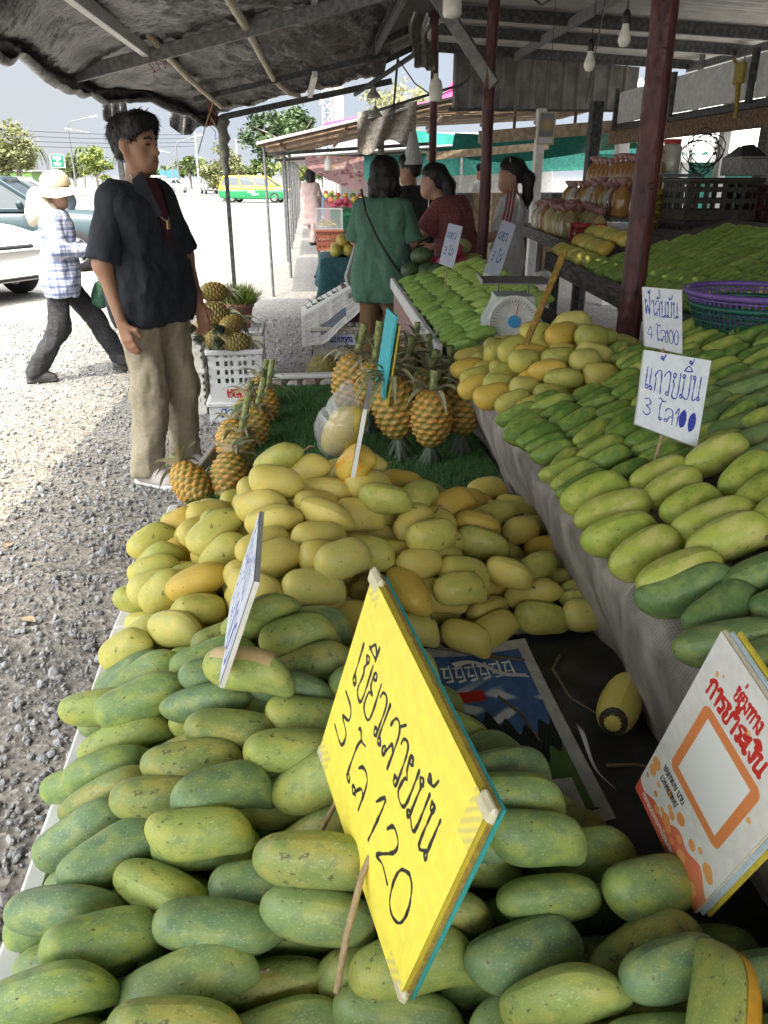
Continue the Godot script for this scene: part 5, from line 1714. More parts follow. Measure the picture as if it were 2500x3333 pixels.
# slotted crate: floor, four slotted sides, rim
func crate_parts(t: Node3D, s: Vector3, m: Material, y0: float, cols: int, rows: int, plate := 0.0) -> void:
	var th := 0.012
	part(t, "floor", box_mesh(Vector3(s.x * 0.94, th, s.z * 0.94)), m).position.y = y0 + th
	for side in 4:
		var w := s.x if side < 2 else s.z
		var st := stool()
		var bar_w := 0.014
		var ph := s.y * plate
		# posts and rails leave real slots
		for r in rows + 1:
			var y := y0 + ph + (s.y - ph) * r / rows
			cbox(st, Vector3(w, (s.y - ph) / rows * 0.42, th), Vector3(0, clampf(y, y0 + 0.02, y0 + s.y - 0.02), 0), Basis.IDENTITY, 0.0)
		for c in cols * 2 + 1:
			var x := -w * 0.5 + w * c / (cols * 2)
			cbox(st, Vector3(bar_w if c % 2 else bar_w * 2.2, s.y, th * 0.9), Vector3(clampf(x, -w * 0.5 + 0.02, w * 0.5 - 0.02), y0 + s.y * 0.5, 0), Basis.IDENTITY, 0.0)
		if plate > 0.0: cbox(st, Vector3(w * 0.98, ph, th * 0.8), Vector3(0, y0 + ph * 0.5, 0), Basis.IDENTITY, 0.0)
		var o := part(t, "side", done(st), m)
		if side < 2: o.position.z = (s.z * 0.5 - th * 0.5) * (1 if side == 0 else -1)
		else:
			o.position.x = (s.x * 0.5 - th * 0.5) * (1 if side == 2 else -1)
			o.rotation.y = PI / 2
	var rim := stool()
	for q in [[Vector3(s.x + 0.02, 0.03, 0.03), Vector3(0, 0, s.z * 0.5)], [Vector3(s.x + 0.02, 0.03, 0.03), Vector3(0, 0, -s.z * 0.5)], [Vector3(0.03, 0.03, s.z - 0.02), Vector3(s.x * 0.5, 0, 0)], [Vector3(0.03, 0.03, s.z - 0.02), Vector3(-s.x * 0.5, 0, 0)]]:
		cbox(rim, q[0], q[1] + Vector3(0, y0 + s.y - 0.012, 0), Basis.IDENTITY, 0.006)
	part(t, "rim", done(rim), m)

# ---------------------------------------------------------------- trees, lamps, wires, buildings beyond
func backdrop() -> void:
	var mid := [Color(0.035, 0.06, 0.014), Color(0.10, 0.135, 0.03)]
	var olive := [Color(0.07, 0.085, 0.03), Color(0.17, 0.175, 0.06)]
	var deep := [Color(0.018, 0.04, 0.012), Color(0.05, 0.085, 0.022)]
	var lime := [Color(0.10, 0.14, 0.025), Color(0.20, 0.24, 0.05)]
	var g := "trees beyond the gravel lot"
	tree("roadside_tree", "leaning olive-green tree with pale bare trunk beside the green wall", Vector3(-19.8, 0, -60), 5.2, Vector3(2.3, 2.0, 1.8), 3600, 0.16, olive, 1, g, 0.22, 0.4)
	tree("roadside_tree", "sparse round olive tree at the edge of the lot behind the teal pickup", Vector3(-23.5, 0, -58), 4.6, Vector3(2.4, 2.0, 1.8), 3000, 0.16, olive, 2, g, 0.2)
	tree("roadside_tree", "slim light green tree between the two lamp posts", Vector3(-18.4, 0, -76), 4.5, Vector3(1.5, 2.0, 1.3), 2600, 0.15, lime, 3, g, 0.12)
	tree("dense_tree", "broad dense dark green tree rising behind the yellow and green taxi", Vector3(-2.2, 0, -88), 8.3, Vector3(4.6, 3.0, 3.4), 9000, 0.28, deep, 4, g, 0.4, 0.3)
	tree("roadside_tree", "yellowish green bush-like tree beside the rear of the taxi", Vector3(-6.0, 0, -61), 3.8, Vector3(1.7, 1.8, 1.5), 3800, 0.13, olive, 5, g, 0.12, 0.2)
	tree("roadside_tree", "low bright green tree behind the hood of the taxi", Vector3(-1.0, 0, -70), 4.0, Vector3(2.0, 1.5, 1.5), 2600, 0.15, lime, 6, g, 0.12, 0.2)
	tree("roadside_tree", "small dull green tree just left of the big dense one", Vector3(-5.8, 0, -98), 4.2, Vector3(2.2, 1.8, 1.6), 2200, 0.2, mid, 16, g, 0.15, 0.2)
	tree("flowering_tree", "thin grey-green tree with yellow blossom above the pink roof", Vector3(4.2, 0, -42), 6.3, Vector3(2.2, 1.7, 1.6), 1900, 0.11, [Color(0.13, 0.14, 0.07), Color(0.3, 0.3, 0.13)], 7, g, 0.1)
	for k in 26:
		var x := -95.0 + k * 4.4 + rng.randf_range(-1.5, 1.5)
		var hh := rng.randf_range(3.4, 6.0)
		tree("far_tree", "hazy dull green tree in the line beyond the road", Vector3(x, 0, -150 + rng.randf_range(-16, 14)), hh, Vector3(rng.randf_range(2.4, 4.0), hh * 0.42, 2.4), 700, 0.42, mid, 30 + k, "far trees beyond the road", 0.2, 0.2)
	for k in 7:
		var x := -72.0 + k * 7.3 + rng.randf_range(-2, 2)
		var t := thing("palm_tree", "small hazy palm among the trees beyond the road", "palm tree", Vector3(x, 0, -142), 0.0, "palms beyond the road")
		part(t, "trunk", tube_mesh([Vector3(0, 0, 0), Vector3(0.2, 3, 0), Vector3(0.3, 6.2, 0)], [0.2, 0.15, 0.12], 7), M["bark"])
		var st := stool()
		for f in 13:
			var a := f * 2.4
			var d := Vector3(cos(a), 0, sin(a))
			for s in 8:
				var p0 := Vector3(0.3, 6.2, 0) + d * s * 0.28 + Vector3(0, 0.5 * sin(s * 0.45) - s * s * 0.035, 0)
				var p1 := Vector3(0.3, 6.2, 0) + d * (s + 1) * 0.28 + Vector3(0, 0.5 * sin((s + 1) * 0.45) - (s + 1) * (s + 1) * 0.035, 0)
				var n := d.cross(Vector3.UP) * 0.34 * (1.0 - s / 9.0)
				st.set_smooth_group(-1)
				quad(st, p0 + n - Vector3(0, 0.2, 0), p0, p1, p1 + n - Vector3(0, 0.2, 0))
				quad(st, p0, p0 - n - Vector3(0, 0.2, 0), p1 - n - Vector3(0, 0.2, 0), p1)
		part(t, "crown", done(st), mottled("palm_leaf", Color(0.03, 0.05, 0.015), Color(0.07, 0.1, 0.03), 1.0))
	# street lamps
	var lamps := [[-32.0, 8.7, 3.3, 0.55, "tall street lamp with a long arm above the green road sign"], [-29.0, 7.4, -2.6, 0.25, "street lamp whose arm reaches back towards the lot"], [-17.9, 6.3, 3.0, 0.7, "street lamp standing above the cars on the road"], [-18.6, 4.9, -1.4, 0.2, "short street lamp farther down the road"]]
	for q in lamps:
		var t := thing("street_lamp", q[4], "street lamp", Vector3(q[0], 0, -120), 0.0, "street lamps along the road")
		part(t, "pole", tube_mesh([Vector3(0, 0, 0), Vector3(0, q[1] - 0.6, 0), Vector3(q[2] * 0.12, q[1] - 0.1, 0)], [0.13, 0.09, 0.08], 8), M["steel"])
		part(t, "arm", tube_mesh([Vector3(q[2] * 0.12, q[1] - 0.1, 0), Vector3(q[2], q[1] + q[3], 0)], 0.06, 6), M["steel"])
		var st := stool()
		cbox(st, Vector3(1.0, 0.18, 0.4), Vector3(q[2] + 0.3 * signf(q[2]), q[1] + q[3] + 0.04, 0), Basis(Vector3(0, 0, 1), 0.15 * signf(q[2])), 0.06)
		part(t, "lamp_head", done(st), M["white_paint"])
	# green direction sign
	var sg := thing("road_sign", "green direction sign with two lines of white lettering on a grey pole", "road sign", Vector3(-17.55, 0, -60))
	part(sg, "pole", tube_mesh([Vector3(-0.15, 0, 0), Vector3(-0.15, 3.0, 0)], 0.08, 8), M["steel"])
	var sp := Pic.new(96, 88, Color(0.02, 0.42, 0.30))
	sp.rect(0, 0, 96, 4, Color(0.9, 0.95, 0.92))
	sp.rect(0, 84, 96, 4, Color(0.9, 0.95, 0.92))
	sp.rect(0, 0, 4, 88, Color(0.9, 0.95, 0.92))
	sp.rect(92, 0, 4, 88, Color(0.9, 0.95, 0.92))
	write(sp, "ทางรอง", 18, 32, 15, 1.1, 1.6, Color(0.95, 0.97, 0.95))
	write(sp, "ลานมะ", 20, 70, 15, 1.1, 1.6, Color(0.95, 0.97, 0.95))
	sp.rect(38, 40, 22, 4, Color(0.9, 0.95, 0.92))
	part(sg, "board", slab_mesh([Vector3(0.08, 3.02, 0), Vector3(1.02, 3.02, 0), Vector3(1.02, 2.18, 0), Vector3(0.08, 2.18, 0)], 0.04), M["steel"])
	part(sg, "lettering", card_mesh(Vector3(0.08, 3.02, 0.026), Vector3(1.02, 3.02, 0.026), Vector3(1.02, 2.18, 0.026), Vector3(0.08, 2.18, 0.026)), pic_mat("road_sign_print", sp, 0.4))
	# utility poles and wires
	for q in [[-44.0, -95.0, 7.5, "concrete utility pole with crossarms left of the street lamps"], [-16.2, -128.0, 7.8, "concrete utility pole with crossarms above the white cars"], [-10.6, -132.0, 7.2, "concrete utility pole with crossarms left of the dense tree"]]:
		var t := thing("utility_pole", q[3], "utility pole", Vector3(q[0], 0, q[1]), 0.0, "utility poles along the road")
		part(t, "pole", bar_mesh(Vector3(0, 0, 0), Vector3(0, q[2], 0), 0.25, 0.25), mottled("concrete", Color(0.26, 0.25, 0.24), Color(0.38, 0.37, 0.35), 1.0))
		for k in 3: part(t, "crossarm", bar_mesh(Vector3(-1.3, q[2] - 0.3 - k * 0.6, 0), Vector3(1.3, q[2] - 0.3 - k * 0.6, 0), 0.1, 0.12), M["steel"])
	for k in 4:
		var pts := []
		for i in 13:
			var u := i / 12.0
			pts.append(Vector3(lerpf(-44.0, -16.2, u), lerpf(7.2 - k * 0.6, 7.5 - k * 0.5, u) - sin(PI * u) * 0.5, lerpf(-95, -128, u)))
		var w := part(self, "overhead_wire", tube_mesh(pts, 0.035, 5), M["wire"])
		tag(w, "thin dark overhead wire sagging between the utility poles", "wire", "overhead wires")
	# green building on the left, blue gantry, tower, pink building
	var gb := thing("green_building", "low green-walled building behind the leaning tree", "building", Vector3(-33, 0, -82))
	part(gb, "wall", box_mesh(Vector3(16, 2.1, 5), 0.02), mottled("green_wall", Color(0.12, 0.24, 0.06), Color(0.18, 0.33, 0.09), 0.5)).position.y = 1.05
	part(gb, "roof", box_mesh(Vector3(16.4, 0.12, 5.4), 0.02), M["zinc"]).position.y = 2.16
	var bs := thing("blue_signboard", "blue signboard on legs beyond the road", "signboard", Vector3(-19.8, 0, -124))
	part(bs, "board", box_mesh(Vector3(2.8, 1.0, 0.15)), mottled("sign_blue", Color(0.03, 0.13, 0.45), Color(0.06, 0.2, 0.6), 1.0)).position.y = 2.2
	for x in [-1.1, 1.1]: part(bs, "leg", bar_mesh(Vector3(x, 0, 0), Vector3(x, 1.8, 0), 0.12, 0.12), M["steel"])
	var tw := thing("telecom_mast", "tan tower with a lattice telecom mast beside it behind the pink roof", "tower", Vector3(5.8, 0, -150))
	part(tw, "shaft", box_mesh(Vector3(1.7, 22, 1.7), 0.05), mottled("tan_render", Color(0.36, 0.27, 0.2), Color(0.48, 0.38, 0.29), 0.3)).position.y = 11
	var lt := stool()
	for x in [-2.9, -1.1]:
		for z in [-0.9, 0.9]: bar(lt, Vector3(x, 0, z), Vector3(lerpf(x, -2.0, 0.3), 26, z * 0.7), 0.16, 0.16, 0.0)
	for k in 13:
		var y := k * 2.0
		bar(lt, Vector3(-2.9, y, 0.9), Vector3(-1.1, y + 2.0, 0.85), 0.1, 0.1, 0.0)
		bar(lt, Vector3(-1.1, y, 0.9), Vector3(-2.85, y + 2.0, 0.85), 0.1, 0.1, 0.0)
		bar(lt, Vector3(-2.9, y, 0.9), Vector3(-1.1, y, 0.9), 0.1, 0.1, 0.0)
	part(tw, "lattice_mast", done(lt), mottled("mast_paint", Color(0.4, 0.36, 0.34), Color(0.55, 0.5, 0.48), 0.4))
	for k in 3: part(tw, "antenna", box_mesh(Vector3(0.3, 1.6, 0.2), 0.03), M["white_paint"]).position = Vector3(-2.0 + (k - 1) * 1.1, 14.0 + k * 2.2, 1.1)
	var pk := thing("pink_roofed_building", "building with a bright pink metal roof behind the board-roofed stall", "building", Vector3(0, 0, -30))
	var st := stool()
	st.set_smooth_group(-1)
	quad(st, Vector3(0.6, 3.2, 0), Vector3(4.6, 3.98, 0), Vector3(4.6, 3.98, -6), Vector3(0.6, 3.2, -6))
	quad(st, Vector3(4.6, 3.90, 0.02), Vector3(5.6, 5.2, 0.02), Vector3(9.0, 5.2, 0.02), Vector3(9.0, 3.90, 0.02))
	part(pk, "roof", done(st), mottled("pink_metal", Color(0.55, 0.04, 0.16), Color(0.68, 0.07, 0.22), 0.6, 0.45))
	part(pk, "eaves_board", bar_mesh(Vector3(0.6, 3.16, 0.05), Vector3(4.6, 3.94, 0.05), 0.06, 0.1), M["pink_metal"])
	part(pk, "wall", box_mesh(Vector3(8.0, 3.0, 5), 0.02), M["white_paint"]).position = Vector3(5.2, 1.5, -3.5)

# ---------------------------------------------------------------- pineapples
var PN := {}

func pineapple_body(seed_: int, ripe: float, h := 0.17, r := 0.06) -> ArrayMesh:
	var nu := 84
	var nv := 56
	var st := stool()
	st.set_smooth_group(0)
	var rr := RandomNumberGenerator.new()
	rr.seed = seed_
	var g := PackedVector3Array()
	var c := PackedColorArray()
	var around := 11.0
	var rows := 9.0
	for j in nv + 1:
		var v := float(j) / nv
		for i in nu + 1:
			var u := float(i % nu) / nu
			var y := (v - 0.5) * h
			var prof := pow(maxf(0.0, sin(PI * (0.06 + v * 0.88))), 0.42) * (1.03 - 0.08 * v)
			# eyes on a skewed lattice
			var a := u * around + v * rows * 0.5
			var b := v * rows
			var ca := floorf(a + 0.5)
			var cb := floorf(b + 0.5)
			var best := 9.0
			var pick := 0.5
			for db in [-1, 0, 1]:
				for da in [-1, 0, 1]:
					var qa = ca + da
					var qb = cb + db
					var dx = (a - qa) - (0.0)
					var dy = (b - qb)
					if int(qb) % 2 != 0: dx -= 0.0
					var d := sqrt(pow(dx - dy * 0.5 + dy * 0.5, 2.0) + dy * dy)
					if d < best:
						best = d
						pick = fposmod(sin(fposmod(qa - floorf(qb * 0.5), around) * 12.9898 + qb * 78.233 + seed_) * 43758.5453, 1.0)
			var e := clampf(1.0 - best * 1.75, 0.0, 1.0)
			var bump := pow(e, 0.5) * 0.0085 + (0.004 if best < 0.12 else 0.0)
			var rad := r * prof + bump * prof - 0.004
			if j == 0 or j == nv: rad = 0.0
			g.append(Vector3(cos(u * TAU) * rad, y, sin(u * TAU) * rad))
			var groove := Color(0.10, 0.15, 0.03).lerp(Color(0.15, 0.16, 0.035), ripe)
			var face := Color(0.20, 0.15, 0.05).lerp(Color(0.68, 0.30, 0.03).lerp(Color(0.42, 0.30, 0.06), pick * 0.8), ripe * clampf(1.2 - v * 0.45, 0.0, 1.0))
			var tip := Color(0.60, 0.44, 0.32)
			var k := groove.lerp(face, smoothstep(0.10, 0.36, e))
			if best < 0.22: k = k.lerp(tip, (0.22 - best) / 0.22 * 0.9)
			c.append(k * rr.randf_range(0.95, 1.2))
	for j in nv:
		for i in nu:
			var q := j * (nu + 1) + i
			for id in [q, q + nu + 1, q + nu + 2, q, q + nu + 2, q + 1]:
				st.set_color(c[id])
				st.add_vertex(g[id])
	return done(st)

# leaves as bent tapered blades; each a folded strip
var GRAV := Vector3.DOWN
func blades(st: SurfaceTool, at: Vector3, axis: Vector3, n: int, l: float, w: float, spread: float, droop: float, cols: Array, seed_: int) -> void:
	var r := RandomNumberGenerator.new()
	r.seed = seed_
	st.set_smooth_group(-1)
	var x := axis.cross(Vector3(0.31, 0.2, 0.9)).normalized()
	var y := axis.cross(x)
	for k in n:
		var a := k * 2.39996 + r.randf() * 0.3
		var out := x * cos(a) + y * sin(a)
		var s := spread * (0.35 + 0.75 * float(k) / n)
		var ll := l * r.randf_range(0.7, 1.15)
		var side := axis.cross(out).normalized()
		var p := at + out * w * 0.8
		var d := (axis + out * s).normalized()
		var col: Color = (cols[0] as Color).lerp(cols[1], r.randf())
		var pw := w
		for q in 5:
			var np := p + d * ll / 5.0
			d = (d + out * droop * 0.02 + GRAV * droop * 0.42).normalized()
			var nw := w * (1.0 - pow((q + 1) / 5.0, 1.6))
			var up := d.cross(side) * 0.3
			for e in [-1.0, 1.0]:
				var v0 = p + side * pw * e + up * pw
				var v1 = np + side * nw * e + up * nw
				st.set_color(col)
				tri(st, p, v0, v1)
				st.set_color(col)
				tri(st, p, v1, np)
			p = np
			pw = nw

# upside: the crown points down and the cut stalk up
func pineapple(label: String, group: String, at: Vector3, bas: Basis, body: int, stalk: float, seed_: int, bracts := 5, sc := 1.0) -> Node3D:
	var t := thing("pineapple", label, "pineapple", at, 0.0, group)
	t.transform = Transform3D(bas * Basis.from_scale(Vector3.ONE * sc), at)
	GRAV = bas.inverse() * Vector3.DOWN
	part(t, "body", PN.bodies[body], vcol("pineapple_rind", 0.55))
	var lm := vcol("pineapple_leaf", 0.55)
	var cr := stool()
	blades(cr, Vector3(0, 0.08, 0), Vector3.UP, 34, 0.085, 0.0085, 0.75, 0.15, [Color(0.05, 0.075, 0.05), Color(0.13, 0.165, 0.12)], seed_)
	blades(cr, Vector3(0, 0.11, 0), Vector3.UP, 12, 0.055, 0.007, 0.35, 0.05, [Color(0.05, 0.075, 0.05), Color(0.13, 0.165, 0.12)], seed_ + 7)
	part(t, "crown", done(cr), lm)
	if stalk > 0.0:
		var st := stool()
		tube(st, [Vector3(0, -0.07, 0), Vector3(0.003, -0.085 - stalk * 0.4, 0.0), Vector3(0.006, -0.085 - stalk, 0.004)], [0.015, 0.0125, 0.0135], 10)
		part(t, "stalk", done(st), mottled("pineapple_stalk", Color(0.14, 0.19, 0.04), Color(0.32, 0.36, 0.12), 14.0))
	if bracts > 0:
		var br := stool()
		blades(br, Vector3(0, -0.082, 0), Vector3.DOWN, bracts, 0.15, 0.014, 2.2, 1.1, [Color(0.20, 0.22, 0.11), Color(0.48, 0.42, 0.27)], seed_ + 3)
		blades(br, Vector3(0, -0.09 - stalk * 0.3, 0), Vector3.DOWN, maxi(2, bracts / 3), 0.10, 0.012, 1.4, 0.8, [Color(0.12, 0.18, 0.08), Color(0.26, 0.32, 0.17)], seed_ + 5)
		part(t, "leaves", done(br), lm)
	GRAV = Vector3.DOWN
	return t

func pineapples() -> void:
	PN.bodies = [pineapple_body(1, 1.0), pineapple_body(2, 0.85, 0.18, 0.062), pineapple_body(3, 0.45), pineapple_body(4, 0.25, 0.165, 0.064)]
	var down := Basis(Vector3.RIGHT, PI)
	var g1 := "pineapples standing on the turf"
	pineapple("ripe orange pineapple standing crown down next to the bagged pineapple on the turf", g1, Vector3(0.272, 0.695, -2.60), Basis(Vector3(0, 0, 1), 0.16) * down, 1, 0.03, 11, 12, 1.22)
	pineapple("ripe orange pineapple standing crown down in the middle of the front three on the turf", g1, Vector3(0.390, 0.678, -2.51), Basis(Vector3(1, 0, 0), 0.05) * down, 0, 0.06, 12, 7, 1.14)
	pineapple("ripe orange pineapple standing crown down next to the grey cloth of the counter", g1, Vector3(0.518, 0.685, -2.60), Basis(Vector3(0, 0, 1), -0.06) * down, 0, 0.06, 13, 6, 1.1)
	pineapple("orange pineapple leaning behind the bagged pineapple beside the cyan card", g1, Vector3(0.140, 0.705, -2.95), Basis(Vector3(0, 0, 1), -0.22) * down, 0, 0.10, 14, 9, 1.2)
	pineapple("orange pineapple with a long green stalk tucked behind the leaning one", g1, Vector3(0.215, 0.70, -2.86), Basis(Vector3(0, 0, 1), -0.1) * down, 1, 0.14, 15, 9, 1.1)
	var back := "half-hidden pineapple in the dark second row behind the front three"
	for q in [[0.30, -2.86], [0.41, -2.82], [0.52, -2.86], [0.27, -3.08], [0.38, -3.10], [0.49, -3.12], [0.33, -3.34], [0.45, -3.36]]:
		pineapple(back, "pineapples in the second row", Vector3(q[0], 0.69, q[1]), Basis.from_euler(Vector3(rng.randf_range(-0.2, 0.2), rng.randf() * TAU, rng.randf_range(-0.2, 0.2))) * down, 2, 0.08, 40 + int(q[0] * 100), 11, 1.0)
	# a row lying along the edge of the table, stalks up
	var lay := [[-0.395, 0.545, -2.30, 1.25, 0.6, 0.05], [-0.285, 0.55, -2.33, 0.9, -0.1, 0.05], [-0.27, 0.56, -2.52, 0.7, -0.1, 0.14], [-0.305, 0.555, -2.70, 1.0, 0.0, 0.07], [-0.235, 0.565, -2.80, 0.6, -0.15, 0.13], [-0.27, 0.56, -3.0, 0.9, 0.0, 0.08], [-0.205, 0.565, -3.10, 0.4, -0.1, 0.13], [-0.24, 0.56, -3.30, 0.8, -0.1, 0.10]]
	for i in lay.size():
		var q: Array = lay[i]
		pineapple("pineapple lying along the left edge of the turf with its green stalk up", "pineapples lying along the table edge", Vector3(q[0], q[1], q[2]), Basis(Vector3(0, 1, 0), q[4]) * Basis(Vector3(0, 0, 1), -0.1 + q[4] * 0.4) * Basis(Vector3.RIGHT, -q[3] * 0.75) * down, i % 3, q[5], 60 + i, 8, 0.92)
	# stacked on the pale crates
	var pil := [[-0.60, 0.785, -4.98, 0.15], [-0.60, 0.675, -4.92, -0.1], [-0.50, 0.60, -4.90, 0.55], [-0.475, 0.50, -4.86, 0.1], [-0.66, 0.57, -5.0, 0.2], [-0.60, 0.50, -4.95, 0.0]]
	for i in pil.size():
		var q: Array = pil[i]
		var o := pineapple("brownish green pineapple lying in the stack on the pale plastic crates", "pineapples stacked on the crates", Vector3(q[0], q[1], q[2]), Basis(Vector3.UP, 0.5 + q[3]) * Basis(Vector3(0, 0, 1), PI / 2 - 0.15 + q[3] * 0.4), 3 if i % 2 else 2, 0.05, 80 + i, 10, 1.0)

# ---------------------------------------------------------------- hand-written price cards
func card(t: Node3D, v: Array, thick: float, m: Material, edge: Material, called := "board") -> void:
	part(t, called, slab_mesh(v, thick), edge)
	var n := ((v[1] - v[0]) as Vector3).cross(v[3] - v[0]).normalized() * (thick * 0.5 + 0.0012)
	# print on the side that looks towards the lot
	var nf := -n
	part(t, "lettering", card_mesh(v[0] + nf, v[1] + nf, v[2] + nf, v[3] + nf), m)

func paper_pic(w: int, h: int, c: Color, seed_: int) -> Pic:
	var p := Pic.new(w, h, c)
	p.grain(0.05, seed_, 0.02)
	return p

func signs() -> void:
	var ink := Color(0.13, 0.13, 0.15)
	var blue := Color(0.10, 0.22, 0.62)
	# big yellow card
	var t := thing("price_card", "large yellow price card with black handwriting stuck in the green mango heap", "price card")
	var yv := [Vector3(0.063, 0.998, -0.796), Vector3(0.141, 0.916, -0.508), Vector3(0.068, 0.638, -0.536), Vector3(-0.009, 0.72, -0.823)]
	var p := paper_pic(640, 600, Color(0.98, 0.91, 0.36), 4)
	write(p, "เขียวเสวยมัน", 56, 280, 120, 0.69, 4.2, ink, 2.2)
	p.line(_soft([Vector2(44, 330), Vector2(92, 338), Vector2(100, 370), Vector2(66, 392), Vector2(108, 410), Vector2(100, 455), Vector2(40, 450)]), 4.4, ink)
	write(p, "โล", 150, 486, 104, 1.05, 4.2, ink, 2.2)
	write(p, "1", 316, 490, 150, 1.0, 4.2, ink, 2.0)
	write(p, "2", 388, 476, 128, 1.0, 4.2, ink, 2.0)
	write(p, "0", 478, 500, 140, 1.0, 4.2, ink, 2.0)
	# tape on the corners
	for q in [[0, 0, 60, 50], [590, 0, 50, 120], [560, 560, 80, 40], [0, 540, 70, 60]]:
		for j in q[3]:
			for i in q[2]:
				var x: int = min(639, q[0] + i)
				var y: int = min(599, q[1] + j)
				p.im.set_pixel(x, y, p.im.get_pixel(x, y).lerp(Color(0.80, 0.76, 0.52), 0.4 + 0.3 * sin(i * 0.3 + j * 0.21)))
	card(t, yv, 0.006, pic_mat("yellow_card_print", p, 0.5), mottled("yellow_card", Color(0.52, 0.40, 0.03), Color(0.65, 0.52, 0.05), 10.0, 0.55))
	var off := ((yv[1] - yv[0]) as Vector3).cross(yv[3] - yv[0]).normalized()
	var bv := []
	var cv := []
	for v in yv:
		bv.append(v + off * 0.0065 + Vector3(0.0, 0.001, 0.003))
		cv.append(v + off * 0.012 + Vector3(0.0, 0.0, 0.005))
	part(t, "brown_backing", slab_mesh(bv, 0.005), mottled("brown_card", Color(0.25, 0.17, 0.03), Color(0.38, 0.27, 0.05), 20.0))
	part(t, "teal_backing", slab_mesh(cv, 0.004), mottled("teal_card", Color(0.02, 0.26, 0.25), Color(0.04, 0.36, 0.34), 10.0))
	for q in [[0, 0.04], [1, 0.035], [2, 0.03], [3, 0.03]]:
		var v: Vector3 = yv[q[0]]
		var c: Vector3 = (yv[0] + yv[2]) * 0.5
		var st := stool()
		cbox(st, Vector3(q[1] * 0.8, q[1] * 0.55, 0.011), v.lerp(c, 0.035), Basis(((yv[1] - yv[0]) as Vector3).normalized(), (-(yv[3] - yv[0]) as Vector3).normalized(), off), 0.005)
		part(t, "tape", done(st), mottled("clear_tape", Color(0.52, 0.46, 0.28), Color(0.68, 0.63, 0.42), 20.0, 0.25))
	var stick_m := mottled("bamboo_stick", Color(0.30, 0.20, 0.10), Color(0.45, 0.33, 0.18), 20.0)
	part(t, "stick", tube_mesh([Vector3(0.06, 0.76, -0.83), Vector3(0.015, 0.692, -0.778), Vector3(-0.022, 0.655, -0.73), Vector3(-0.05, 0.60, -0.70)], 0.0036, 7), stick_m)
	part(t, "stick", tube_mesh([Vector3(0.085, 0.78, -0.69), Vector3(0.034, 0.695, -0.645), Vector3(0.013, 0.655, -0.60), Vector3(0.0, 0.60, -0.575)], 0.004, 7), stick_m)
	# white cards on the raised counter
	var a := thing("price_card", "white price card with blue writing in the light green mangoes of the raised counter", "price card", Vector3.ZERO, 0.0, "white price cards")
	var av := [Vector3(0.659, 1.106, -1.499), Vector3(0.791, 1.086, -1.478), Vector3(0.757, 0.927, -1.414), Vector3(0.635, 0.970, -1.442)]
	var w1 := paper_pic(400, 440, Color(0.87, 0.89, 0.91), 6)
	write(w1, "แก้วขมิ้น", 30, 214, 124, 0.70, 3.4, blue, 1.0)
	write(w1, "3", 34, 362, 96, 1.0, 3.2, blue, 1.0)
	write(w1, "โล", 122, 366, 84, 1.15, 3.2, blue, 1.0)
	write(w1, "1", 240, 366, 100, 0.8, 3.6, blue)
	for q in [Vector2(288, 316), Vector2(346, 322)]:
		for k in 26:
			var yy := -46.0 + k * 3.6
			var ww := 21.0 * sqrt(maxf(0.0, 1.0 - pow(yy / 47.0, 2.0)))
			w1.line([Vector2(q.x - ww, q.y + yy + 4), Vector2(q.x + ww, q.y + yy - 4)], 2.0, Color(0.08, 0.16, 0.60))
	card(a, av, 0.008, pic_mat("white_card_print_a", w1, 0.55), M["white_paint"])
	part(a, "stick", tube_mesh([Vector3(0.70, 0.98, -1.445), Vector3(0.675, 0.86, -1.42)], 0.0035, 6), stick_m)
	var b := thing("price_card", "smaller white price card with blue writing behind the nearer one, before the purple basket", "price card", Vector3.ZERO, 0.0, "white price cards")
	var bb := [Vector3(0.852, 1.165, -1.998), Vector3(0.953, 1.157, -1.986), Vector3(0.949, 1.005, -1.923), Vector3(0.853, 1.025, -1.94)]
	var w2 := paper_pic(300, 440, Color(0.88, 0.89, 0.91), 7)
	write(w2, "ฟ้าลั่นมัน", 12, 200, 110, 0.575, 3.2, blue, 1.0)
	write(w2, "4", 24, 376, 92, 0.85, 3.2, Color(0.40, 0.50, 0.72), 1.0)
	write(w2, "โล", 92, 380, 84, 0.85, 3.2, blue, 1.0)
	write(w2, "100", 172, 380, 96, 0.62, 3.2, blue, 1.0)
	card(b, bb, 0.006, pic_mat("white_card_print_b", w2, 0.55), M["white_paint"])
	part(b, "stick", tube_mesh([Vector3(0.90, 1.02, -1.93), Vector3(0.895, 0.88, -1.92)], 0.0035, 6), stick_m)
	# white cards seen almost edge on in the low heaps
	var c := thing("price_card", "white price card with blue writing standing edge-on where the yellow and green heaps meet", "price card", Vector3.ZERO, 0.0, "white price cards")
	var cc := [Vector3(-0.092, 0.927, -1.162), Vector3(-0.085, 0.933, -0.912), Vector3(-0.147, 0.756, -0.929), Vector3(-0.154, 0.75, -1.179)]
	var w3 := paper_pic(440, 330, Color(0.80, 0.83, 0.88), 8)
	write(w3, "น้ำดอกไม้", 30, 130, 80, 0.9, 3.2, blue, 1.0)
	write(w3, "3 โล", 30, 280, 90, 0.9, 3.2, blue, 1.0)
	write(w3, "100", 230, 290, 120, 0.9, 7.0, blue, 1.0)
	card(c, cc, 0.007, pic_mat("white_card_print_c", w3, 0.6), M["white_paint"])
	part(c, "stick", tube_mesh([Vector3(-0.14, 0.78, -1.10), Vector3(-0.165, 0.64, -1.10)], 0.004, 6), stick_m)
	var d := thing("price_card", "thin white price card standing edge-on in the half-peeled mango", "price card", Vector3.ZERO, 0.0, "white price cards")
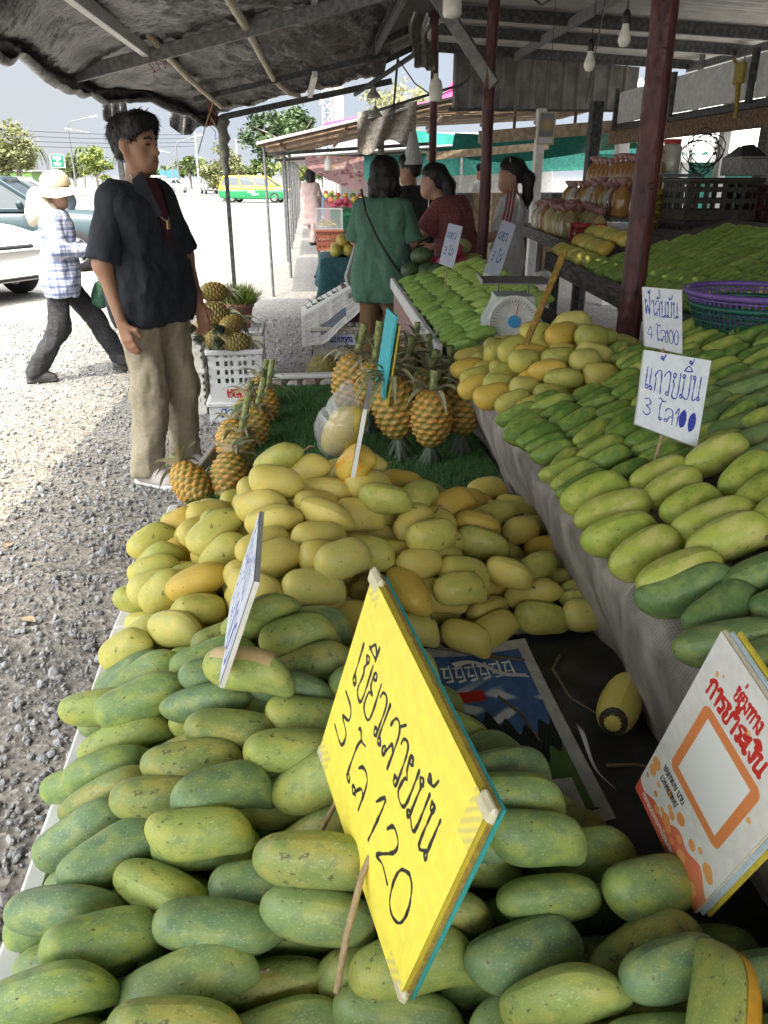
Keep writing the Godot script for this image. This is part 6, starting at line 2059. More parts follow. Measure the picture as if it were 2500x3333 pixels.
	var dd := [Vector3(0.125, 1.012, -1.692), Vector3(0.097, 1.006, -1.473), Vector3(0.071, 0.86, -1.483), Vector3(0.099, 0.866, -1.702)]
	var w4 := paper_pic(330, 280, Color(0.80, 0.81, 0.82), 9)
	write(w4, "มะม่วง", 30, 120, 70, 0.9, 3.0, Color(0.35, 0.42, 0.62), 1.0)
	card(d, dd, 0.009, pic_mat("white_card_print_d", w4, 0.6), M["white_paint"])
	# cyan card among the pineapples
	var e := thing("price_card", "cyan and yellow card standing edge-on among the pineapples", "price card")
	var ev := [Vector3(0.262, 1.01, -2.74), Vector3(0.275, 1.01, -2.56), Vector3(0.228, 0.75, -2.50), Vector3(0.215, 0.75, -2.68)]
	part(e, "board", slab_mesh(ev, 0.008), mottled("cyan_card", Color(0.04, 0.36, 0.42), Color(0.08, 0.5, 0.56), 8.0))
	var ev2 := []
	for v in ev: ev2.append(v + Vector3(0.010, -0.03, 0.002))
	part(e, "yellow_backing", slab_mesh(ev2, 0.006), M["yellow_card"])
	# payment card, right
	var q := thing("payment_card", "white payment card with red heading and an empty orange frame, leaning against the grey cloth", "card")
	var qv := [Vector3(0.413, 0.992, -0.652), Vector3(0.434, 0.936, -0.498), Vector3(0.440, 0.601, -0.635), Vector3(0.420, 0.657, -0.789)]
	var w5 := paper_pic(420, 760, Color(0.90, 0.89, 0.87), 10)
	# peach fruit-like blotches and red foot
	var rr := RandomNumberGenerator.new()
	rr.seed = 12
	for j in range(600, 760):
		for i in 420:
			var edge := 660.0 + 40.0 * sin(i * 0.012 + 1.0) + 14.0 * sin(i * 0.05)
			if j > edge: w5.im.set_pixel(i, j, Color(0.86, 0.36, 0.28).lerp(Color(0.93, 0.55, 0.40), clampf((i + rr.randf() * 30) / 420.0, 0, 1)))
	for k in 26: w5.dab(rr.randf_range(0, 420), rr.randf_range(560, 720), rr.randf_range(8, 24), Color(0.93, 0.60, 0.32).lerp(Color(0.96, 0.74, 0.5), rr.randf()))
	for k in 8: w5.dab(rr.randf_range(10, 400), rr.randf_range(10, 300), rr.randf_range(3, 9), Color(0.93, 0.70, 0.45))
	var orange := Color(0.90, 0.55, 0.33)
	for j in range(196, 500):
		for i in range(70, 352):
			var dx: float = maxf(0.0, absf(i - 211) - 111)
			var dy: float = maxf(0.0, absf(j - 348) - 122)
			var dd2 := sqrt(dx * dx + dy * dy)
			if dd2 < 30.0: w5.im.set_pixel(i, j, orange if dd2 > 0.0 or absf(i - 211) > 108 or absf(j - 348) > 119 else Color(0.93, 0.93, 0.92))
	write(w5, "ช่องทาง", 130, 96, 40, 0.85, 4.0, Color(0.80, 0.20, 0.18))
	write(w5, "การชำระเงิน", 50, 176, 54, 0.95, 6.0, Color(0.80, 0.20, 0.18))
	write(w5, "ชอบาญช นาย", 60, 545, 22, 0.9, 2.0, Color(0.2, 0.2, 0.22))
	write(w5, "เลขทบาญช", 70, 588, 22, 0.9, 2.0, Color(0.2, 0.2, 0.22))
	write(w5, "กรณาแนบหลกฐานการโอนเงนดวย", 40, 735, 18, 0.9, 1.6, Color(0.96, 0.92, 0.88))
	card(q, qv, 0.005, pic_mat("payment_card_print", w5, 0.45), mottled("card_edge", Color(0.5, 0.44, 0.3), Color(0.66, 0.6, 0.45), 20.0))
	var qoff := ((qv[1] - qv[0]) as Vector3).cross(qv[3] - qv[0]).normalized()
	for k in 2:
		var lv := []
		for v in qv: lv.append(v + qoff * (0.006 + k * 0.006) + Vector3(0, 0.002 * k, 0.005 * (k + 1)))
		part(q, "backing", slab_mesh(lv, 0.004), [mottled("pale_blue_card", Color(0.36, 0.5, 0.6), Color(0.5, 0.62, 0.7), 8.0), M["yellow_card"]][k])
	part(q, "stick", tube_mesh([Vector3(0.43, 0.75, -0.66), Vector3(0.44, 0.53, -0.67)], 0.004, 6), stick_m)
	# small white notes on the farther counter
	var f1 := thing("price_card", "small white note standing on the pale green mangoes, nearest the woman in red", "price card", Vector3.ZERO, 0.0, "small notes on the farther counter")
	var w6 := paper_pic(90, 200, Color(0.78, 0.80, 0.86), 14)
	write(w6, "เขยว", 12, 70, 30, 0.8, 1.8, Color(0.4, 0.45, 0.6))
	write(w6, "3 โล", 12, 150, 34, 0.8, 1.8, Color(0.4, 0.45, 0.6))
	var fv := [Vector3(0.745, 1.205, -4.36), Vector3(0.81, 1.19, -4.30), Vector3(0.735, 1.00, -4.12), Vector3(0.67, 1.02, -4.18)]
	card(f1, fv, 0.006, pic_mat("note_print", w6, 0.6), M["white_paint"])
	part(f1, "stick", tube_mesh([Vector3(0.71, 1.03, -4.17), Vector3(0.70, 0.88, -4.16)], 0.004, 6), stick_m)
	var f2 := thing("price_card", "thick white foam price block leaning on the pale green mangoes by the red post", "price card", Vector3.ZERO, 0.0, "small notes on the farther counter")
	var gv := [Vector3(1.00, 1.215, -4.22), Vector3(1.065, 1.19, -4.19), Vector3(0.92, 0.955, -3.90), Vector3(0.85, 0.985, -3.93)]
	card(f2, gv, 0.035, pic_mat("note_print_b", w6, 0.6), M["white_paint"])
	# golden strip standing in the yellow heap
	var gs := part(self, "bamboo_strip", bar_mesh(Vector3(0.60, 0.99, -2.16), Vector3(0.738, 1.228, -2.31), 0.02, 0.008, 0.002), mottled("gold_strip", Color(0.20, 0.11, 0.02), Color(0.40, 0.25, 0.06), 14.0, 0.35))
	tag(gs, "slanting brown strip stuck in the yellow heap by the scale", "strip")

# ---------------------------------------------------------------- scale, jackfruit, bagged pineapple, baskets
func front_goods() -> void:
	var s := thing("weighing_scale", "pale green dial scale with a metal tray between the two counters", "scale", Vector3(0.80, 0.80, -3.12), -0.12)
	var body := mottled("scale_enamel", Color(0.42, 0.50, 0.46), Color(0.54, 0.61, 0.56), 6.0, 0.4)
	var bf := func(u: float, v: float) -> Vector3:
		var y := v * 0.20
		var w := lerpf(0.135, 0.075, smoothstep(0.2, 1.0, v))
		var a := u * TAU
		return Vector3(clampf(cos(a) * 1.5, -1, 1) * w, y, clampf(sin(a) * 1.5, -1, 1) * 0.085)
	var bst := stool()
	sheet(bst, bf, 48, 12)
	cbox(bst, Vector3(0.15, 0.006, 0.17), Vector3(0, 0.20, 0), Basis.IDENTITY, 0.002)
	part(s, "housing", done(bst), body)
	var dl := stool()
	lathe(dl, [Vector2(0, 0.002), Vector2(0.088, 0.002), Vector2(0.095, 0.010), Vector2(0.10, 0.008), Vector2(0.10, -0.01)], 36, Vector3(0, 0.108, 0.088), Basis(Vector3.RIGHT, PI / 2))
	var dial := part(s, "dial", done(dl), mottled("dial_white", Color(0.60, 0.60, 0.54), Color(0.72, 0.72, 0.66), 6.0, 0.3))
	var tk := stool()
	for k in 40:
		var a := TAU * k / 40.0
		bar(tk, Vector3(cos(a) * 0.072, 0.108 + sin(a) * 0.072, 0.0915), Vector3(cos(a) * 0.083, 0.108 + sin(a) * 0.083, 0.0915), 0.0022, 0.0012, 0.0)
	part(dial, "scale_marks", done(tk), M["black"])
	part(dial, "pointer", bar_mesh(Vector3(0, 0.10, 0.094), Vector3(0.012, 0.175, 0.094), 0.004, 0.002, 0.0), mk("pointer_red", Color(0.5, 0.05, 0.04), 0.5))
	part(dial, "blue_hub", tube_mesh([Vector3(0.0, 0.108, 0.091), Vector3(0.0, 0.108, 0.099)], 0.024, 20), mk("hub_blue", Color(0.05, 0.30, 0.62), 0.4))
	for x in [-0.06, 0.06]: part(s, "rod", tube_mesh([Vector3(x, 0.20, 0), Vector3(x, 0.25, 0)], 0.004, 6), M["steel"])
	var tr := stool()
	cbox(tr, Vector3(0.27, 0.006, 0.25), Vector3(0, 0.255, 0), Basis.IDENTITY, 0.002)
	for q in [Vector3(0.135, 0, 0), Vector3(-0.135, 0, 0)]: cbox(tr, Vector3(0.006, 0.02, 0.25), Vector3(0, 0.263, 0) + q, Basis.IDENTITY, 0.002)
	part(s, "tray", done(tr), mottled("worn_tray", Color(0.14, 0.14, 0.13), Color(0.28, 0.275, 0.26), 5.0, 0.4, 0.5))
	# jackfruit by the crate
	var jf := thing("jackfruit", "large knobbly yellow-green jackfruit on the ground before the pale crate", "jackfruit", Vector3(0.075, 0.135, -5.55))
	var jst := stool()
	var jn := FastNoiseLite.new()
	jn.noise_type = FastNoiseLite.TYPE_CELLULAR
	jn.cellular_return_type = FastNoiseLite.RETURN_DISTANCE
	jn.frequency = 12.0
	jn.fractal_type = FastNoiseLite.FRACTAL_NONE
	var jfn := func(u: float, v: float) -> Vector3:
		var d := Vector3(cos(u * TAU) * sin(v * PI), cos(v * PI), sin(u * TAU) * sin(v * PI))
		return d * Vector3(0.135, 0.13, 0.14) * (1.0 - jn.get_noise_3dv(d) * 0.04)
	sheet(jst, jfn, 110, 70)
	var jm := mottled("jackfruit_rind", Color(0.14, 0.14, 0.03), Color(0.30, 0.27, 0.07), 9.0, 0.7)
	part(jf, "rind", done(jst), jm)
	part(jf, "stalk", tube_mesh([Vector3(0.02, 0.12, 0.03), Vector3(0.03, 0.155, 0.03)], [0.012, 0.01], 8), M["bark"])
	# peeled pineapple in a clear bag on the turf
	var pb := thing("bagged_pineapple", "peeled yellow pineapple tied in a clear plastic bag on the turf", "bag of fruit", Vector3(0.085, 0.513, -2.60), 0.0)
	var pp := []
	for k in 3: pp.append([Vector3(-0.02 + k * 0.02, 0.06 + k * 0.04, 0), Vector3(0.01 + k * 0.02, 0.07 + k * 0.04, 0.01), 0.05, 0.042])
	part(pb, "fruit", skin_mesh(pp, 0.008, 0.014, [], 0.006), mottled("pineapple_flesh", Color(0.55, 0.38, 0.04), Color(0.70, 0.54, 0.09), 14.0, 0.4))
	var bn := FastNoiseLite.new()
	bn.seed = 2
	bn.frequency = 14.0
	var bagf := func(u: float, v: float) -> Vector3:
		var a := u * TAU
		var r := 0.092 * pow(sin(PI * clampf(v * 0.93 + 0.02, 0.0, 1.0)), 0.5) * lerpf(1.0, 0.45, smoothstep(0.35, 1.0, v))
		var p := Vector3(cos(a) * r, 0.002 + v * 0.27, sin(a) * r * 0.8)
		p += Vector3(0.05 * v - 0.025, 0, 0)
		return p * (1.0 + bn.get_noise_3dv(p) * 0.12)
	part(pb, "bag", sheet_mesh(bagf, 30, 20), M["clear_bag"])
	# colanders stacked on the back of the counter
	var bt := [["purple_basket", "purple woven plastic basket, upper of the two stacked behind the white cards", Vector3(1.30, 1.02, -2.22), 0.20, 0.10, Color(0.13, 0.075, 0.30), Color(0.20, 0.12, 0.42)], ["green_colander", "dark green plastic colander nested under the purple basket", Vector3(1.30, 0.955, -2.22), 0.185, 0.13, Color(0.008, 0.07, 0.05), Color(0.015, 0.12, 0.085)], ["purple_bowl", "small purple plastic bowl below the green colander", Vector3(1.34, 0.86, -2.12), 0.15, 0.09, Color(0.09, 0.05, 0.22), Color(0.14, 0.09, 0.30)]]
	for q in bt:
		var o := thing(q[0], q[1], "basket", q[2])
		var m := mottled(q[0] + "_plastic", q[5], q[6], 6.0, 0.4)
		var R: float = q[3]
		var H: float = q[4]
		var rim := stool()
		var rp := []
		for k in 41: rp.append(Vector3(cos(TAU * k / 40.0) * R, H, sin(TAU * k / 40.0) * R))
		tube(rim, rp, 0.009, 7, false)
		part(o, "rim", done(rim), m)
		var rib := stool()
		for k in 72:
			var a := TAU * k / 72.0
			var d := Vector3(cos(a), 0, sin(a))
			bar(rib, d * R + Vector3(0, H, 0), d * R * 0.8 + Vector3(0, H * 0.25, 0), 0.005, 0.003, 0.0)
			bar(rib, d * R * 0.8 + Vector3(0, H * 0.25, 0), d * R * 0.62 + Vector3(0, 0.004, 0), 0.008, 0.003, 0.0)
		for h in [0.85, 0.68, 0.5, 0.33]:
			var pr := []
			var rad: float = lerpf(R * 0.735, R, h)
			for k in 41: pr.append(Vector3(cos(TAU * k / 40.0) * rad, H * h, sin(TAU * k / 40.0) * rad))
			tube(rib, pr, 0.003, 5, false)
		part(o, "lattice_side", done(rib), m)
		part(o, "bottom", lathe_mesh([Vector2(0, 0.002), Vector2(R * 0.64, 0.002), Vector2(R * 0.8, H * 0.25), Vector2(R * 0.79, H * 0.25), Vector2(R * 0.63, 0.008), Vector2(0, 0.008)], 30), m)
	# dry mango twigs on the counter
	for s2 in [[Vector3(0.83, 0.955, -1.28), Vector3(0.90, 0.965, -1.2), Vector3(0.97, 0.955, -1.12)], [Vector3(0.70, 0.90, -1.05), Vector3(0.78, 0.915, -1.03), Vector3(0.86, 0.905, -1.0)], [Vector3(0.95, 0.99, -1.36), Vector3(1.05, 1.0, -1.3), Vector3(1.16, 0.99, -1.22)]]:
		tag(part(self, "mango_twig", tube_mesh(s2, [0.004, 0.003, 0.002], 6), M["twig"]), "thin dry twig lying among the mangoes on the raised counter", "twig", "dry twigs on the counter")

# ---------------------------------------------------------------- pale crates, potted plant
func crates() -> void:
	var m = M["white_plastic"]
	var a := thing("plastic_crate", "pale grey slotted crate standing upside down with red lettering under the pineapples", "crate", Vector3(-0.495, 0.13, -5.05), 0.05, "pale plastic crates by the man")
	crate_parts(a, Vector3(0.335, 0.325, 0.44), m, 0.0, 4, 4, 0.34)
	var p := paper_pic(320, 110, Color(0.76, 0.77, 0.76), 3)
	write(p, "ผู้ยอด", 60, 82, 52, 1.2, 6.0, Color(0.66, 0.16, 0.15), 0.0, true)
	part(a, "lettering", card_mesh(Vector3(-0.155, 0.105, 0.2215), Vector3(0.155, 0.105, 0.2215), Vector3(0.155, 0.004, 0.2215), Vector3(-0.155, 0.004, 0.2215)), pic_mat("crate_print_red", p, 0.5))
	var b := thing("plastic_crate", "pale grey crate with blue lettering at the bottom under the red-lettered one", "crate", Vector3(-0.50, 0.0, -5.05), 0.02, "pale plastic crates by the man")
	crate_parts(b, Vector3(0.35, 0.13, 0.45), m, 0.0, 4, 1, 0.8)
	var p2 := paper_pic(320, 110, Color(0.76, 0.77, 0.77), 3)
	write(p2, "สวนนา", 50, 84, 56, 1.2, 5.0, Color(0.16, 0.26, 0.55))
	part(b, "lettering", card_mesh(Vector3(-0.15, 0.11, 0.2265), Vector3(0.15, 0.11, 0.2265), Vector3(0.15, 0.01, 0.2265), Vector3(-0.15, 0.01, 0.2265)), pic_mat("crate_print_blue", p2, 0.5))
	for k in 2:
		var c := thing("plastic_crate", ["lower cream crate of the stack behind the legs of the man", "upper cream crate of the stack behind the legs of the man"][k], "crate", Vector3(-0.90, k * 0.30, -5.22), 0.0, "pale plastic crates by the man")
		crate_parts(c, Vector3(0.38, 0.30, 0.40), M["cream_plastic"], 0.0, 4, 5, 0.25)
	var d := thing("plastic_crate", "cream slotted crate with a blue and white label near the jackfruit", "crate", Vector3(0.215, 0.0, -6.12), 0.0, "pale plastic crates by the man")
	crate_parts(d, Vector3(0.46, 0.40, 0.42), M["cream_plastic"], 0.0, 4, 4, 0.1)
	var p3 := paper_pic(200, 80, Color(0.72, 0.75, 0.82), 3)
	write(p3, "แมนทอง", 14, 56, 36, 1.1, 4.0, Color(0.15, 0.2, 0.5))
	part(d, "label", card_mesh(Vector3(-0.10, 0.345, 0.2125), Vector3(0.12, 0.345, 0.2125), Vector3(0.12, 0.265, 0.2125), Vector3(-0.10, 0.265, 0.2125)), pic_mat("crate_label", p3, 0.5))
	# tray lined with newspaper on the cream crate, greens on it
	var tr := thing("lined_tray", "tilted tray lined with white newsprint and green leaves on the cream crate", "tray", Vector3(0.215, 0.40, -6.1))
	var f := func(u: float, v: float) -> Vector3:
		return Vector3(-0.30 + u * 0.56, 0.06 + u * 0.30 - pow(v, 1.4) * (0.20 + 0.05 * sin(u * 5.0)) + 0.01 * sin(u * 15.0) * v, 0.05 + v * 0.19)
	part(tr, "newsprint_flap", sheet_mesh(f, 24, 10), newsprint("newsprint_flap", 25, false))
	var f2 := func(u: float, v: float) -> Vector3:
		return Vector3(-0.30 + u * 0.56, 0.06 + u * 0.30 + 0.02 * sin(v * 9.0), 0.06 - v * 0.40)
	part(tr, "newsprint", sheet_mesh(f2, 12, 12), M["paper"])
	part(tr, "end_board", bar_mesh(Vector3(0.06, 0.28, 0.0), Vector3(0.16, 0.50, -0.3), 0.02, 0.18), M["white_paint"])
	var lv := stool()
	for k in 9: blades(lv, Vector3(-0.24 + k * 0.04, 0.10 + k * 0.02, -0.02 - (k % 3) * 0.05), Vector3(0.2, 0.6, 0.1).normalized(), 4, 0.09, 0.014, 1.6, 1.0, [Color(0.06, 0.12, 0.02), Color(0.18, 0.27, 0.06)], 300 + k)
	part(tr, "leaves", done(lv), vcol("pineapple_leaf", 0.55))
	var mc := thing("maroon_crate", "maroon plastic crate with faded print behind the lined tray", "crate", Vector3(0.40, 0.40, -6.28))
	crate_parts(mc, Vector3(0.30, 0.26, 0.3), mottled("maroon_plastic", Color(0.12, 0.025, 0.035), Color(0.20, 0.05, 0.06), 4.0, 0.5), 0.0, 3, 2, 0.6)
	# terracotta pot with a fine feathery plant, on a box
	var bx := thing("plastic_crate", "grey crate hidden under the potted plant", "crate", Vector3(-0.55, 0.0, -5.85), 0.0, "pale plastic crates by the man")
	crate_parts(bx, Vector3(0.36, 0.42, 0.4), m, 0.0, 4, 4, 0.2)
	var pt := thing("potted_plant", "terracotta pot with a feathery bright green plant beside the stacked pineapples", "plant", Vector3(-0.535, 0.42, -5.85))
	part(pt, "pot", lathe_mesh([Vector2(0, 0), Vector2(0.08, 0), Vector2(0.105, 0.15), Vector2(0.115, 0.15), Vector2(0.115, 0.185), Vector2(0.10, 0.185), Vector2(0.095, 0.15), Vector2(0, 0.15)], 28), mottled("terracotta", Color(0.26, 0.10, 0.065), Color(0.40, 0.19, 0.13), 8.0))
	var fl := stool()
	for k in 60:
		var an := k * 2.4
		var rr := sqrt(k / 60.0) * 0.09
		blades(fl, Vector3(cos(an) * rr, 0.15, sin(an) * rr), Vector3(cos(an) * rr * 6.0, 1.0, sin(an) * rr * 6.0).normalized(), 12, 0.17, 0.005, 0.55, 0.25, [Color(0.10, 0.17, 0.02), Color(0.28, 0.38, 0.05)], 400 + k)
	var fm := vcol("fern_leaf", 0.6)
	fm.backlight_enabled = true
	fm.backlight = Color(0.16, 0.22, 0.03)
	part(pt, "foliage", done(fl), fm)

# ---------------------------------------------------------------- the far side of the stall
func back_goods() -> void:
	var t := thing("back_table", "long grey plank table carrying terraced mangoes behind the red post", "table")
	part(t, "table_top", bar_mesh(Vector3(2.25, 0.90, -2.2), Vector3(2.58, 0.90, -5.95), 1.5, 0.04), M["grey_wood"])
	part(t, "front_plank", bar_mesh(Vector3(1.44, 0.865, -2.2), Vector3(1.77, 0.865, -5.95), 0.03, 0.12), M["grey_wood"])
	for q in [[1.52, -2.4], [1.62, -3.9], [1.80, -5.8], [2.9, -2.4], [3.2, -5.8]]:
		part(t, "leg", bar_mesh(Vector3(q[0], 0, q[1]), Vector3(q[0], 0.88, q[1]), 0.05, 0.05), M["dark_steel"])
	# sloping board that carries the rows
	part(t, "display_board", slab_mesh([Vector3(1.47, 0.925, -2.25), Vector3(2.55, 1.17, -2.25), Vector3(2.83, 1.17, -5.9), Vector3(1.78, 0.925, -5.9)], 0.02), M["grey_wood"])
	var c := thing("snack_counter", "curved plank counter stacked with bagged sweets", "counter")
	part(c, "counter_top", slab_mesh([Vector3(2.0, 0.95, -6.05), Vector3(3.4, 0.95, -6.05), Vector3(3.7, 0.95, -9.2), Vector3(2.3, 0.95, -9.2)], 0.04), M["grey_wood"])
	part(c, "front_plank", bar_mesh(Vector3(2.0, 0.93, -6.0), Vector3(2.31, 0.93, -9.2), 0.03, 0.10), M["grey_wood"])
	for q in [[2.1, -6.2], [2.4, -9.0], [3.3, -6.2], [3.6, -9.0]]:
		part(c, "leg", bar_mesh(Vector3(q[0], 0, q[1]), Vector3(q[0], 0.93, q[1]), 0.05, 0.05), M["dark_steel"])
	part(c, "step_shelf", slab_mesh([Vector3(2.28, 1.14, -6.1), Vector3(2.62, 1.14, -6.1), Vector3(2.9, 1.14, -8.6), Vector3(2.56, 1.14, -8.6)], 0.03), M["grey_wood"])
	part(c, "step_shelf", slab_mesh([Vector3(2.5, 1.33, -6.3), Vector3(2.85, 1.33, -6.3), Vector3(3.1, 1.33, -8.6), Vector3(2.75, 1.33, -8.6)], 0.03), M["grey_wood"])
	var bagm := lathe_mesh([Vector2(0, 0), Vector2(0.044, 0.0), Vector2(0.053, 0.015), Vector2(0.050, 0.05), Vector2(0.054, 0.085), Vector2(0.046, 0.12), Vector2(0.02, 0.15), Vector2(0.01, 0.16)], 9)
	var tie := lathe_mesh([Vector2(0.012, 0.156), Vector2(0.014, 0.164), Vector2(0.038, 0.19), Vector2(0.03, 0.20), Vector2(0.0, 0.172)], 9)
	var cols := [mottled("snack_yellow", Color(0.30, 0.22, 0.07), Color(0.52, 0.42, 0.18), 70.0, 0.12), mottled("snack_orange", Color(0.28, 0.12, 0.03), Color(0.46, 0.24, 0.07), 70.0, 0.12), mottled("snack_brown", Color(0.10, 0.045, 0.02), Color(0.30, 0.16, 0.08), 70.0, 0.12), mottled("snack_white", Color(0.45, 0.42, 0.33), Color(0.62, 0.6, 0.52), 70.0, 0.12)]
	var tie_m := mottled("tie_red", Color(0.40, 0.07, 0.07), Color(0.58, 0.30, 0.28), 40.0, 0.4)
	var names := ["yellow", "orange", "brown", "white"]
	for row in 3:
		for k in 13:
			for d in (2 if row == 0 else 1):
				var z := -6.16 - k * 0.165
				var x = [2.09, 2.38, 2.62][row] + k * 0.0175 + d * 0.14
				var kind := (0 if row == 0 and k < 9 else (1 if row == 2 else (k + row) % 4))
				if row == 0 and k < 3 and d == 0: continue
				var o := thing("snack_bag", "clear red-tied bag of %s sweets on the %s of the snack counter" % [names[kind], ["plank top", "lower step", "upper step"][row]], "bag", Vector3(x + rng.randf_range(-0.01, 0.01), [0.972, 1.157, 1.347][row], z), rng.randf() * TAU, "bagged sweets on the snack counter")
				o.scale = Vector3.ONE * rng.randf_range(1.2, 1.45)
				part(o, "bag", bagm, cols[kind])
				part(o, "tie", tie, tie_m)
	var jar := lathe_mesh([Vector2(0, 0), Vector2(0.05, 0), Vector2(0.056, 0.01), Vector2(0.056, 0.10), Vector2(0.045, 0.115), Vector2(0, 0.115)], 16)
	var lid := lathe_mesh([Vector2(0.05, 0.112), Vector2(0.052, 0.115), Vector2(0.052, 0.14), Vector2(0, 0.142)], 16)
	for k in 4:
		var o := thing("red_jar", "jar of red preserve with a red lid in front of the bagged sweets", "jar", Vector3(2.08 + (k % 2) * 0.13, 0.972, -6.12 - (k / 2) * 0.14), 0.0, "red jars on the snack counter")
		part(o, "jar", jar, mottled("preserve_red", Color(0.20, 0.015, 0.015), Color(0.38, 0.05, 0.04), 12.0, 0.15))
		part(o, "lid", lid, mk("lid_red", Color(0.45, 0.04, 0.035), 0.4))
	# rack with white posts and stacked dark crates
	var r := thing("steel_rack", "white steel rack standing behind the terraced mangoes", "rack")
	for q in [[2.63, -6.0], [2.86, -6.0], [2.7, -6.6], [2.95, -6.6]]:
		part(r, "upright", bar_mesh(Vector3(q[0], 0, q[1]), Vector3(q[0], 1.46, q[1]), 0.03, 0.03), M["white_paint"])
	for y in [0.6, 1.02, 1.45]: part(r, "shelf", slab_mesh([Vector3(2.6, y, -5.97), Vector3(2.9, y, -5.97), Vector3(2.98, y, -6.63), Vector3(2.68, y, -6.63)], 0.02), M["steel"])
	var cr := [["black_crate", Vector3(2.72, 0.9, -5.45), Vector3(0.5, 0.27, 0.4), Color(0.012, 0.011, 0.01), Color(0.03, 0.028, 0.024), "black slotted crate, lower of the pair behind the terraced mangoes"], ["black_crate", Vector3(2.72, 1.17, -5.45), Vector3(0.5, 0.26, 0.4), Color(0.02, 0.017, 0.01), Color(0.045, 0.04, 0.025), "dark brown slotted crate, upper of the pair behind the terraced mangoes"], ["maroon_crate", Vector3(3.25, 1.12, -5.3), Vector3(0.6, 0.27, 0.4), Color(0.035, 0.008, 0.01), Color(0.06, 0.014, 0.018), "dark maroon crate on top of the dark green one"], ["green_crate", Vector3(3.25, 0.92, -5.3), Vector3(0.6, 0.2, 0.4), Color(0.006, 0.03, 0.02), Color(0.01, 0.05, 0.03), "dark green crate under the maroon one"], ["orange_crate", Vector3(3.35, 1.12, -4.3), Vector3(0.6, 0.22, 0.4), Color(0.10, 0.03, 0.005), Color(0.16, 0.05, 0.01), "dull orange crate at the end of the terraced mangoes"]]
	for q in cr:
		var o := thing(q[0], q[5], "crate", q[1])
		crate_parts(o, q[2], mottled(q[0] + "_skin_" + str(int(q[1].y * 100)), q[3], q[4], 4.0, 0.5), 0.0, 4, 3, 0.2)
	var ys := thing("yellow_label_board", "yellow printed board standing beside the dark crates", "board", Vector3(2.50, 1.0, -5.7), 0.2)
	var yp := paper_pic(80, 160, Color(0.62, 0.55, 0.14), 3)
	for k in 5: write(yp, ["ลาน", "กวน", "ขนม", "นา", "ของ"][k], 8, 34 + k * 28, 17, 1.1, 1.6, Color(0.15, 0.14, 0.05))
	part(ys, "board", box_mesh(Vector3(0.14, 0.36, 0.012)), M["wood"]).position.y = 0.18
	part(ys, "lettering", card_mesh(Vector3(-0.07, 0.36, 0.008), Vector3(0.07, 0.36, 0.008), Vector3(0.07, 0.0, 0.008), Vector3(-0.07, 0.0, 0.008)), pic_mat("yellow_board_print", yp, 0.6))
	# carton with open flaps
	var ct := thing("carton", "white carton with open dark flaps on the black crates", "carton", Vector3(2.98, 1.43, -5.55), 0.2)
	part(ct, "box", box_mesh(Vector3(0.22, 0.12, 0.2)), mottled("old_carton", Color(0.22, 0.21, 0.2), Color(0.34, 0.33, 0.31), 6.0)).position.y = 0.075
	part(ct, "flap", slab_mesh([Vector3(-0.11, 0.12, 0.10), Vector3(0.11, 0.12, 0.10), Vector3(0.02, 0.21, 0.03), Vector3(-0.08, 0.20, 0.04)], 0.006), M["black"])
	part(ct, "flap", slab_mesh([Vector3(-0.11, 0.12, -0.10), Vector3(0.11, 0.12, -0.10), Vector3(0.07, 0.19, -0.06), Vector3(-0.02, 0.2, -0.06)], 0.006), M["old_carton"])
	# tall jar of sweets with a red lid
	var tj := thing("sweet_jar", "tall clear jar of sweets with a red lid on the steel rack", "jar", Vector3(2.74, 1.47, -6.2))
	part(tj, "jar", lathe_mesh([Vector2(0, 0), Vector2(0.07, 0), Vector2(0.075, 0.02), Vector2(0.075, 0.17), Vector2(0.055, 0.2), Vector2(0, 0.2)], 18), cols[3])
	part(tj, "lid", lathe_mesh([Vector2(0.062, 0.195), Vector2(0.064, 0.23), Vector2(0, 0.232)], 18), M["lid_red"])
	# white and wooden posts carrying the inner beams
	for q in [[2.63, -9.5, "white_paint", 0.10, "white square post behind the snack counter"], [3.60, -9.5, "white_paint", 0.13, "white square post next to the green tarpaulin"], [4.05, -8.0, "white_paint", 0.09, "slim white post in front of the pale corrugated roof"], [4.05, -7.2, "grey_wood", 0.13, "rough wooden post in front of the pale corrugated roof"], [2.95, -8.6, "dark_steel", 0.12, "dark post hung with wires beside the calendar"]]:
		var o := thing("square_post", q[4], "post", Vector3(q[0], 0, q[1]))
		part(o, "shaft", bar_mesh(Vector3(0, 0, 0), Vector3(0, 2.15, 0), q[3], q[3], 0.01), M[q[2]])
	# timber beam and boards over the snack counter
	var tb := thing("inner_beam", "rough brown timber beam over the snack counter", "beam")
	part(tb, "beam", bar_mesh(Vector3(1.95, 1.86, -9.6), Vector3(3.6, 1.98, -9.4), 0.06, 0.13), M["pale_wood"])
	part(tb, "beam", bar_mesh(Vector3(1.7, 1.72, -12.0), Vector3(3.4, 1.86, -11.8), 0.08, 0.10), M["pale_wood"])
	for k in 4: part(tb, "hanger", bar_mesh(Vector3(2.0 + k * 0.35, 1.88 + k * 0.02, -9.58), Vector3(2.0 + k * 0.35, 2.15, -9.58), 0.03, 0.03), M["wood"])
	# green tarpaulins behind
	var gt := func(u: float, v: float) -> Vector3:
		return Vector3(2.2 + u * 3.0, 2.06 - v * (0.30 + 0.05 * sin(u * 6.0)) - 0.06 * sin(u * PI) + 0.1 * u * u, -12.6 + 0.08 * sin(u * 20.0 + v) - v * 0.4)
	var gm := mottled("green_tarpaulin", Color(0.0, 0.13, 0.10), Color(0.01, 0.20, 0.155), 2.0, 0.5)
	gm.backlight_enabled = true
	gm.backlight = Color(0.0, 0.18, 0.14)
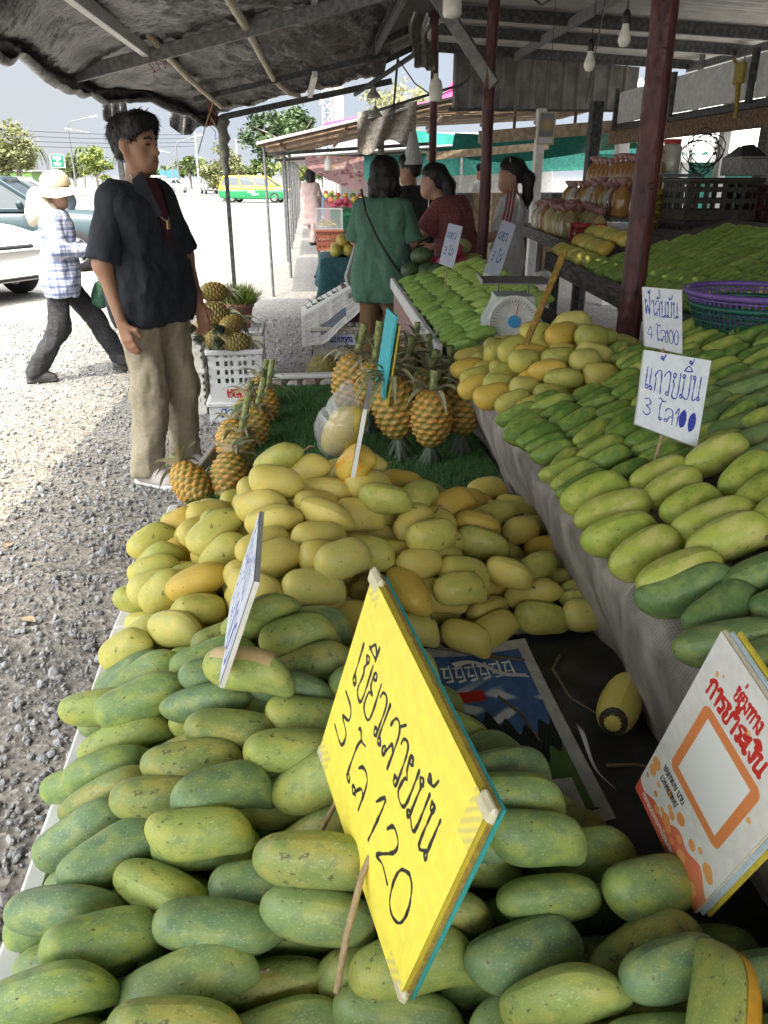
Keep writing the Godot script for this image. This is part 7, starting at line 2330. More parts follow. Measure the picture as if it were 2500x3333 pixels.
	tag(part(self, "green_tarpaulin", sheet_mesh(gt, 40, 10), gm), "dark green tarpaulin hung across behind the snack counter", "tarpaulin")
	var gt2 := func(u: float, v: float) -> Vector3:
		return Vector3(1.9 + u * 1.5, 2.34 - v * 0.34 - 0.12 * u, -17.0 + 0.06 * sin(u * 14.0))
	tag(part(self, "green_tarpaulin", sheet_mesh(gt2, 20, 6), mottled("turquoise_tarpaulin", Color(0.0, 0.15, 0.12), Color(0.01, 0.20, 0.16), 2.0, 0.5)), "bright turquoise tarpaulin stretched over a farther stall", "tarpaulin")
	var gt3 := func(u: float, v: float) -> Vector3:
		return Vector3(4.0 + u * 3.5, 1.75 - v * 1.0, -11.6 + 0.06 * sin(u * 14.0))
	tag(part(self, "green_tarpaulin", sheet_mesh(gt3, 20, 6), gm), "green tarpaulin wall below the pale corrugated roof", "tarpaulin")
	# pale corrugated roof next door
	var wr := thing("corrugated_roof", "pale corrugated cement roof beyond the right side of the stall", "roof")
	for k in 5:
		var f := func(u: float, v: float) -> Vector3:
			var w := u * 0.92
			return Vector3(4.4 + k * 0.9 + w + v * 0.6, 1.74 + v * 1.1 + sin(w / 0.146 * TAU) * 0.024 + (k % 2) * 0.006, -11.0 - v * 2.2)
		part(wr, "roof_sheet", sheet_mesh(f, 56, 2), mottled("cement_sheet", Color(0.40, 0.39, 0.37), Color(0.56, 0.55, 0.52), 1.2, 0.9))
	part(wr, "eaves_board", bar_mesh(Vector3(4.4, 1.68, -10.98), Vector3(9.0, 1.68, -10.98), 0.03, 0.09), M["white_paint"])
	for x in [5.2, 7.4]: part(wr, "post", bar_mesh(Vector3(x, 0, -11.3), Vector3(x, 1.66, -11.3), 0.1, 0.1), M["white_paint"])
	# calendar
	var cp := paper_pic(120, 200, Color(0.70, 0.68, 0.52), 3)
	for j in 140:
		for i in 96:
			var d := Vector2(i - 48, j - 70).length()
			cp.im.set_pixel(12 + i, 10 + j, Color(0.44, 0.47, 0.52).lerp(Color(0.72, 0.60, 0.38), clampf(1.3 - d / 44.0, 0.0, 1.0)) * (1.0 + 0.12 * sin(i * 0.7) * sin(j * 0.5)))
	cp.rect(12, 156, 96, 34, Color(0.82, 0.82, 0.84))
	var ca := thing("wall_calendar", "hanging picture calendar with a gold border under the board roof", "calendar")
	part(ca, "sheet", slab_mesh([Vector3(1.92, 1.935, -7.0), Vector3(2.065, 1.935, -7.0), Vector3(2.06, 1.69, -7.0), Vector3(1.915, 1.69, -7.0)], 0.006), M["paper"])
	part(ca, "print", card_mesh(Vector3(1.92, 1.935, -6.995), Vector3(2.065, 1.935, -6.995), Vector3(2.06, 1.69, -6.995), Vector3(1.915, 1.69, -6.995)), pic_mat("calendar_print", cp, 0.4))
	part(ca, "cord", tube_mesh([Vector3(1.99, 1.935, -7.0), Vector3(1.99, 2.72, -7.0)], 0.003, 5), M["wire"])

# ---------------------------------------------------------------- bulbs, wires
func hanging() -> void:
	var bulb := lathe_mesh([Vector2(0, -0.115), Vector2(0.022, -0.108), Vector2(0.034, -0.085), Vector2(0.033, -0.06), Vector2(0.02, -0.025), Vector2(0.016, 0.0)], 18)
	var sock := lathe_mesh([Vector2(0.017, -0.004), Vector2(0.02, 0.0), Vector2(0.02, 0.045), Vector2(0.012, 0.06), Vector2(0.004, 0.065), Vector2(0, 0.065)], 12)
	var cap := lathe_mesh([Vector2(0, -0.165), Vector2(0.05, -0.163), Vector2(0.058, -0.15), Vector2(0.060, -0.05), Vector2(0.055, -0.045), Vector2(0.056, -0.04), Vector2(0.05, -0.01), Vector2(0.022, 0.02), Vector2(0.02, 0.05), Vector2(0, 0.05)], 22)
	var at := [[Vector3(1.39, 2.04, -3.78), 0, "bare unlit bulb on a black socket nearest the thick red post"], [Vector3(1.40, 2.00, -4.25), 0, "bare unlit bulb hung farther back, left of the thick red post"], [Vector3(0.735, 2.285, -4.4), 1, "big white capsule bulb at the top beside the brace"], [Vector3(0.92, 2.06, -6.1), 1, "white capsule bulb hung in front of the slender red post"], [Vector3(0.60, 2.12, -7.6), 2, "grey shaded bulb hung from the zinc eave"], [Vector3(0.64, 1.99, -7.9), 2, "small grey shaded bulb hung just below the other"], [Vector3(0.27, 1.66, -10.9), 1, "grey capsule lamp hung before the floral cloth"]]
	var shade := lathe_mesh([Vector2(0.016, 0.06), Vector2(0.03, 0.02), Vector2(0.075, -0.03), Vector2(0.08, -0.05), Vector2(0.072, -0.052), Vector2(0.03, -0.01), Vector2(0, 0.0)], 18)
	for q in at:
		var o := thing("hanging_bulb", q[2], "bulb", q[0], 0.0, "bulbs hung under the roofs")
		o.scale = Vector3.ONE * 0.8
		if q[1] == 0:
			part(o, "glass", bulb, M["glass_bulb"])
			part(o, "socket", sock, M["black"])
		elif q[1] == 1:
			part(o, "capsule", cap, M["glass_bulb"])
		else:
			part(o, "shade", shade, mottled("dusty_shade", Color(0.28, 0.26, 0.22), Color(0.42, 0.4, 0.35), 8.0))
			part(o, "socket", sock, M["white_paint"])
		part(o, "cord", tube_mesh([Vector3(0, 0.05, 0), Vector3(0.01, 0.3, 0), Vector3(-0.01, minf(0.75, 2.78 - q[0].y), 0)], 0.004, 5), M["wire"])
	for s in [[Vector3(0.75, 2.5, -7.8), Vector3(1.0, 2.22, -7.9), Vector3(1.2, 2.12, -8.0), Vector3(1.6, 2.3, -9.0), Vector3(2.0, 2.62, -9.6)], [Vector3(1.28, 2.7, -6.0), Vector3(1.34, 2.32, -5.0), Vector3(1.39, 2.28, -3.8), Vector3(1.3, 2.4, -3.0)], [Vector3(1.25, 2.3, -3.0), Vector3(1.6, 2.5, -4.6), Vector3(2.1, 2.45, -6.2), Vector3(2.7, 2.1, -8.2)]]:
		tag(part(self, "electric_wire", tube_mesh(s, 0.006, 5), M["wire"]), "slack black electric wire strung under the zinc roof", "wire", "wires under the zinc roof")
	# coil of cable
	var cst := stool()
	for k in 7:
		var pts := []
		for i in 17:
			var a := TAU * i / 16.0
			pts.append(Vector3(cos(a) * (0.11 + 0.03 * sin(k * 2.0)), sin(a) * (0.17 + 0.03 * cos(k * 1.7)), 0.03 * sin(a * 2.0 + k)).rotated(Vector3(0, 0, 1), k * 0.5))
		tube(cst, pts, 0.005, 5, false)
	var cw := part(self, "cable_coil", done(cst), M["wire"])
	cw.position = Vector3(3.32, 1.62, -6.9)
	tag(cw, "tangled coil of black cable hung before the pale corrugated roof", "cable")
	# yellow hose gun hung on the fascia
	var y := thing("yellow_hoist", "dull yellow tool hung by a wire on the pale fascia", "tool", Vector3(3.33, 2.17, -6.5))
	var ym := mottled("dull_yellow", Color(0.25, 0.18, 0.02), Color(0.36, 0.27, 0.03), 8.0, 0.5)
	part(y, "body", box_mesh(Vector3(0.04, 0.15, 0.13), 0.012), ym)
	part(y, "handle", tube_mesh([Vector3(0, -0.07, 0.0), Vector3(0, -0.2, 0.03), Vector3(0, -0.31, 0.04)], [0.022, 0.018, 0.016], 8), ym)
	part(y, "arm", tube_mesh([Vector3(0, 0.06, -0.05), Vector3(0, 0.11, -0.13)], 0.014, 7), ym)
	part(y, "hook", tube_mesh([Vector3(0, 0.07, 0.03), Vector3(0, 0.14, 0.05), Vector3(0, 0.155, 0.03), Vector3(0, 0.13, 0.02)], 0.005, 6), M["steel"])

# ---------------------------------------------------------------- people
func cap(a: Vector3, b: Vector3, ra: float, rb: float) -> Array: return [a, b, ra, rb]

func hand_prims(w: Vector3, d: Vector3, palm_n: Vector3, thumb_side: Vector3, curl: float) -> Array:
	# w wrist, d along the fingers, palm_n out of the palm
	var out := []
	var side := thumb_side.normalized()
	d = d.normalized()
	var k := w + d * 0.085
	for e in [-0.022, -0.007, 0.008, 0.023]:
		out.append(cap(w + side * e * 0.6 + d * 0.012, k + side * e, 0.0135, 0.0115))
	var ls := [0.070, 0.080, 0.076, 0.060]
	for f in 4:
		var e: float = [0.024, 0.008, -0.008, -0.023][f]
		var p := k + side * e
		var dir := (d + palm_n * curl * 0.5).normalized()
		var l: float = ls[f]
		for s in 3:
			var q = p + dir * l * [0.45, 0.32, 0.24][s]
			out.append(cap(p, q, 0.0092 - s * 0.0008, 0.0086 - s * 0.0008))
			dir = (dir + palm_n * curl * 0.75).normalized()
			p = q
	var t0 := w + d * 0.03 + side * 0.022
	var t1 := t0 + (d * 0.6 + side * 0.75 + palm_n * 0.3).normalized() * 0.042
	var t2 := t1 + (d * 0.95 + side * 0.1 + palm_n * 0.35).normalized() * 0.032
	out.append(cap(t0, t1, 0.013, 0.0105))
	out.append(cap(t1, t2, 0.0105, 0.009))
	return out

func head_prims(c: Vector3, s: float, fine: bool, turn: Basis) -> Array:
	# c centre of the skull, face along +z
	var v := func(x: float, y: float, z: float) -> Vector3: return c + turn * Vector3(x, y, z) * s
	var a := [cap(v.call(0, 0.035, -0.025), v.call(0, 0.035, 0.012), 0.082 * s, 0.082 * s), cap(v.call(0, -0.02, 0.03), v.call(0, -0.065, 0.045), 0.066 * s, 0.05 * s)]
	a.append(cap(v.call(-0.02, -0.092, 0.058), v.call(0.02, -0.092, 0.058), 0.026 * s, 0.026 * s))
	for x in [-1.0, 1.0]:
		a.append(cap(v.call(0.046 * x, -0.02, 0.052), v.call(0.036 * x, -0.05, 0.056), 0.026 * s, 0.024 * s))
		a.append(cap(v.call(0.052 * x, -0.045, 0.0), v.call(0.03 * x, -0.085, 0.04), 0.03 * s, 0.024 * s))
	if fine:
		a.append(cap(v.call(0, 0.012, 0.090), v.call(0, -0.026, 0.113), 0.009 * s, 0.013 * s))
		a.append(cap(v.call(-0.012, -0.03, 0.094), v.call(0.012, -0.03, 0.094), 0.008 * s, 0.008 * s))
		a.append(cap(v.call(-0.036, 0.022, 0.074), v.call(0.036, 0.022, 0.074), 0.014 * s, 0.014 * s))
		a.append(cap(v.call(-0.018, -0.058, 0.088), v.call(0.018, -0.058, 0.088), 0.0085 * s, 0.0085 * s))
		a.append(cap(v.call(-0.014, -0.07, 0.087), v.call(0.014, -0.07, 0.087), 0.009 * s, 0.009 * s))
		for x in [-1.0, 1.0]:
			a.append(cap(v.call(0.082 * x, 0.015, -0.008), v.call(0.085 * x, -0.03, -0.002), 0.014 * s, 0.009 * s))
			a.append(cap(v.call(0.086 * x, 0.012, -0.016), v.call(0.088 * x, -0.01, -0.016), 0.009 * s, 0.009 * s))
	return a

func skin_m(id: String, c: Color) -> StandardMaterial3D:
	var m := mk(id, c, 0.5)
	m.subsurf_scatter_enabled = true
	m.subsurf_scatter_strength = 0.08
	return m

# spec: h, shirt, trousers, skin, hair materials; arms {L: [elbow, wrist], R: [...]}; legs [[knee, ankle] x2]; hem, sleeve 0 short 1 long
func figure(called: String, label: String, at: Vector3, yaw: float, sp: Dictionary) -> Node3D:
	var t := thing(called, label, "person", at, yaw)
	var s: float = sp.h / 1.68
	var cell: float = sp.get("cell", 0.016)
	var lean: Vector3 = sp.get("lean", Vector3.ZERO)   # shift of the shoulders
	var W: float = sp.get("wide", 1.0)
	var S := func(x: float, y: float, z: float) -> Vector3:
		var k: float = clampf((y - 0.85) / 0.55, 0.0, 1.3)
		return Vector3(x, y, z) * s + lean * k
	var hc: Vector3 = S.call(0, 1.555, 0.015) + sp.get("head_shift", Vector3.ZERO)
	var hip := [S.call(0.085, 0.86, 0), S.call(-0.085, 0.86, 0)]
	var sho := [S.call(0.18 * W, 1.35, -0.01), S.call(-0.18 * W, 1.35, -0.01)]
	var leg: Array = sp.legs
	var arm: Array = sp.arms
	# body
	var b := []
	b.append(cap(S.call(0, 1.34, -0.015), hc + Vector3(0, -0.075, -0.005) * s, 0.056 * s, 0.05 * s))
	b.append(cap(S.call(-0.1, 1.34, -0.01), S.call(0.1, 1.34, -0.01), 0.05 * s, 0.05 * s))
	b.append(cap(S.call(-0.06, 1.2, 0), S.call(0.06, 1.2, 0), 0.085 * s, 0.085 * s))
	b.append(cap(S.call(-0.05, 0.95, 0), S.call(0.05, 0.95, 0), 0.085 * s, 0.085 * s))
	for k in 2:
		b.append(cap(sho[k] - Vector3(0, 0.012, 0), arm[k][0], 0.036 * s, 0.037 * s))
		b.append(cap(arm[k][0], arm[k][1], 0.037 * s, 0.025 * s))
		b.append(cap(hip[k], leg[k][0], 0.075 * s, 0.05 * s))
		b.append(cap(leg[k][0], leg[k][1], 0.05 * s, 0.036 * s))
		b.append(cap(leg[k][1] + Vector3(0, -0.04, -0.02) * s, leg[k][1] + sp.get("toe", Vector3(0, -0.055, 0.13)) * s, 0.036 * s, 0.03 * s))
	var turn: Basis = sp.get("turn", Basis.IDENTITY)
	var hs: float = s * sp.get("head_s", 1.0)
	var heads := head_prims(hc, hs, sp.get("fine", false), turn)
	if not sp.get("fine", false): b.append_array(heads)
	var st := SurfaceTool.new()
	var body := skin_mesh(b, cell, 0.016)
	if sp.get("fine", false):
		# finer grids for the head and the hands, joined to the body's mesh
		var hd: Array = heads.duplicate()
		hd.append(cap(hc + Vector3(0, -0.18, -0.02) * s, hc + Vector3(0, -0.075, -0.005) * s, 0.056 * s, 0.05 * s))
		body = joined([body, skin_mesh(hd, 0.006, 0.0075), skin_mesh(_hand(sp, arm, 0, s), 0.005, 0.004), skin_mesh(_hand(sp, arm, 1, s), 0.005, 0.004)])
	elif sp.get("hands", true):
		body = joined([body, skin_mesh(_hand(sp, arm, 0, s), 0.008, 0.005), skin_mesh(_hand(sp, arm, 1, s), 0.008, 0.005)])
	part(t, "body", body, sp.skin)
	# shirt
	var hem: float = sp.get("hem", 0.80)
	var f: float = sp.get("full", 1.0)
	var g := [cap(S.call(-0.14 * W, 1.355, -0.01), S.call(0.14 * W, 1.355, -0.01), 0.066 * s, 0.066 * s), cap(S.call(-0.12 * W, 1.30, 0.0), S.call(0.12 * W, 1.30, 0.0), 0.088 * s * f, 0.088 * s * f), cap(S.call(-0.10 * W, 1.22, 0.005), S.call(0.10 * W, 1.22, 0.005), 0.108 * s * f, 0.108 * s * f), cap(S.call(-0.10 * W, 1.04, 0.01), S.call(0.10 * W, 1.04, 0.01), 0.112 * s * f, 0.112 * s * f), cap(S.call(-0.108 * W, lerpf(1.04, hem + 0.06, 0.34), 0.008), S.call(0.108 * W, lerpf(1.04, hem + 0.06, 0.34), 0.008), 0.115 * s * f, 0.115 * s * f), cap(S.call(-0.112 * W, lerpf(1.04, hem + 0.06, 0.67), 0.006), S.call(0.112 * W, lerpf(1.04, hem + 0.06, 0.67), 0.006), 0.117 * s * f, 0.117 * s * f), cap(S.call(-0.115 * W, hem + 0.06, 0.005), S.call(0.115 * W, hem + 0.06, 0.005), 0.118 * s * f, 0.118 * s * f)]
	part(t, "shirt", skin_mesh(g, cell * 0.9, 0.03, [[S.call(0, hem, 0), Vector3(0, -1, 0)], [S.call(0, 1.415, 0.0), Vector3(0, 0.93, 0.36).normalized()]], sp.get("folds", 0.016)), sp.shirt)
	for k in 2:
		var e: Vector3 = arm[k][0]
		var wst: Vector3 = arm[k][1]
		var sl: Array
		var cut: Array
		var sw: float = sp.get("sleeve_w", 1.0)
		if sp.get("sleeve", 0) == 0:
			var d = (e - sho[k]).normalized()
			sl = [cap(sho[k], sho[k].lerp(e, 1.0), 0.058 * s * sw, 0.080 * s * sw), cap(sho[k] * Vector3(0.75, 1, 1), sho[k], 0.06 * s, 0.058 * s)]
			cut = [[sho[k].lerp(e, sp.get("sleeve_l", 0.92)), d]]
		else:
			sl = [cap(sho[k], e, 0.062 * s * sw, 0.056 * s * sw), cap(e, wst, 0.056 * s * sw, 0.044 * s * sw)]
			cut = [[wst.lerp(e, 0.06), (wst - e).normalized()]]
		part(t, "sleeve", skin_mesh(sl, cell * 0.85, 0.014, cut, 0.012), sp.get("sleeve_m", sp.shirt))
	# trousers
	var tw: float = sp.get("leg_w", 1.0)
	var tr := [cap(hip[0], hip[1], 0.104 * s, 0.104 * s), cap(S.call(-0.05, 0.93, 0), S.call(0.05, 0.93, 0), 0.085 * s, 0.085 * s)]
	for k in 2:
		tr.append(cap(hip[k], leg[k][0], 0.095 * s * tw, 0.078 * s * tw))
		tr.append(cap(leg[k][0], leg[k][1] + (leg[k][1] - leg[k][0]).normalized() * 0.02, 0.078 * s * tw, 0.074 * s * tw))
	var cuts := []
	for k in 2: pass
	part(t, "trousers", skin_mesh(tr, cell * 0.9, 0.016, [[Vector3(0, minf(leg[0][1].y, leg[1][1].y) - 0.03, 0), Vector3(0, -1, 0)]], 0.022), sp.trousers)
	for k in 2:
		var an: Vector3 = leg[k][1]
		var toe: Vector3 = sp.get("toe", Vector3(0, -0.055, 0.13))
		var sh := [cap(an + Vector3(0, -0.045, -0.035) * s, an + toe * s, 0.047 * s, 0.042 * s), cap(an + Vector3(0, -0.03, 0.0) * s, an + toe * 0.6 * s, 0.043 * s, 0.042 * s)]
		var lowest: float = (an + toe * s).y - 0.035 * s
		part(t, "shoe", skin_mesh(sh, 0.010, 0.012, [[Vector3(0, maxf(0.0, an.y - 0.085 * s), 0), Vector3(0, -1, 0)]]), sp.shoe)
		part(t, "sole", skin_mesh([cap(an + Vector3(0, -0.075, -0.04) * s, an + Vector3(toe.x, -0.075, toe.z + 0.005) * s, 0.049 * s, 0.045 * s)], 0.010, 0.010, [[Vector3(0, an.y - 0.086 * s, 0), Vector3(0, -1, 0)], [Vector3(0, an.y - 0.06 * s, 0), Vector3(0, 1, 0)]]), sp.get("sole", sp.shoe))
	# hair
	var v := func(x: float, y: float, z: float) -> Vector3: return hc + turn * Vector3(x, y, z) * hs
	var hp := []
	var hcut := []
	match sp.hair_style:
		"short":
			hp = [cap(v.call(0, 0.055, -0.035), v.call(0, 0.065, 0.015), 0.085 * s, 0.086 * s), cap(v.call(0, 0.0, -0.055), v.call(0, 0.03, -0.05), 0.062 * s, 0.072 * s), cap(v.call(-0.045, 0.10, 0.055), v.call(0.05, 0.105, 0.055), 0.03 * s, 0.034 * s), cap(v.call(-0.07, 0.055, 0.03), v.call(-0.06, 0.09, 0.04), 0.02 * s, 0.03 * s), cap(v.call(0.07, 0.055, 0.03), v.call(0.06, 0.09, 0.04), 0.02 * s, 0.03 * s)]
			hcut = [[v.call(0, 0.052, 0.066), Vector3(0, -0.64, 0.77)], [v.call(0, -0.045, -0.06), Vector3(0, -0.9, 0.43)]]
		"bob":
			hp = [cap(v.call(0, 0.055, -0.03), v.call(0, 0.055, 0.01), 0.116 * s, 0.105 * s), cap(v.call(-0.06, -0.02, -0.04), v.call(-0.065, -0.085, -0.02), 0.07 * s, 0.06 * s), cap(v.call(0.06, -0.02, -0.04), v.call(0.065, -0.085, -0.02), 0.07 * s, 0.06 * s), cap(v.call(-0.03, -0.09, -0.07), v.call(0.03, -0.09, -0.07), 0.055 * s, 0.055 * s)]
			hcut = [[v.call(0, 0.03, 0.085), Vector3(0, -0.45, 0.9).normalized()]]
		"pony":
			hp = [cap(v.call(0, 0.05, -0.03), v.call(0, 0.055, 0.012), 0.092 * s, 0.09 * s), cap(v.call(0, 0.0, -0.06), v.call(0, 0.03, -0.05), 0.06 * s, 0.07 * s), cap(v.call(0, 0.02, -0.12), v.call(0, -0.02, -0.15), 0.04 * s, 0.045 * s), cap(v.call(0, -0.02, -0.15), v.call(0.01, -0.17, -0.15), 0.05 * s, 0.045 * s), cap(v.call(0.01, -0.17, -0.15), v.call(0.015, -0.30, -0.12), 0.045 * s, 0.014 * s)]
			hcut = [[v.call(0, 0.04, 0.075), Vector3(0, -0.62, 0.78)]]
		"none": pass
	if hp.size() > 0:
		for hk in hcut: hk[1] = turn * hk[1]
		var hmesh := skin_mesh(hp, 0.008 if sp.get("fine", false) else 0.011, 0.012, hcut, 0.03 if sp.hair_style == "bob" else 0.012)
		var hmat: Material = sp.get("hair", mottled("black_hair", Color(0.004, 0.0035, 0.0035), Color(0.011, 0.0095, 0.009), 60.0, 0.62))
		var ho := part(t, "hair", hmesh, hmat)
		part(ho, "strands", strands(hmesh, hc, 0.05 * s, 900 if sp.get("fine", false) else 350), hmat)
	if sp.get("fine", false):
		for x in [-1.0, 1.0]:
			part(t, "eyebrow", tube_mesh([v.call(0.013 * x, 0.030, 0.1015), v.call(0.032 * x, 0.037, 0.0985), v.call(0.054 * x, 0.029, 0.083)], [0.004, 0.0055, 0.003], 6), M["black"])
			part(t, "eye", tube_mesh([v.call(0.018 * x, 0.004, 0.0925), v.call(0.032 * x, 0.007, 0.0935), v.call(0.047 * x, 0.004, 0.084)], [0.003, 0.0062, 0.003], 6), mk("eye_dark", Color(0.02, 0.015, 0.012), 0.3))
		part(t, "mouth", tube_mesh([v.call(-0.024, -0.0645, 0.1005), v.call(0, -0.0635, 0.107), v.call(0.024, -0.0645, 0.1005)], [0.002, 0.003, 0.002], 6), mk("mouth_line", Color(0.16, 0.07, 0.055), 0.5))
	return t

# short locks lying over a hair surface
func strands(m: ArrayMesh, c: Vector3, l: float, n: int) -> ArrayMesh:
	var a := m.surface_get_arrays(0)
	var vs: PackedVector3Array = a[Mesh.ARRAY_VERTEX]
	var ns: PackedVector3Array = a[Mesh.ARRAY_NORMAL]
	var st := stool()
	st.set_smooth_group(-1)
	var r := RandomNumberGenerator.new()
	r.seed = 17
	for k in n:
		var i := r.randi() % vs.size()
		var nn := ns[i]
		if nn.dot(vs[i] - c) < 0.0: nn = -nn
		var d := (Vector3(0, -1, 0.15) + Vector3(r.randfn(), r.randfn(), r.randfn()) * 0.35)
		d = (d - nn * d.dot(nn)).normalized()
		var w := nn.cross(d).normalized() * 0.0028
		var p := vs[i] - nn * 0.002
		var ll := l * r.randf_range(0.5, 1.1)
		var q := p + d * ll * 0.55 + nn * 0.005
		var e := p + d * ll + nn * r.randf_range(-0.002, 0.009)
		quad(st, p - w, q - w * 0.8, q + w * 0.8, p + w)
		tri(st, q - w * 0.8, e, q + w * 0.8)
	return done(st)

func _hand(sp: Dictionary, arm: Array, k: int, s: float) -> Array:
	var e: Vector3 = arm[k][0]
	var w: Vector3 = arm[k][1]
	var d := (w - e).normalized()
	var pn: Vector3 = sp.get("palm", [Vector3(-1, 0, 0), Vector3(1, 0, 0)])[k]
	pn = (pn - d * pn.dot(d)).normalized()
	var side := d.cross(pn) * (1.0 if k == 1 else -1.0)
	if side.z < 0.0 and absf(side.z) > 0.3: side = -side
	var a := hand_prims(w, d + pn * 0.05, pn, side, sp.get("curl", 0.35))
	a.append(cap(w - d * 0.05, w + d * 0.015, 0.026 * s, 0.02 * s))
	return a

func joined(ms: Array) -> ArrayMesh:
	var st := SurfaceTool.new()
	for m in ms: st.append_from(m, 0, Transform3D.IDENTITY)
	return st.commit()

func plaid_mat() -> StandardMaterial3D:
	var p := Pic.new(128, 128, Color(0.80, 0.83, 0.90))
	for j in 128:
		for i in 128:
			var c := Color(0.82, 0.84, 0.90)
			var a := i % 64
			var b := j % 64
			if a < 22: c = c.lerp(Color(0.24, 0.29, 0.46), 0.55)
			if b < 22: c = c.lerp(Color(0.24, 0.29, 0.46), 0.55)
			if a in [40, 41, 42, 43]: c = c.lerp(Color(0.35, 0.35, 0.45), 0.6)
			if b in [40, 41, 42, 43]: c = c.lerp(Color(0.35, 0.35, 0.45), 0.6)
			if a in [52, 53]: c = c.lerp(Color(0.75, 0.45, 0.4), 0.5)
			p.im.set_pixel(i, j, c)
	var m := pic_mat("plaid_cotton", p, 0.9)
	m.uv1_triplanar = true
	m.uv1_scale = Vector3.ONE * 9.0
	return m

func people() -> void:
	var tan_skin := skin_m("skin_tan", Color(0.30, 0.155, 0.09))
	var pale_skin := skin_m("skin_light", Color(0.42, 0.24, 0.16))
	var V := func(x: float, y: float, z: float) -> Vector3: return Vector3(x, y, z)
	# man in the dark shirt
	var navy := mottled("navy_cloth", Color(0.012, 0.014, 0.020), Color(0.016, 0.019, 0.027), 5.0, 0.85, 0.0, 0.02, 2.0)
	navy.rim_enabled = true
	navy.rim = 0.1
	var khaki := mottled("khaki_cloth", Color(0.29, 0.245, 0.165), Color(0.32, 0.275, 0.19), 6.0, 0.9, 0.0, 0.02, 1.0)
	var man := figure("person", "person in a dark navy short-sleeved shirt and khaki trousers standing by the crates", Vector3(-0.76, 0, -3.86), 1.02, {"h": 1.68, "turn": Basis(Vector3.UP, 0.12), "fine": true, "cell": 0.012, "skin": tan_skin, "shirt": navy, "trousers": khaki, "shoe": mottled("pale_suede", Color(0.34, 0.30, 0.27), Color(0.46, 0.42, 0.385), 10.0, 0.9), "sole": M["white_paint"], "hair_style": "short", "hem": 0.79, "full": 1.0, "wide": 0.87, "head_s": 0.93, "sleeve_w": 1.0, "sleeve_l": 0.96, "leg_w": 1.08, "curl": 0.45, "folds": 0.02,
		"arms": [[V.call(0.235, 1.085, 0.03), V.call(0.20, 0.86, 0.12)], [V.call(-0.245, 1.075, -0.03), V.call(-0.245, 0.835, 0.035)]],
		"legs": [[V.call(0.105, 0.46, 0.035), V.call(0.14, 0.085, -0.02)], [V.call(-0.10, 0.46, 0.02), V.call(-0.125, 0.085, -0.03)]],
		"palm": [Vector3(-1, 0, 0.2), Vector3(1, 0, -0.1)]})
	# his open collar, undershirt, necklace and the bag he carries
	var us := stool()
	us.set_smooth_group(0)
	var uf := func(u: float, v: float) -> Vector3:
		var w := lerpf(0.066, 0.006, v) * (u - 0.5) * 2.0
		return Vector3(w, 1.43 - v * 0.30, 0.078 + v * 0.07 - w * w * 5.0 + 0.026 * sin(v * 3.14))
	sheet(us, uf, 8, 10)
	part(man, "undershirt", done(us), mottled("maroon_cotton", Color(0.045, 0.006, 0.012), Color(0.075, 0.012, 0.02), 10.0, 0.9))
	for x in [-1.0, 1.0]:
		var lf := func(u: float, v: float) -> Vector3:
			return Vector3(x * (0.056 - 0.03 * v + 0.06 * u * (1.0 - absf(v - 0.45)) ), 1.455 - v * 0.17 - u * 0.035, 0.060 + v * 0.062 - u * 0.03 + 0.022)
		part(man, "collar", sheet_mesh(lf, 6, 6), navy)
	var nk := []
	for k in 21:
		var a := PI * k / 20.0
		nk.append(Vector3(cos(a) * 0.062, 1.44 - sin(a) * 0.19, 0.0 + sin(a) * 0.128 + 0.02))
	part(man, "necklace", tube_mesh(nk, 0.0024, 5), mk("silver", Color(0.6, 0.58, 0.52), 0.3, 0.8))
	part(man, "pendant", box_mesh(Vector3(0.022, 0.042, 0.008), 0.003), mk("brass", Color(0.42, 0.3, 0.12), 0.35, 0.6)).position = Vector3(0, 1.235, 0.152)
	var bag := thing("shopping_bag", "small clear plastic bag with yellow fruit hanging beside the man's legs", "bag", Vector3(-0.86, 0.50, -3.98))
	part(bag, "bag", skin_mesh([cap(Vector3(0, 0.05, 0), Vector3(0, 0.1, 0), 0.07, 0.055), cap(Vector3(0, 0.1, 0), Vector3(0.02, 0.27, 0.02), 0.05, 0.008)], 0.012, 0.02, [], 0.02), M["clear_bag"])
	part(bag, "fruit", skin_mesh([cap(Vector3(0, 0.04, 0), Vector3(0.01, 0.06, 0), 0.045, 0.04)], 0.01, 0.01), M["pineapple_flesh"])
	# woman walking past in a sun hat
	var black_cloth := mottled("black_cotton", Color(0.012, 0.012, 0.014), Color(0.03, 0.03, 0.033), 8.0, 0.9)
	var woman := figure("person", "person in a straw sun hat, blue face mask and plaid shirt walking across the gravel", Vector3(-1.86, 0, -6.15), 1.85, {"h": 1.46, "cell": 0.013, "skin": pale_skin, "shirt": plaid_mat(), "trousers": black_cloth, "shoe": mottled("dark_shoe", Color(0.03, 0.028, 0.026), Color(0.06, 0.055, 0.05), 10.0), "hair_style": "none", "hem": 0.72, "full": 1.12, "sleeve": 1, "sleeve_w": 1.15, "leg_w": 1.05, "folds": 0.024, "lean": Vector3(0, 0, 0.05),
		"arms": [[V.call(0.22, 0.95, 0.06), V.call(0.16, 0.93, 0.27)], [V.call(-0.22, 0.96, 0.02), V.call(-0.16, 0.95, 0.24)]],
		"legs": [[V.call(0.08, 0.42, 0.22), V.call(0.07, 0.10, 0.36)], [V.call(-0.08, 0.40, -0.05), V.call(-0.085, 0.085, -0.27)]]})
	var hat := stool()
	lathe(hat, [Vector2(0, 0.10), Vector2(0.06, 0.092), Vector2(0.098, 0.055), Vector2(0.106, 0.0), Vector2(0.104, -0.012)], 26, Vector3(0, 1.385, 0.075), Basis(Vector3.RIGHT, -0.1))
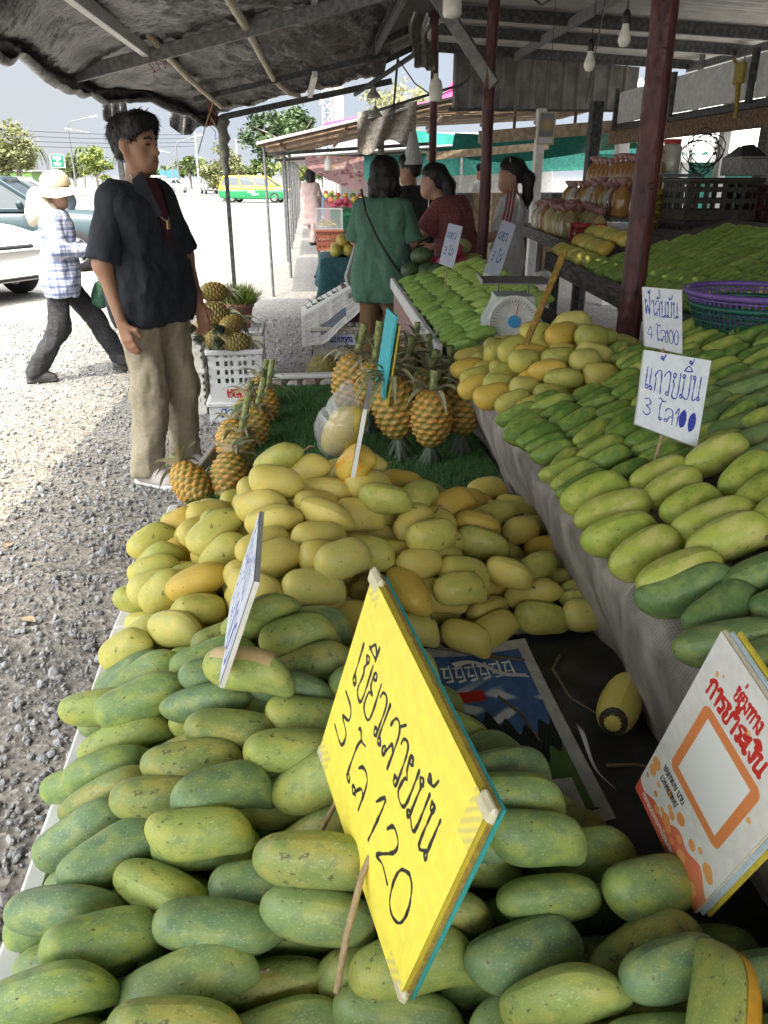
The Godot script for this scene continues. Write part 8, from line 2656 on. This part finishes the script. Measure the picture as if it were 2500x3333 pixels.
	var brim := func(u: float, v: float) -> Vector3:
		var a := u * TAU
		var front := maxf(0.0, cos(a))
		var r := 0.10 + v * (0.035 + 0.10 * front)
		return Vector3(sin(a) * r, 1.372 - v * 0.035 + v * front * 0.03 - v * absf(sin(a)) * 0.035, 0.075 + cos(a) * r)
	var hm := mottled("straw_cloth", Color(0.46, 0.37, 0.23), Color(0.60, 0.51, 0.36), 16.0, 0.95)
	part(part(woman, "hat", done(hat), hm), "brim", sheet_mesh(brim, 40, 6), hm)
	var mkm := func(u: float, v: float) -> Vector3:
		var a := (u - 0.5) * 2.3
		return Vector3(sin(a) * 0.080, 1.335 - v * 0.115, 0.098 + cos(a) * (0.080 + 0.022 * sin(v * PI)))
	part(woman, "face_mask", sheet_mesh(mkm, 14, 8), mottled("mask_blue", Color(0.30, 0.42, 0.55), Color(0.40, 0.53, 0.66), 14.0, 0.9))
	part(woman, "neck_cloth", skin_mesh([cap(Vector3(0, 1.30, -0.05), Vector3(0, 1.21, -0.07), 0.075, 0.085), cap(Vector3(-0.05, 1.21, 0.02), Vector3(0.05, 1.21, 0.02), 0.06, 0.06), cap(Vector3(-0.03, 1.17, -0.11), Vector3(0.03, 1.13, -0.12), 0.03, 0.02)], 0.012, 0.02, [], 0.016), hm)
	var gb := thing("green_bag", "dark green bag hanging at the side of the walking person in the sun hat", "bag", Vector3(-1.62, 0.52, -6.25), 0.3)
	part(gb, "bag", skin_mesh([cap(Vector3(0, 0.05, 0), Vector3(0.02, 0.16, 0), 0.06, 0.045)], 0.014, 0.02, [], 0.02), mottled("bag_green", Color(0.02, 0.07, 0.04), Color(0.04, 0.12, 0.07), 8.0))
	part(gb, "strap", tube_mesh([Vector3(0.02, 0.2, 0), Vector3(0.0, 0.36, 0.02), Vector3(0.02, 0.45, 0.02)], 0.006, 5), M["bag_green"])
	# woman in green, seen from behind
	var green := mottled("green_cotton", Color(0.055, 0.135, 0.09), Color(0.085, 0.185, 0.125), 5.0, 0.9)
	var gw := figure("person", "person with curly black hair in a loose green shirt seen from behind", Vector3(0.50, 0, -5.75), 2.75, {"h": 1.54, "cell": 0.014, "skin": pale_skin, "shirt": green, "trousers": mottled("leopard_print", Color(0.03, 0.02, 0.012), Color(0.22, 0.13, 0.06), 40.0, 0.9), "shoe": black_cloth, "hair_style": "bob", "hem": 0.66, "full": 1.05, "wide": 0.92, "sleeve": 0, "sleeve_w": 1.15, "sleeve_l": 1.0, "folds": 0.02, "lean": Vector3(0, 0, 0.05), "head_shift": Vector3(0, -0.01, 0.03),
		"arms": [[V.call(0.205, 1.02, 0.06), V.call(0.17, 0.92, 0.27)], [V.call(-0.21, 1.02, 0.07), V.call(-0.14, 0.93, 0.28)]],
		"legs": [[V.call(0.09, 0.44, 0.02), V.call(0.10, 0.085, 0)], [V.call(-0.09, 0.44, 0.02), V.call(-0.10, 0.085, 0)]]})
	part(gw, "bag_strap", tube_mesh([Vector3(0.11, 1.36, -0.09), Vector3(0.06, 1.22, -0.155), Vector3(-0.03, 1.05, -0.165), Vector3(-0.14, 0.88, -0.14), Vector3(-0.22, 0.76, -0.06)], 0.009, 6), M["black"])
	part(gw, "shoulder_bag", box_mesh(Vector3(0.08, 0.18, 0.16), 0.03), M["black"]).position = Vector3(-0.23, 0.68, -0.02)
	# woman in red bending over the counter
	var red := mottled("red_print", Color(0.13, 0.02, 0.022), Color(0.36, 0.12, 0.115), 16.0, 0.9)
	figure("person", "person with a black ponytail in a red patterned blouse reaching over the counter", Vector3(1.18, 0, -6.15), -2.25, {"h": 1.56, "cell": 0.015, "skin": pale_skin, "shirt": red, "trousers": black_cloth, "shoe": black_cloth, "hair_style": "pony", "hem": 0.74, "full": 1.12, "sleeve": 0, "sleeve_w": 1.15, "sleeve_l": 1.0, "folds": 0.02, "lean": Vector3(0, -0.02, 0.16), "head_shift": Vector3(0, -0.01, 0.07),
		"arms": [[V.call(0.23, 1.06, 0.22), V.call(0.22, 0.93, 0.42)], [V.call(-0.22, 1.02, 0.2), V.call(-0.14, 0.93, 0.36)]],
		"legs": [[V.call(0.09, 0.44, 0.02), V.call(0.10, 0.085, -0.05)], [V.call(-0.09, 0.44, 0.02), V.call(-0.10, 0.085, -0.05)]]})
	# girl in white
	var white := mottled("white_cotton", Color(0.46, 0.46, 0.46), Color(0.60, 0.60, 0.60), 8.0, 0.9)
	var girl := figure("person", "person with a ponytail in a white shirt with red shoulder stripes beside the red post", Vector3(1.62, 0, -6.55), -1.85, {"h": 1.57, "cell": 0.015, "skin": pale_skin, "shirt": white, "trousers": black_cloth, "shoe": black_cloth, "hair_style": "pony", "hem": 0.72, "full": 1.05, "sleeve": 0, "sleeve_w": 1.15, "sleeve_l": 1.0, "folds": 0.02,
		"arms": [[V.call(0.21, 1.03, 0.06), V.call(0.16, 0.93, 0.26)], [V.call(-0.21, 1.03, 0.06), V.call(-0.16, 0.93, 0.26)]],
		"legs": [[V.call(0.09, 0.44, 0.02), V.call(0.10, 0.085, 0)], [V.call(-0.09, 0.44, 0.02), V.call(-0.10, 0.085, 0)]]})
	for k in 3:
		part(girl, "red_stripe", tube_mesh([Vector3(0.215 + k * 0.0, 1.345, -0.03 + k * 0.024), Vector3(0.262, 1.20, -0.02 + k * 0.026), Vector3(0.268, 1.08, 0.0 + k * 0.028)], 0.007, 6), mk("stripe_red", Color(0.35, 0.04, 0.04), 0.8))
	# cook in a tall net cap
	var cook := figure("person", "person in a tall pale net cap and dark patterned apron behind the farther counter", Vector3(0.98, 0, -7.9), -2.2, {"h": 1.62, "cell": 0.018, "skin": tan_skin, "shirt": black_cloth, "trousers": black_cloth, "shoe": black_cloth, "hair_style": "short", "hem": 0.8, "full": 1.0, "sleeve": 0, "hands": false,
		"arms": [[V.call(0.23, 1.08, 0.05), V.call(0.18, 0.98, 0.28)], [V.call(-0.23, 1.08, 0.05), V.call(-0.18, 0.98, 0.28)]],
		"legs": [[V.call(0.09, 0.44, 0.02), V.call(0.10, 0.085, 0)], [V.call(-0.09, 0.44, 0.02), V.call(-0.10, 0.085, 0)]]})
	part(cook, "net_cap", lathe_mesh([Vector2(0, 0.28), Vector2(0.03, 0.27), Vector2(0.06, 0.14), Vector2(0.10, 0.0), Vector2(0.098, -0.01)], 18), mottled("net_white", Color(0.36, 0.36, 0.34), Color(0.52, 0.52, 0.5), 12.0)).position = Vector3(0, 1.56, -0.01)
	part(cook, "apron", sheet_mesh(func(u: float, v: float) -> Vector3: return Vector3((u - 0.5) * (0.2 + v * 0.16), 1.26 - v * 0.6, 0.135 - pow((u - 0.5) * 2.0, 2.0) * 0.06), 8, 8), mottled("apron_print", Color(0.12, 0.09, 0.03), Color(0.36, 0.27, 0.12), 30.0))
	# far figures
	figure("person", "distant person in a pale shirt deep inside the stall row", Vector3(3.05, 0, -14.5), -2.6, {"h": 1.66, "cell": 0.024, "skin": tan_skin, "shirt": white, "trousers": black_cloth, "shoe": black_cloth, "hair_style": "short", "hands": false,
		"arms": [[V.call(0.23, 1.08, 0.05), V.call(0.18, 0.98, 0.2)], [V.call(-0.23, 1.08, 0.05), V.call(-0.18, 0.98, 0.2)]],
		"legs": [[V.call(0.09, 0.44, 0.02), V.call(0.10, 0.085, 0)], [V.call(-0.09, 0.44, 0.02), V.call(-0.10, 0.085, 0)]]})
	var pink := mottled("pink_print", Color(0.34, 0.20, 0.19), Color(0.55, 0.40, 0.37), 20.0, 0.9)
	figure("person", "distant person in a long pale pink dress walking down the row of stalls", Vector3(0.07, 0, -19.5), 2.6, {"h": 1.62, "cell": 0.024, "skin": pale_skin, "shirt": pink, "trousers": pink, "shoe": black_cloth, "hair_style": "bob", "hem": 0.45, "full": 1.1, "hands": false,
		"arms": [[V.call(0.22, 1.05, 0.03), V.call(0.18, 0.85, 0.12)], [V.call(-0.22, 1.05, 0.03), V.call(-0.18, 0.85, 0.12)]],
		"legs": [[V.call(0.09, 0.44, 0.1), V.call(0.10, 0.085, 0.15)], [V.call(-0.09, 0.44, -0.05), V.call(-0.10, 0.085, -0.15)]]})

# ---------------------------------------------------------------- vehicles
# a body lofted from side-view stations: [x along, bottom, waist, half width]; cabin from its own stations
func loft(st: SurfaceTool, secs: Array, smooth := true) -> void:
	# secs: array of arrays of points with equal counts, rings closed
	st.set_smooth_group(0 if smooth else -1)
	for i in secs.size() - 1:
		var n: int = secs[i].size()
		for k in n:
			var k2 := (k + 1) % n
			quad(st, secs[i][k], secs[i + 1][k], secs[i + 1][k2], secs[i][k2])
	for e in [0, secs.size() - 1]:
		var c := Vector3.ZERO
		for p in secs[e]: c += p
		c /= secs[e].size()
		for k in secs[e].size(): tri(st, c, secs[e][k], secs[e][(k + 1) % secs[e].size()])

func rrect(x: float, y0: float, y1: float, hw: float, top: float, rad: float) -> Array:
	# section across the car at x: rounded box, narrower at the top
	var a := []
	var pts := [Vector2(-hw, y0), Vector2(-hw, lerpf(y0, y1, 0.55)), Vector2(-hw * top, y1), Vector2(hw * top, y1), Vector2(hw, lerpf(y0, y1, 0.55)), Vector2(hw, y0)]
	for i in pts.size():
		var p: Vector2 = pts[i]
		var q: Vector2 = pts[(i + 1) % pts.size()]
		var o: Vector2 = pts[(i + pts.size() - 1) % pts.size()]
		var r1 := minf(rad, p.distance_to(o) * 0.4)
		var r2 := minf(rad, p.distance_to(q) * 0.4)
		var s := p + (o - p).normalized() * r1
		var e := p + (q - p).normalized() * r2
		for k in 4:
			var t := k / 3.0
			var m := s.lerp(p, t).lerp(p.lerp(e, t), t)
			a.append(Vector3(x, m.y, m.x))
	return a

func wheel(t: Node3D, at: Vector3, r: float, w: float) -> void:
	var o := part(t, "wheel", lathe_mesh([Vector2(r * 0.62, -w * 0.5), Vector2(r * 0.92, -w * 0.5), Vector2(r, -w * 0.32), Vector2(r, w * 0.32), Vector2(r * 0.92, w * 0.5), Vector2(r * 0.62, w * 0.5)], 28), mk("tyre", Color(0.015, 0.015, 0.016), 0.85))
	o.position = at
	o.rotation.x = PI / 2
	var st := stool()
	for sgn in [-1.0, 1.0]:
		lathe(st, [Vector2(0, sgn * w * 0.40), Vector2(r * 0.12, sgn * w * 0.42), Vector2(r * 0.16, sgn * w * 0.36)], 16)
		for k in 5:
			var a := TAU * k / 5.0
			bar(st, Vector3(cos(a) * r * 0.1, sgn * w * 0.38, sin(a) * r * 0.1), Vector3(cos(a) * r * 0.64, sgn * w * 0.42, sin(a) * r * 0.64), r * 0.16, w * 0.1, 0.004)
		lathe(st, [Vector2(r * 0.58, sgn * w * 0.44), Vector2(r * 0.66, sgn * w * 0.46), Vector2(r * 0.64, sgn * w * 0.2)], 28)
	part(o, "rim", done(st), mk("alloy", Color(0.5, 0.5, 0.5), 0.35, 0.7))

func paint(id: String, c: Color) -> StandardMaterial3D:
	var m := mk(id, c, 0.35)
	m.clearcoat_enabled = true
	m.clearcoat = 0.4
	m.clearcoat_roughness = 0.08
	return m

# car along +x (front at +x); sp: len, wid, bot, stations [[x, y_bottom, y_top, half width factor]], cabin [[x, y_top, hw]], waist
func car(called: String, label: String, at: Vector3, yaw: float, sp: Dictionary, group := "") -> Node3D:
	var t := thing(called, label, sp.get("cat", "car"), at, yaw, group)
	var L: float = sp.len
	var hw: float = sp.wid * 0.5
	var body := stool()
	var secs := []
	for q in sp.stations: secs.append(rrect(q[0] * L, q[1], q[2], hw * q[3], sp.get("tumble", 0.93), 0.12))
	loft(body, secs)
	part(t, "body", done(body), sp.paint)
	if sp.has("lower"):
		var lo := stool()
		var ls := []
		for q in sp.stations: ls.append(rrect(q[0] * L * 1.002, q[1] - 0.01, minf(q[2], sp.lower_y), hw * q[3] * 1.012, 1.0, 0.10))
		loft(lo, ls)
		part(t, "lower_body", done(lo), sp.lower)
	# cabin: glass volume with pillars and roof over it
	var gl := mk("car_glass", Color(0.03, 0.04, 0.042), 0.04)
	gl.metallic_specular = 0.9
	var cab: Array = sp.cabin     # [x, y, hw] corner points: windscreen foot, roof front, roof rear, rear foot
	var wy: float = sp.waist
	var g := stool()
	g.set_smooth_group(-1)
	var c0: Array = cab
	var P := func(i: int, sgn: float, push: float) -> Vector3: return Vector3(c0[i][0] * L, c0[i][1], (c0[i][2] * hw + push) * sgn)
	_q(g, P.call(0, -1, 0), P.call(0, 1, 0), P.call(1, 1, 0), P.call(1, -1, 0), Vector3(0, wy, 0))
	_q(g, P.call(2, -1, 0), P.call(2, 1, 0), P.call(3, 1, 0), P.call(3, -1, 0), Vector3(0, wy, 0))
	for sgn in [-1.0, 1.0]: _q(g, P.call(0, sgn, 0), P.call(1, sgn, 0), P.call(2, sgn, 0), P.call(3, sgn, 0), Vector3(0, wy, 0))
	part(t, "windows", done(g), gl)
	var rf := stool()
	var rs := []
	for k in 7:
		var u := k / 6.0
		var x := lerpf(c0[1][0] * L + 0.05, c0[2][0] * L - 0.05, u)
		var y: float = lerpf(c0[1][1], c0[2][1], u) + sin(PI * u) * 0.03
		var w: float = lerpf(c0[1][2], c0[2][2], u) * hw + 0.012
		rs.append(rrect(x, y - 0.05, y + 0.045, w, 0.9, 0.03))
	loft(rf, rs)
	part(t, "roof", done(rf), sp.get("top_paint", sp.paint))
	var pm: Material = sp.get("top_paint", sp.paint)
	for sgn in [-1.0, 1.0]:
		part(t, "pillar", bar_mesh(P.call(0, sgn, 0.0), P.call(1, sgn, 0.0), 0.07, 0.06, 0.01), pm)
		part(t, "pillar", bar_mesh(P.call(3, sgn, 0.0), P.call(2, sgn, 0.0), 0.10, 0.06, 0.01), pm)
		for u in sp.get("pillars", [0.45]):
			var lo2: Vector3 = P.call(0, sgn, 0.006).lerp(P.call(3, sgn, 0.006), u)
			var hi2: Vector3 = P.call(1, sgn, 0.006).lerp(P.call(2, sgn, 0.006), u)
			part(t, "pillar", bar_mesh(lo2, hi2, 0.09, 0.03, 0.005), pm)
		part(t, "waist_trim", bar_mesh(P.call(0, sgn, 0.01), P.call(3, sgn, 0.01), 0.03, 0.05, 0.005), pm)
	for x in sp.wheels:
		for sgn in [-1.0, 1.0]: wheel(t, Vector3(x * L, sp.wr, sgn * (hw - 0.09)), sp.wr, 0.2)
	# lamps, mirrors, bumper strip
	for sgn in [-1.0, 1.0]:
		var hl := skin_mesh([cap(Vector3(L * 0.5 - 0.12, sp.lamp_y, sgn * (hw - 0.26)), Vector3(L * 0.5 - 0.34, sp.lamp_y + 0.07, sgn * (hw - 0.1)), 0.075, 0.06)], 0.02, 0.02)
		part(t, "headlight", hl, mk("lamp_glass", Color(0.62, 0.64, 0.66), 0.08))
		part(t, "tail_light", box_mesh(Vector3(0.06, 0.22, 0.12), 0.02), mk("tail_red", Color(0.3, 0.02, 0.02), 0.3)).position = Vector3(-L * 0.5 + 0.05, sp.lamp_y + 0.1, sgn * (hw - 0.16))
		part(t, "mirror", skin_mesh([cap(Vector3(c0[0][0] * L - 0.35, wy + 0.06, sgn * (hw + 0.06)), Vector3(c0[0][0] * L - 0.35, wy + 0.1, sgn * (hw + 0.12)), 0.06, 0.055)], 0.02, 0.02), sp.get("top_paint", sp.paint))
	part(t, "grille", box_mesh(Vector3(0.05, 0.13, hw * 0.9), 0.02), M["black"]).position = Vector3(L * 0.5 - 0.04, sp.lamp_y - 0.06, 0)
	part(t, "lower_grille", box_mesh(Vector3(0.06, 0.12, hw * 1.1), 0.02), M["black"]).position = Vector3(L * 0.5 - 0.05, 0.33, 0)
	return t

func vehicles() -> void:
	var white := paint("car_white", Color(0.74, 0.75, 0.74))
	var sedan := [[-0.5, 0.42, 0.80, 0.80], [-0.49, 0.30, 0.90, 0.9], [-0.42, 0.22, 0.96, 0.98], [-0.25, 0.20, 0.95, 1.0], [0.0, 0.20, 0.94, 1.0], [0.22, 0.20, 0.93, 1.0], [0.34, 0.21, 0.88, 0.99], [0.43, 0.22, 0.80, 0.96], [0.48, 0.25, 0.72, 0.88], [0.5, 0.32, 0.62, 0.76]]
	var s1 := car("white_car", "white car parked at the edge of the lot behind the walking person", Vector3(-5.6, 0, -11.3), atan2(-0.47, 0.88), {"len": 4.5, "wid": 1.78, "stations": sedan, "paint": white, "cabin": [[0.24, 0.93, 0.88], [0.06, 1.44, 0.66], [-0.22, 1.42, 0.66], [-0.40, 0.97, 0.84]], "waist": 0.93, "wheels": [0.32, -0.30], "wr": 0.32, "lamp_y": 0.68})
	for sgn in [-1.0, 1.0]:
		part(s1, "fog_lamp_recess", box_mesh(Vector3(0.05, 0.2, 0.12), 0.02), mk("dark_trim", Color(0.05, 0.05, 0.045), 0.5)).position = Vector3(2.14, 0.42, sgn * 0.70)
		part(s1, "fog_lamp", box_mesh(Vector3(0.06, 0.08, 0.09), 0.03), M["lamp_glass"]).position = Vector3(2.15, 0.46, sgn * 0.70)
	var teal := paint("car_teal", Color(0.02, 0.045, 0.052))
	car("pickup_truck", "teal pickup truck with open windows parked behind the white car", Vector3(-5.5, 0, -14.6), 0.12, {"cat": "pickup", "len": 4.8, "wid": 1.7, "stations": [[-0.5, 0.45, 0.95, 0.96], [-0.49, 0.42, 0.98, 1.0], [-0.12, 0.35, 0.98, 1.0], [0.2, 0.35, 0.97, 1.0], [0.4, 0.36, 0.90, 0.98], [0.49, 0.4, 0.84, 0.94], [0.5, 0.45, 0.78, 0.9]], "paint": teal, "cabin": [[0.24, 0.97, 0.92], [0.10, 1.42, 0.80], [-0.14, 1.42, 0.80], [-0.18, 0.97, 0.92]], "waist": 0.97, "wheels": [0.32, -0.30], "wr": 0.34, "lamp_y": 0.72})
	car("silver_car", "silver car standing behind the teal pickup", Vector3(-6.4, 0, -19.0), 0.5, {"len": 4.3, "wid": 1.72, "stations": sedan, "paint": paint("car_silver", Color(0.42, 0.44, 0.45)), "cabin": [[0.24, 0.93, 0.88], [0.06, 1.42, 0.66], [-0.22, 1.40, 0.66], [-0.40, 0.97, 0.84]], "waist": 0.93, "wheels": [0.32, -0.30], "wr": 0.31, "lamp_y": 0.68})
	# two-tone taxi
	var yellow := paint("taxi_yellow", Color(0.72, 0.50, 0.01))
	var tgreen := paint("taxi_green", Color(0.004, 0.17, 0.055))
	var van := [[-0.5, 0.45, 1.0, 0.88], [-0.49, 0.32, 1.04, 0.96], [-0.4, 0.24, 1.06, 1.0], [0.0, 0.22, 1.05, 1.0], [0.25, 0.22, 1.03, 1.0], [0.38, 0.23, 0.98, 0.98], [0.46, 0.26, 0.88, 0.92], [0.5, 0.34, 0.74, 0.78]]
	var tx := car("taxi", "yellow and green taxi van parked across the lot by the bush", Vector3(-3.5, 0, -57.5), -0.22, {"cat": "taxi", "len": 4.75, "wid": 1.8, "stations": van, "paint": yellow, "lower": tgreen, "lower_y": 0.80, "cabin": [[0.34, 1.02, 0.92], [0.14, 1.62, 0.74], [-0.42, 1.62, 0.74], [-0.485, 1.05, 0.88]], "waist": 1.03, "wheels": [0.31, -0.31], "wr": 0.33, "lamp_y": 0.78, "pillars": [0.33, 0.62]})
	part(tx, "roof_sign", box_mesh(Vector3(0.2, 0.12, 0.5), 0.03), M["white_paint"]).position = Vector3(0.3, 1.72, 0)
	var dp := Pic.new(160, 40, Color(0.004, 0.17, 0.055).linear_to_srgb())
	write(dp, "ทะนาคค", 16, 20, 14, 1.2, 1.6, Color(0.9, 0.92, 0.88))
	write(dp, "08 55 14", 50, 36, 11, 1.2, 1.4, Color(0.85, 0.88, 0.85))
	part(tx, "door_lettering", card_mesh(Vector3(-0.5, 0.80, 0.925), Vector3(0.9, 0.80, 0.925), Vector3(0.9, 0.45, 0.925), Vector3(-0.5, 0.45, 0.925)), pic_mat("taxi_print", dp, 0.4))
	# cars on the road
	var suv := [[-0.5, 0.45, 1.0, 0.9], [-0.48, 0.35, 1.05, 0.98], [0.0, 0.3, 1.04, 1.0], [0.3, 0.3, 1.02, 1.0], [0.46, 0.34, 0.94, 0.95], [0.5, 0.4, 0.84, 0.86]]
	var cb := [[0.28, 1.03, 0.92], [0.12, 1.68, 0.76], [-0.40, 1.68, 0.76], [-0.47, 1.05, 0.9]]
	car("white_suv", "white SUV driving away on the road, nearest of the cars there", Vector3(-13.9, 0.03, -80), 1.75, {"len": 4.6, "wid": 1.85, "stations": suv, "paint": white, "cabin": cb, "waist": 1.03, "wheels": [0.31, -0.31], "wr": 0.36, "lamp_y": 0.8}, "cars on the road")
	car("white_car", "white saloon on the road beside the white SUV", Vector3(-15.6, 0.03, -99), 1.2, {"len": 4.4, "wid": 1.75, "stations": sedan, "paint": white, "cabin": [[0.24, 0.93, 0.88], [0.06, 1.44, 0.66], [-0.22, 1.42, 0.66], [-0.40, 0.97, 0.84]], "waist": 0.93, "wheels": [0.32, -0.30], "wr": 0.32, "lamp_y": 0.68}, "cars on the road")
	car("grey_car", "silver grey car coming along the road left of the bush", Vector3(-10.4, 0.03, -92), -1.3, {"len": 4.4, "wid": 1.78, "stations": suv, "paint": paint("car_grey", Color(0.33, 0.35, 0.37)), "cabin": cb, "waist": 1.03, "wheels": [0.31, -0.31], "wr": 0.34, "lamp_y": 0.78}, "cars on the road")
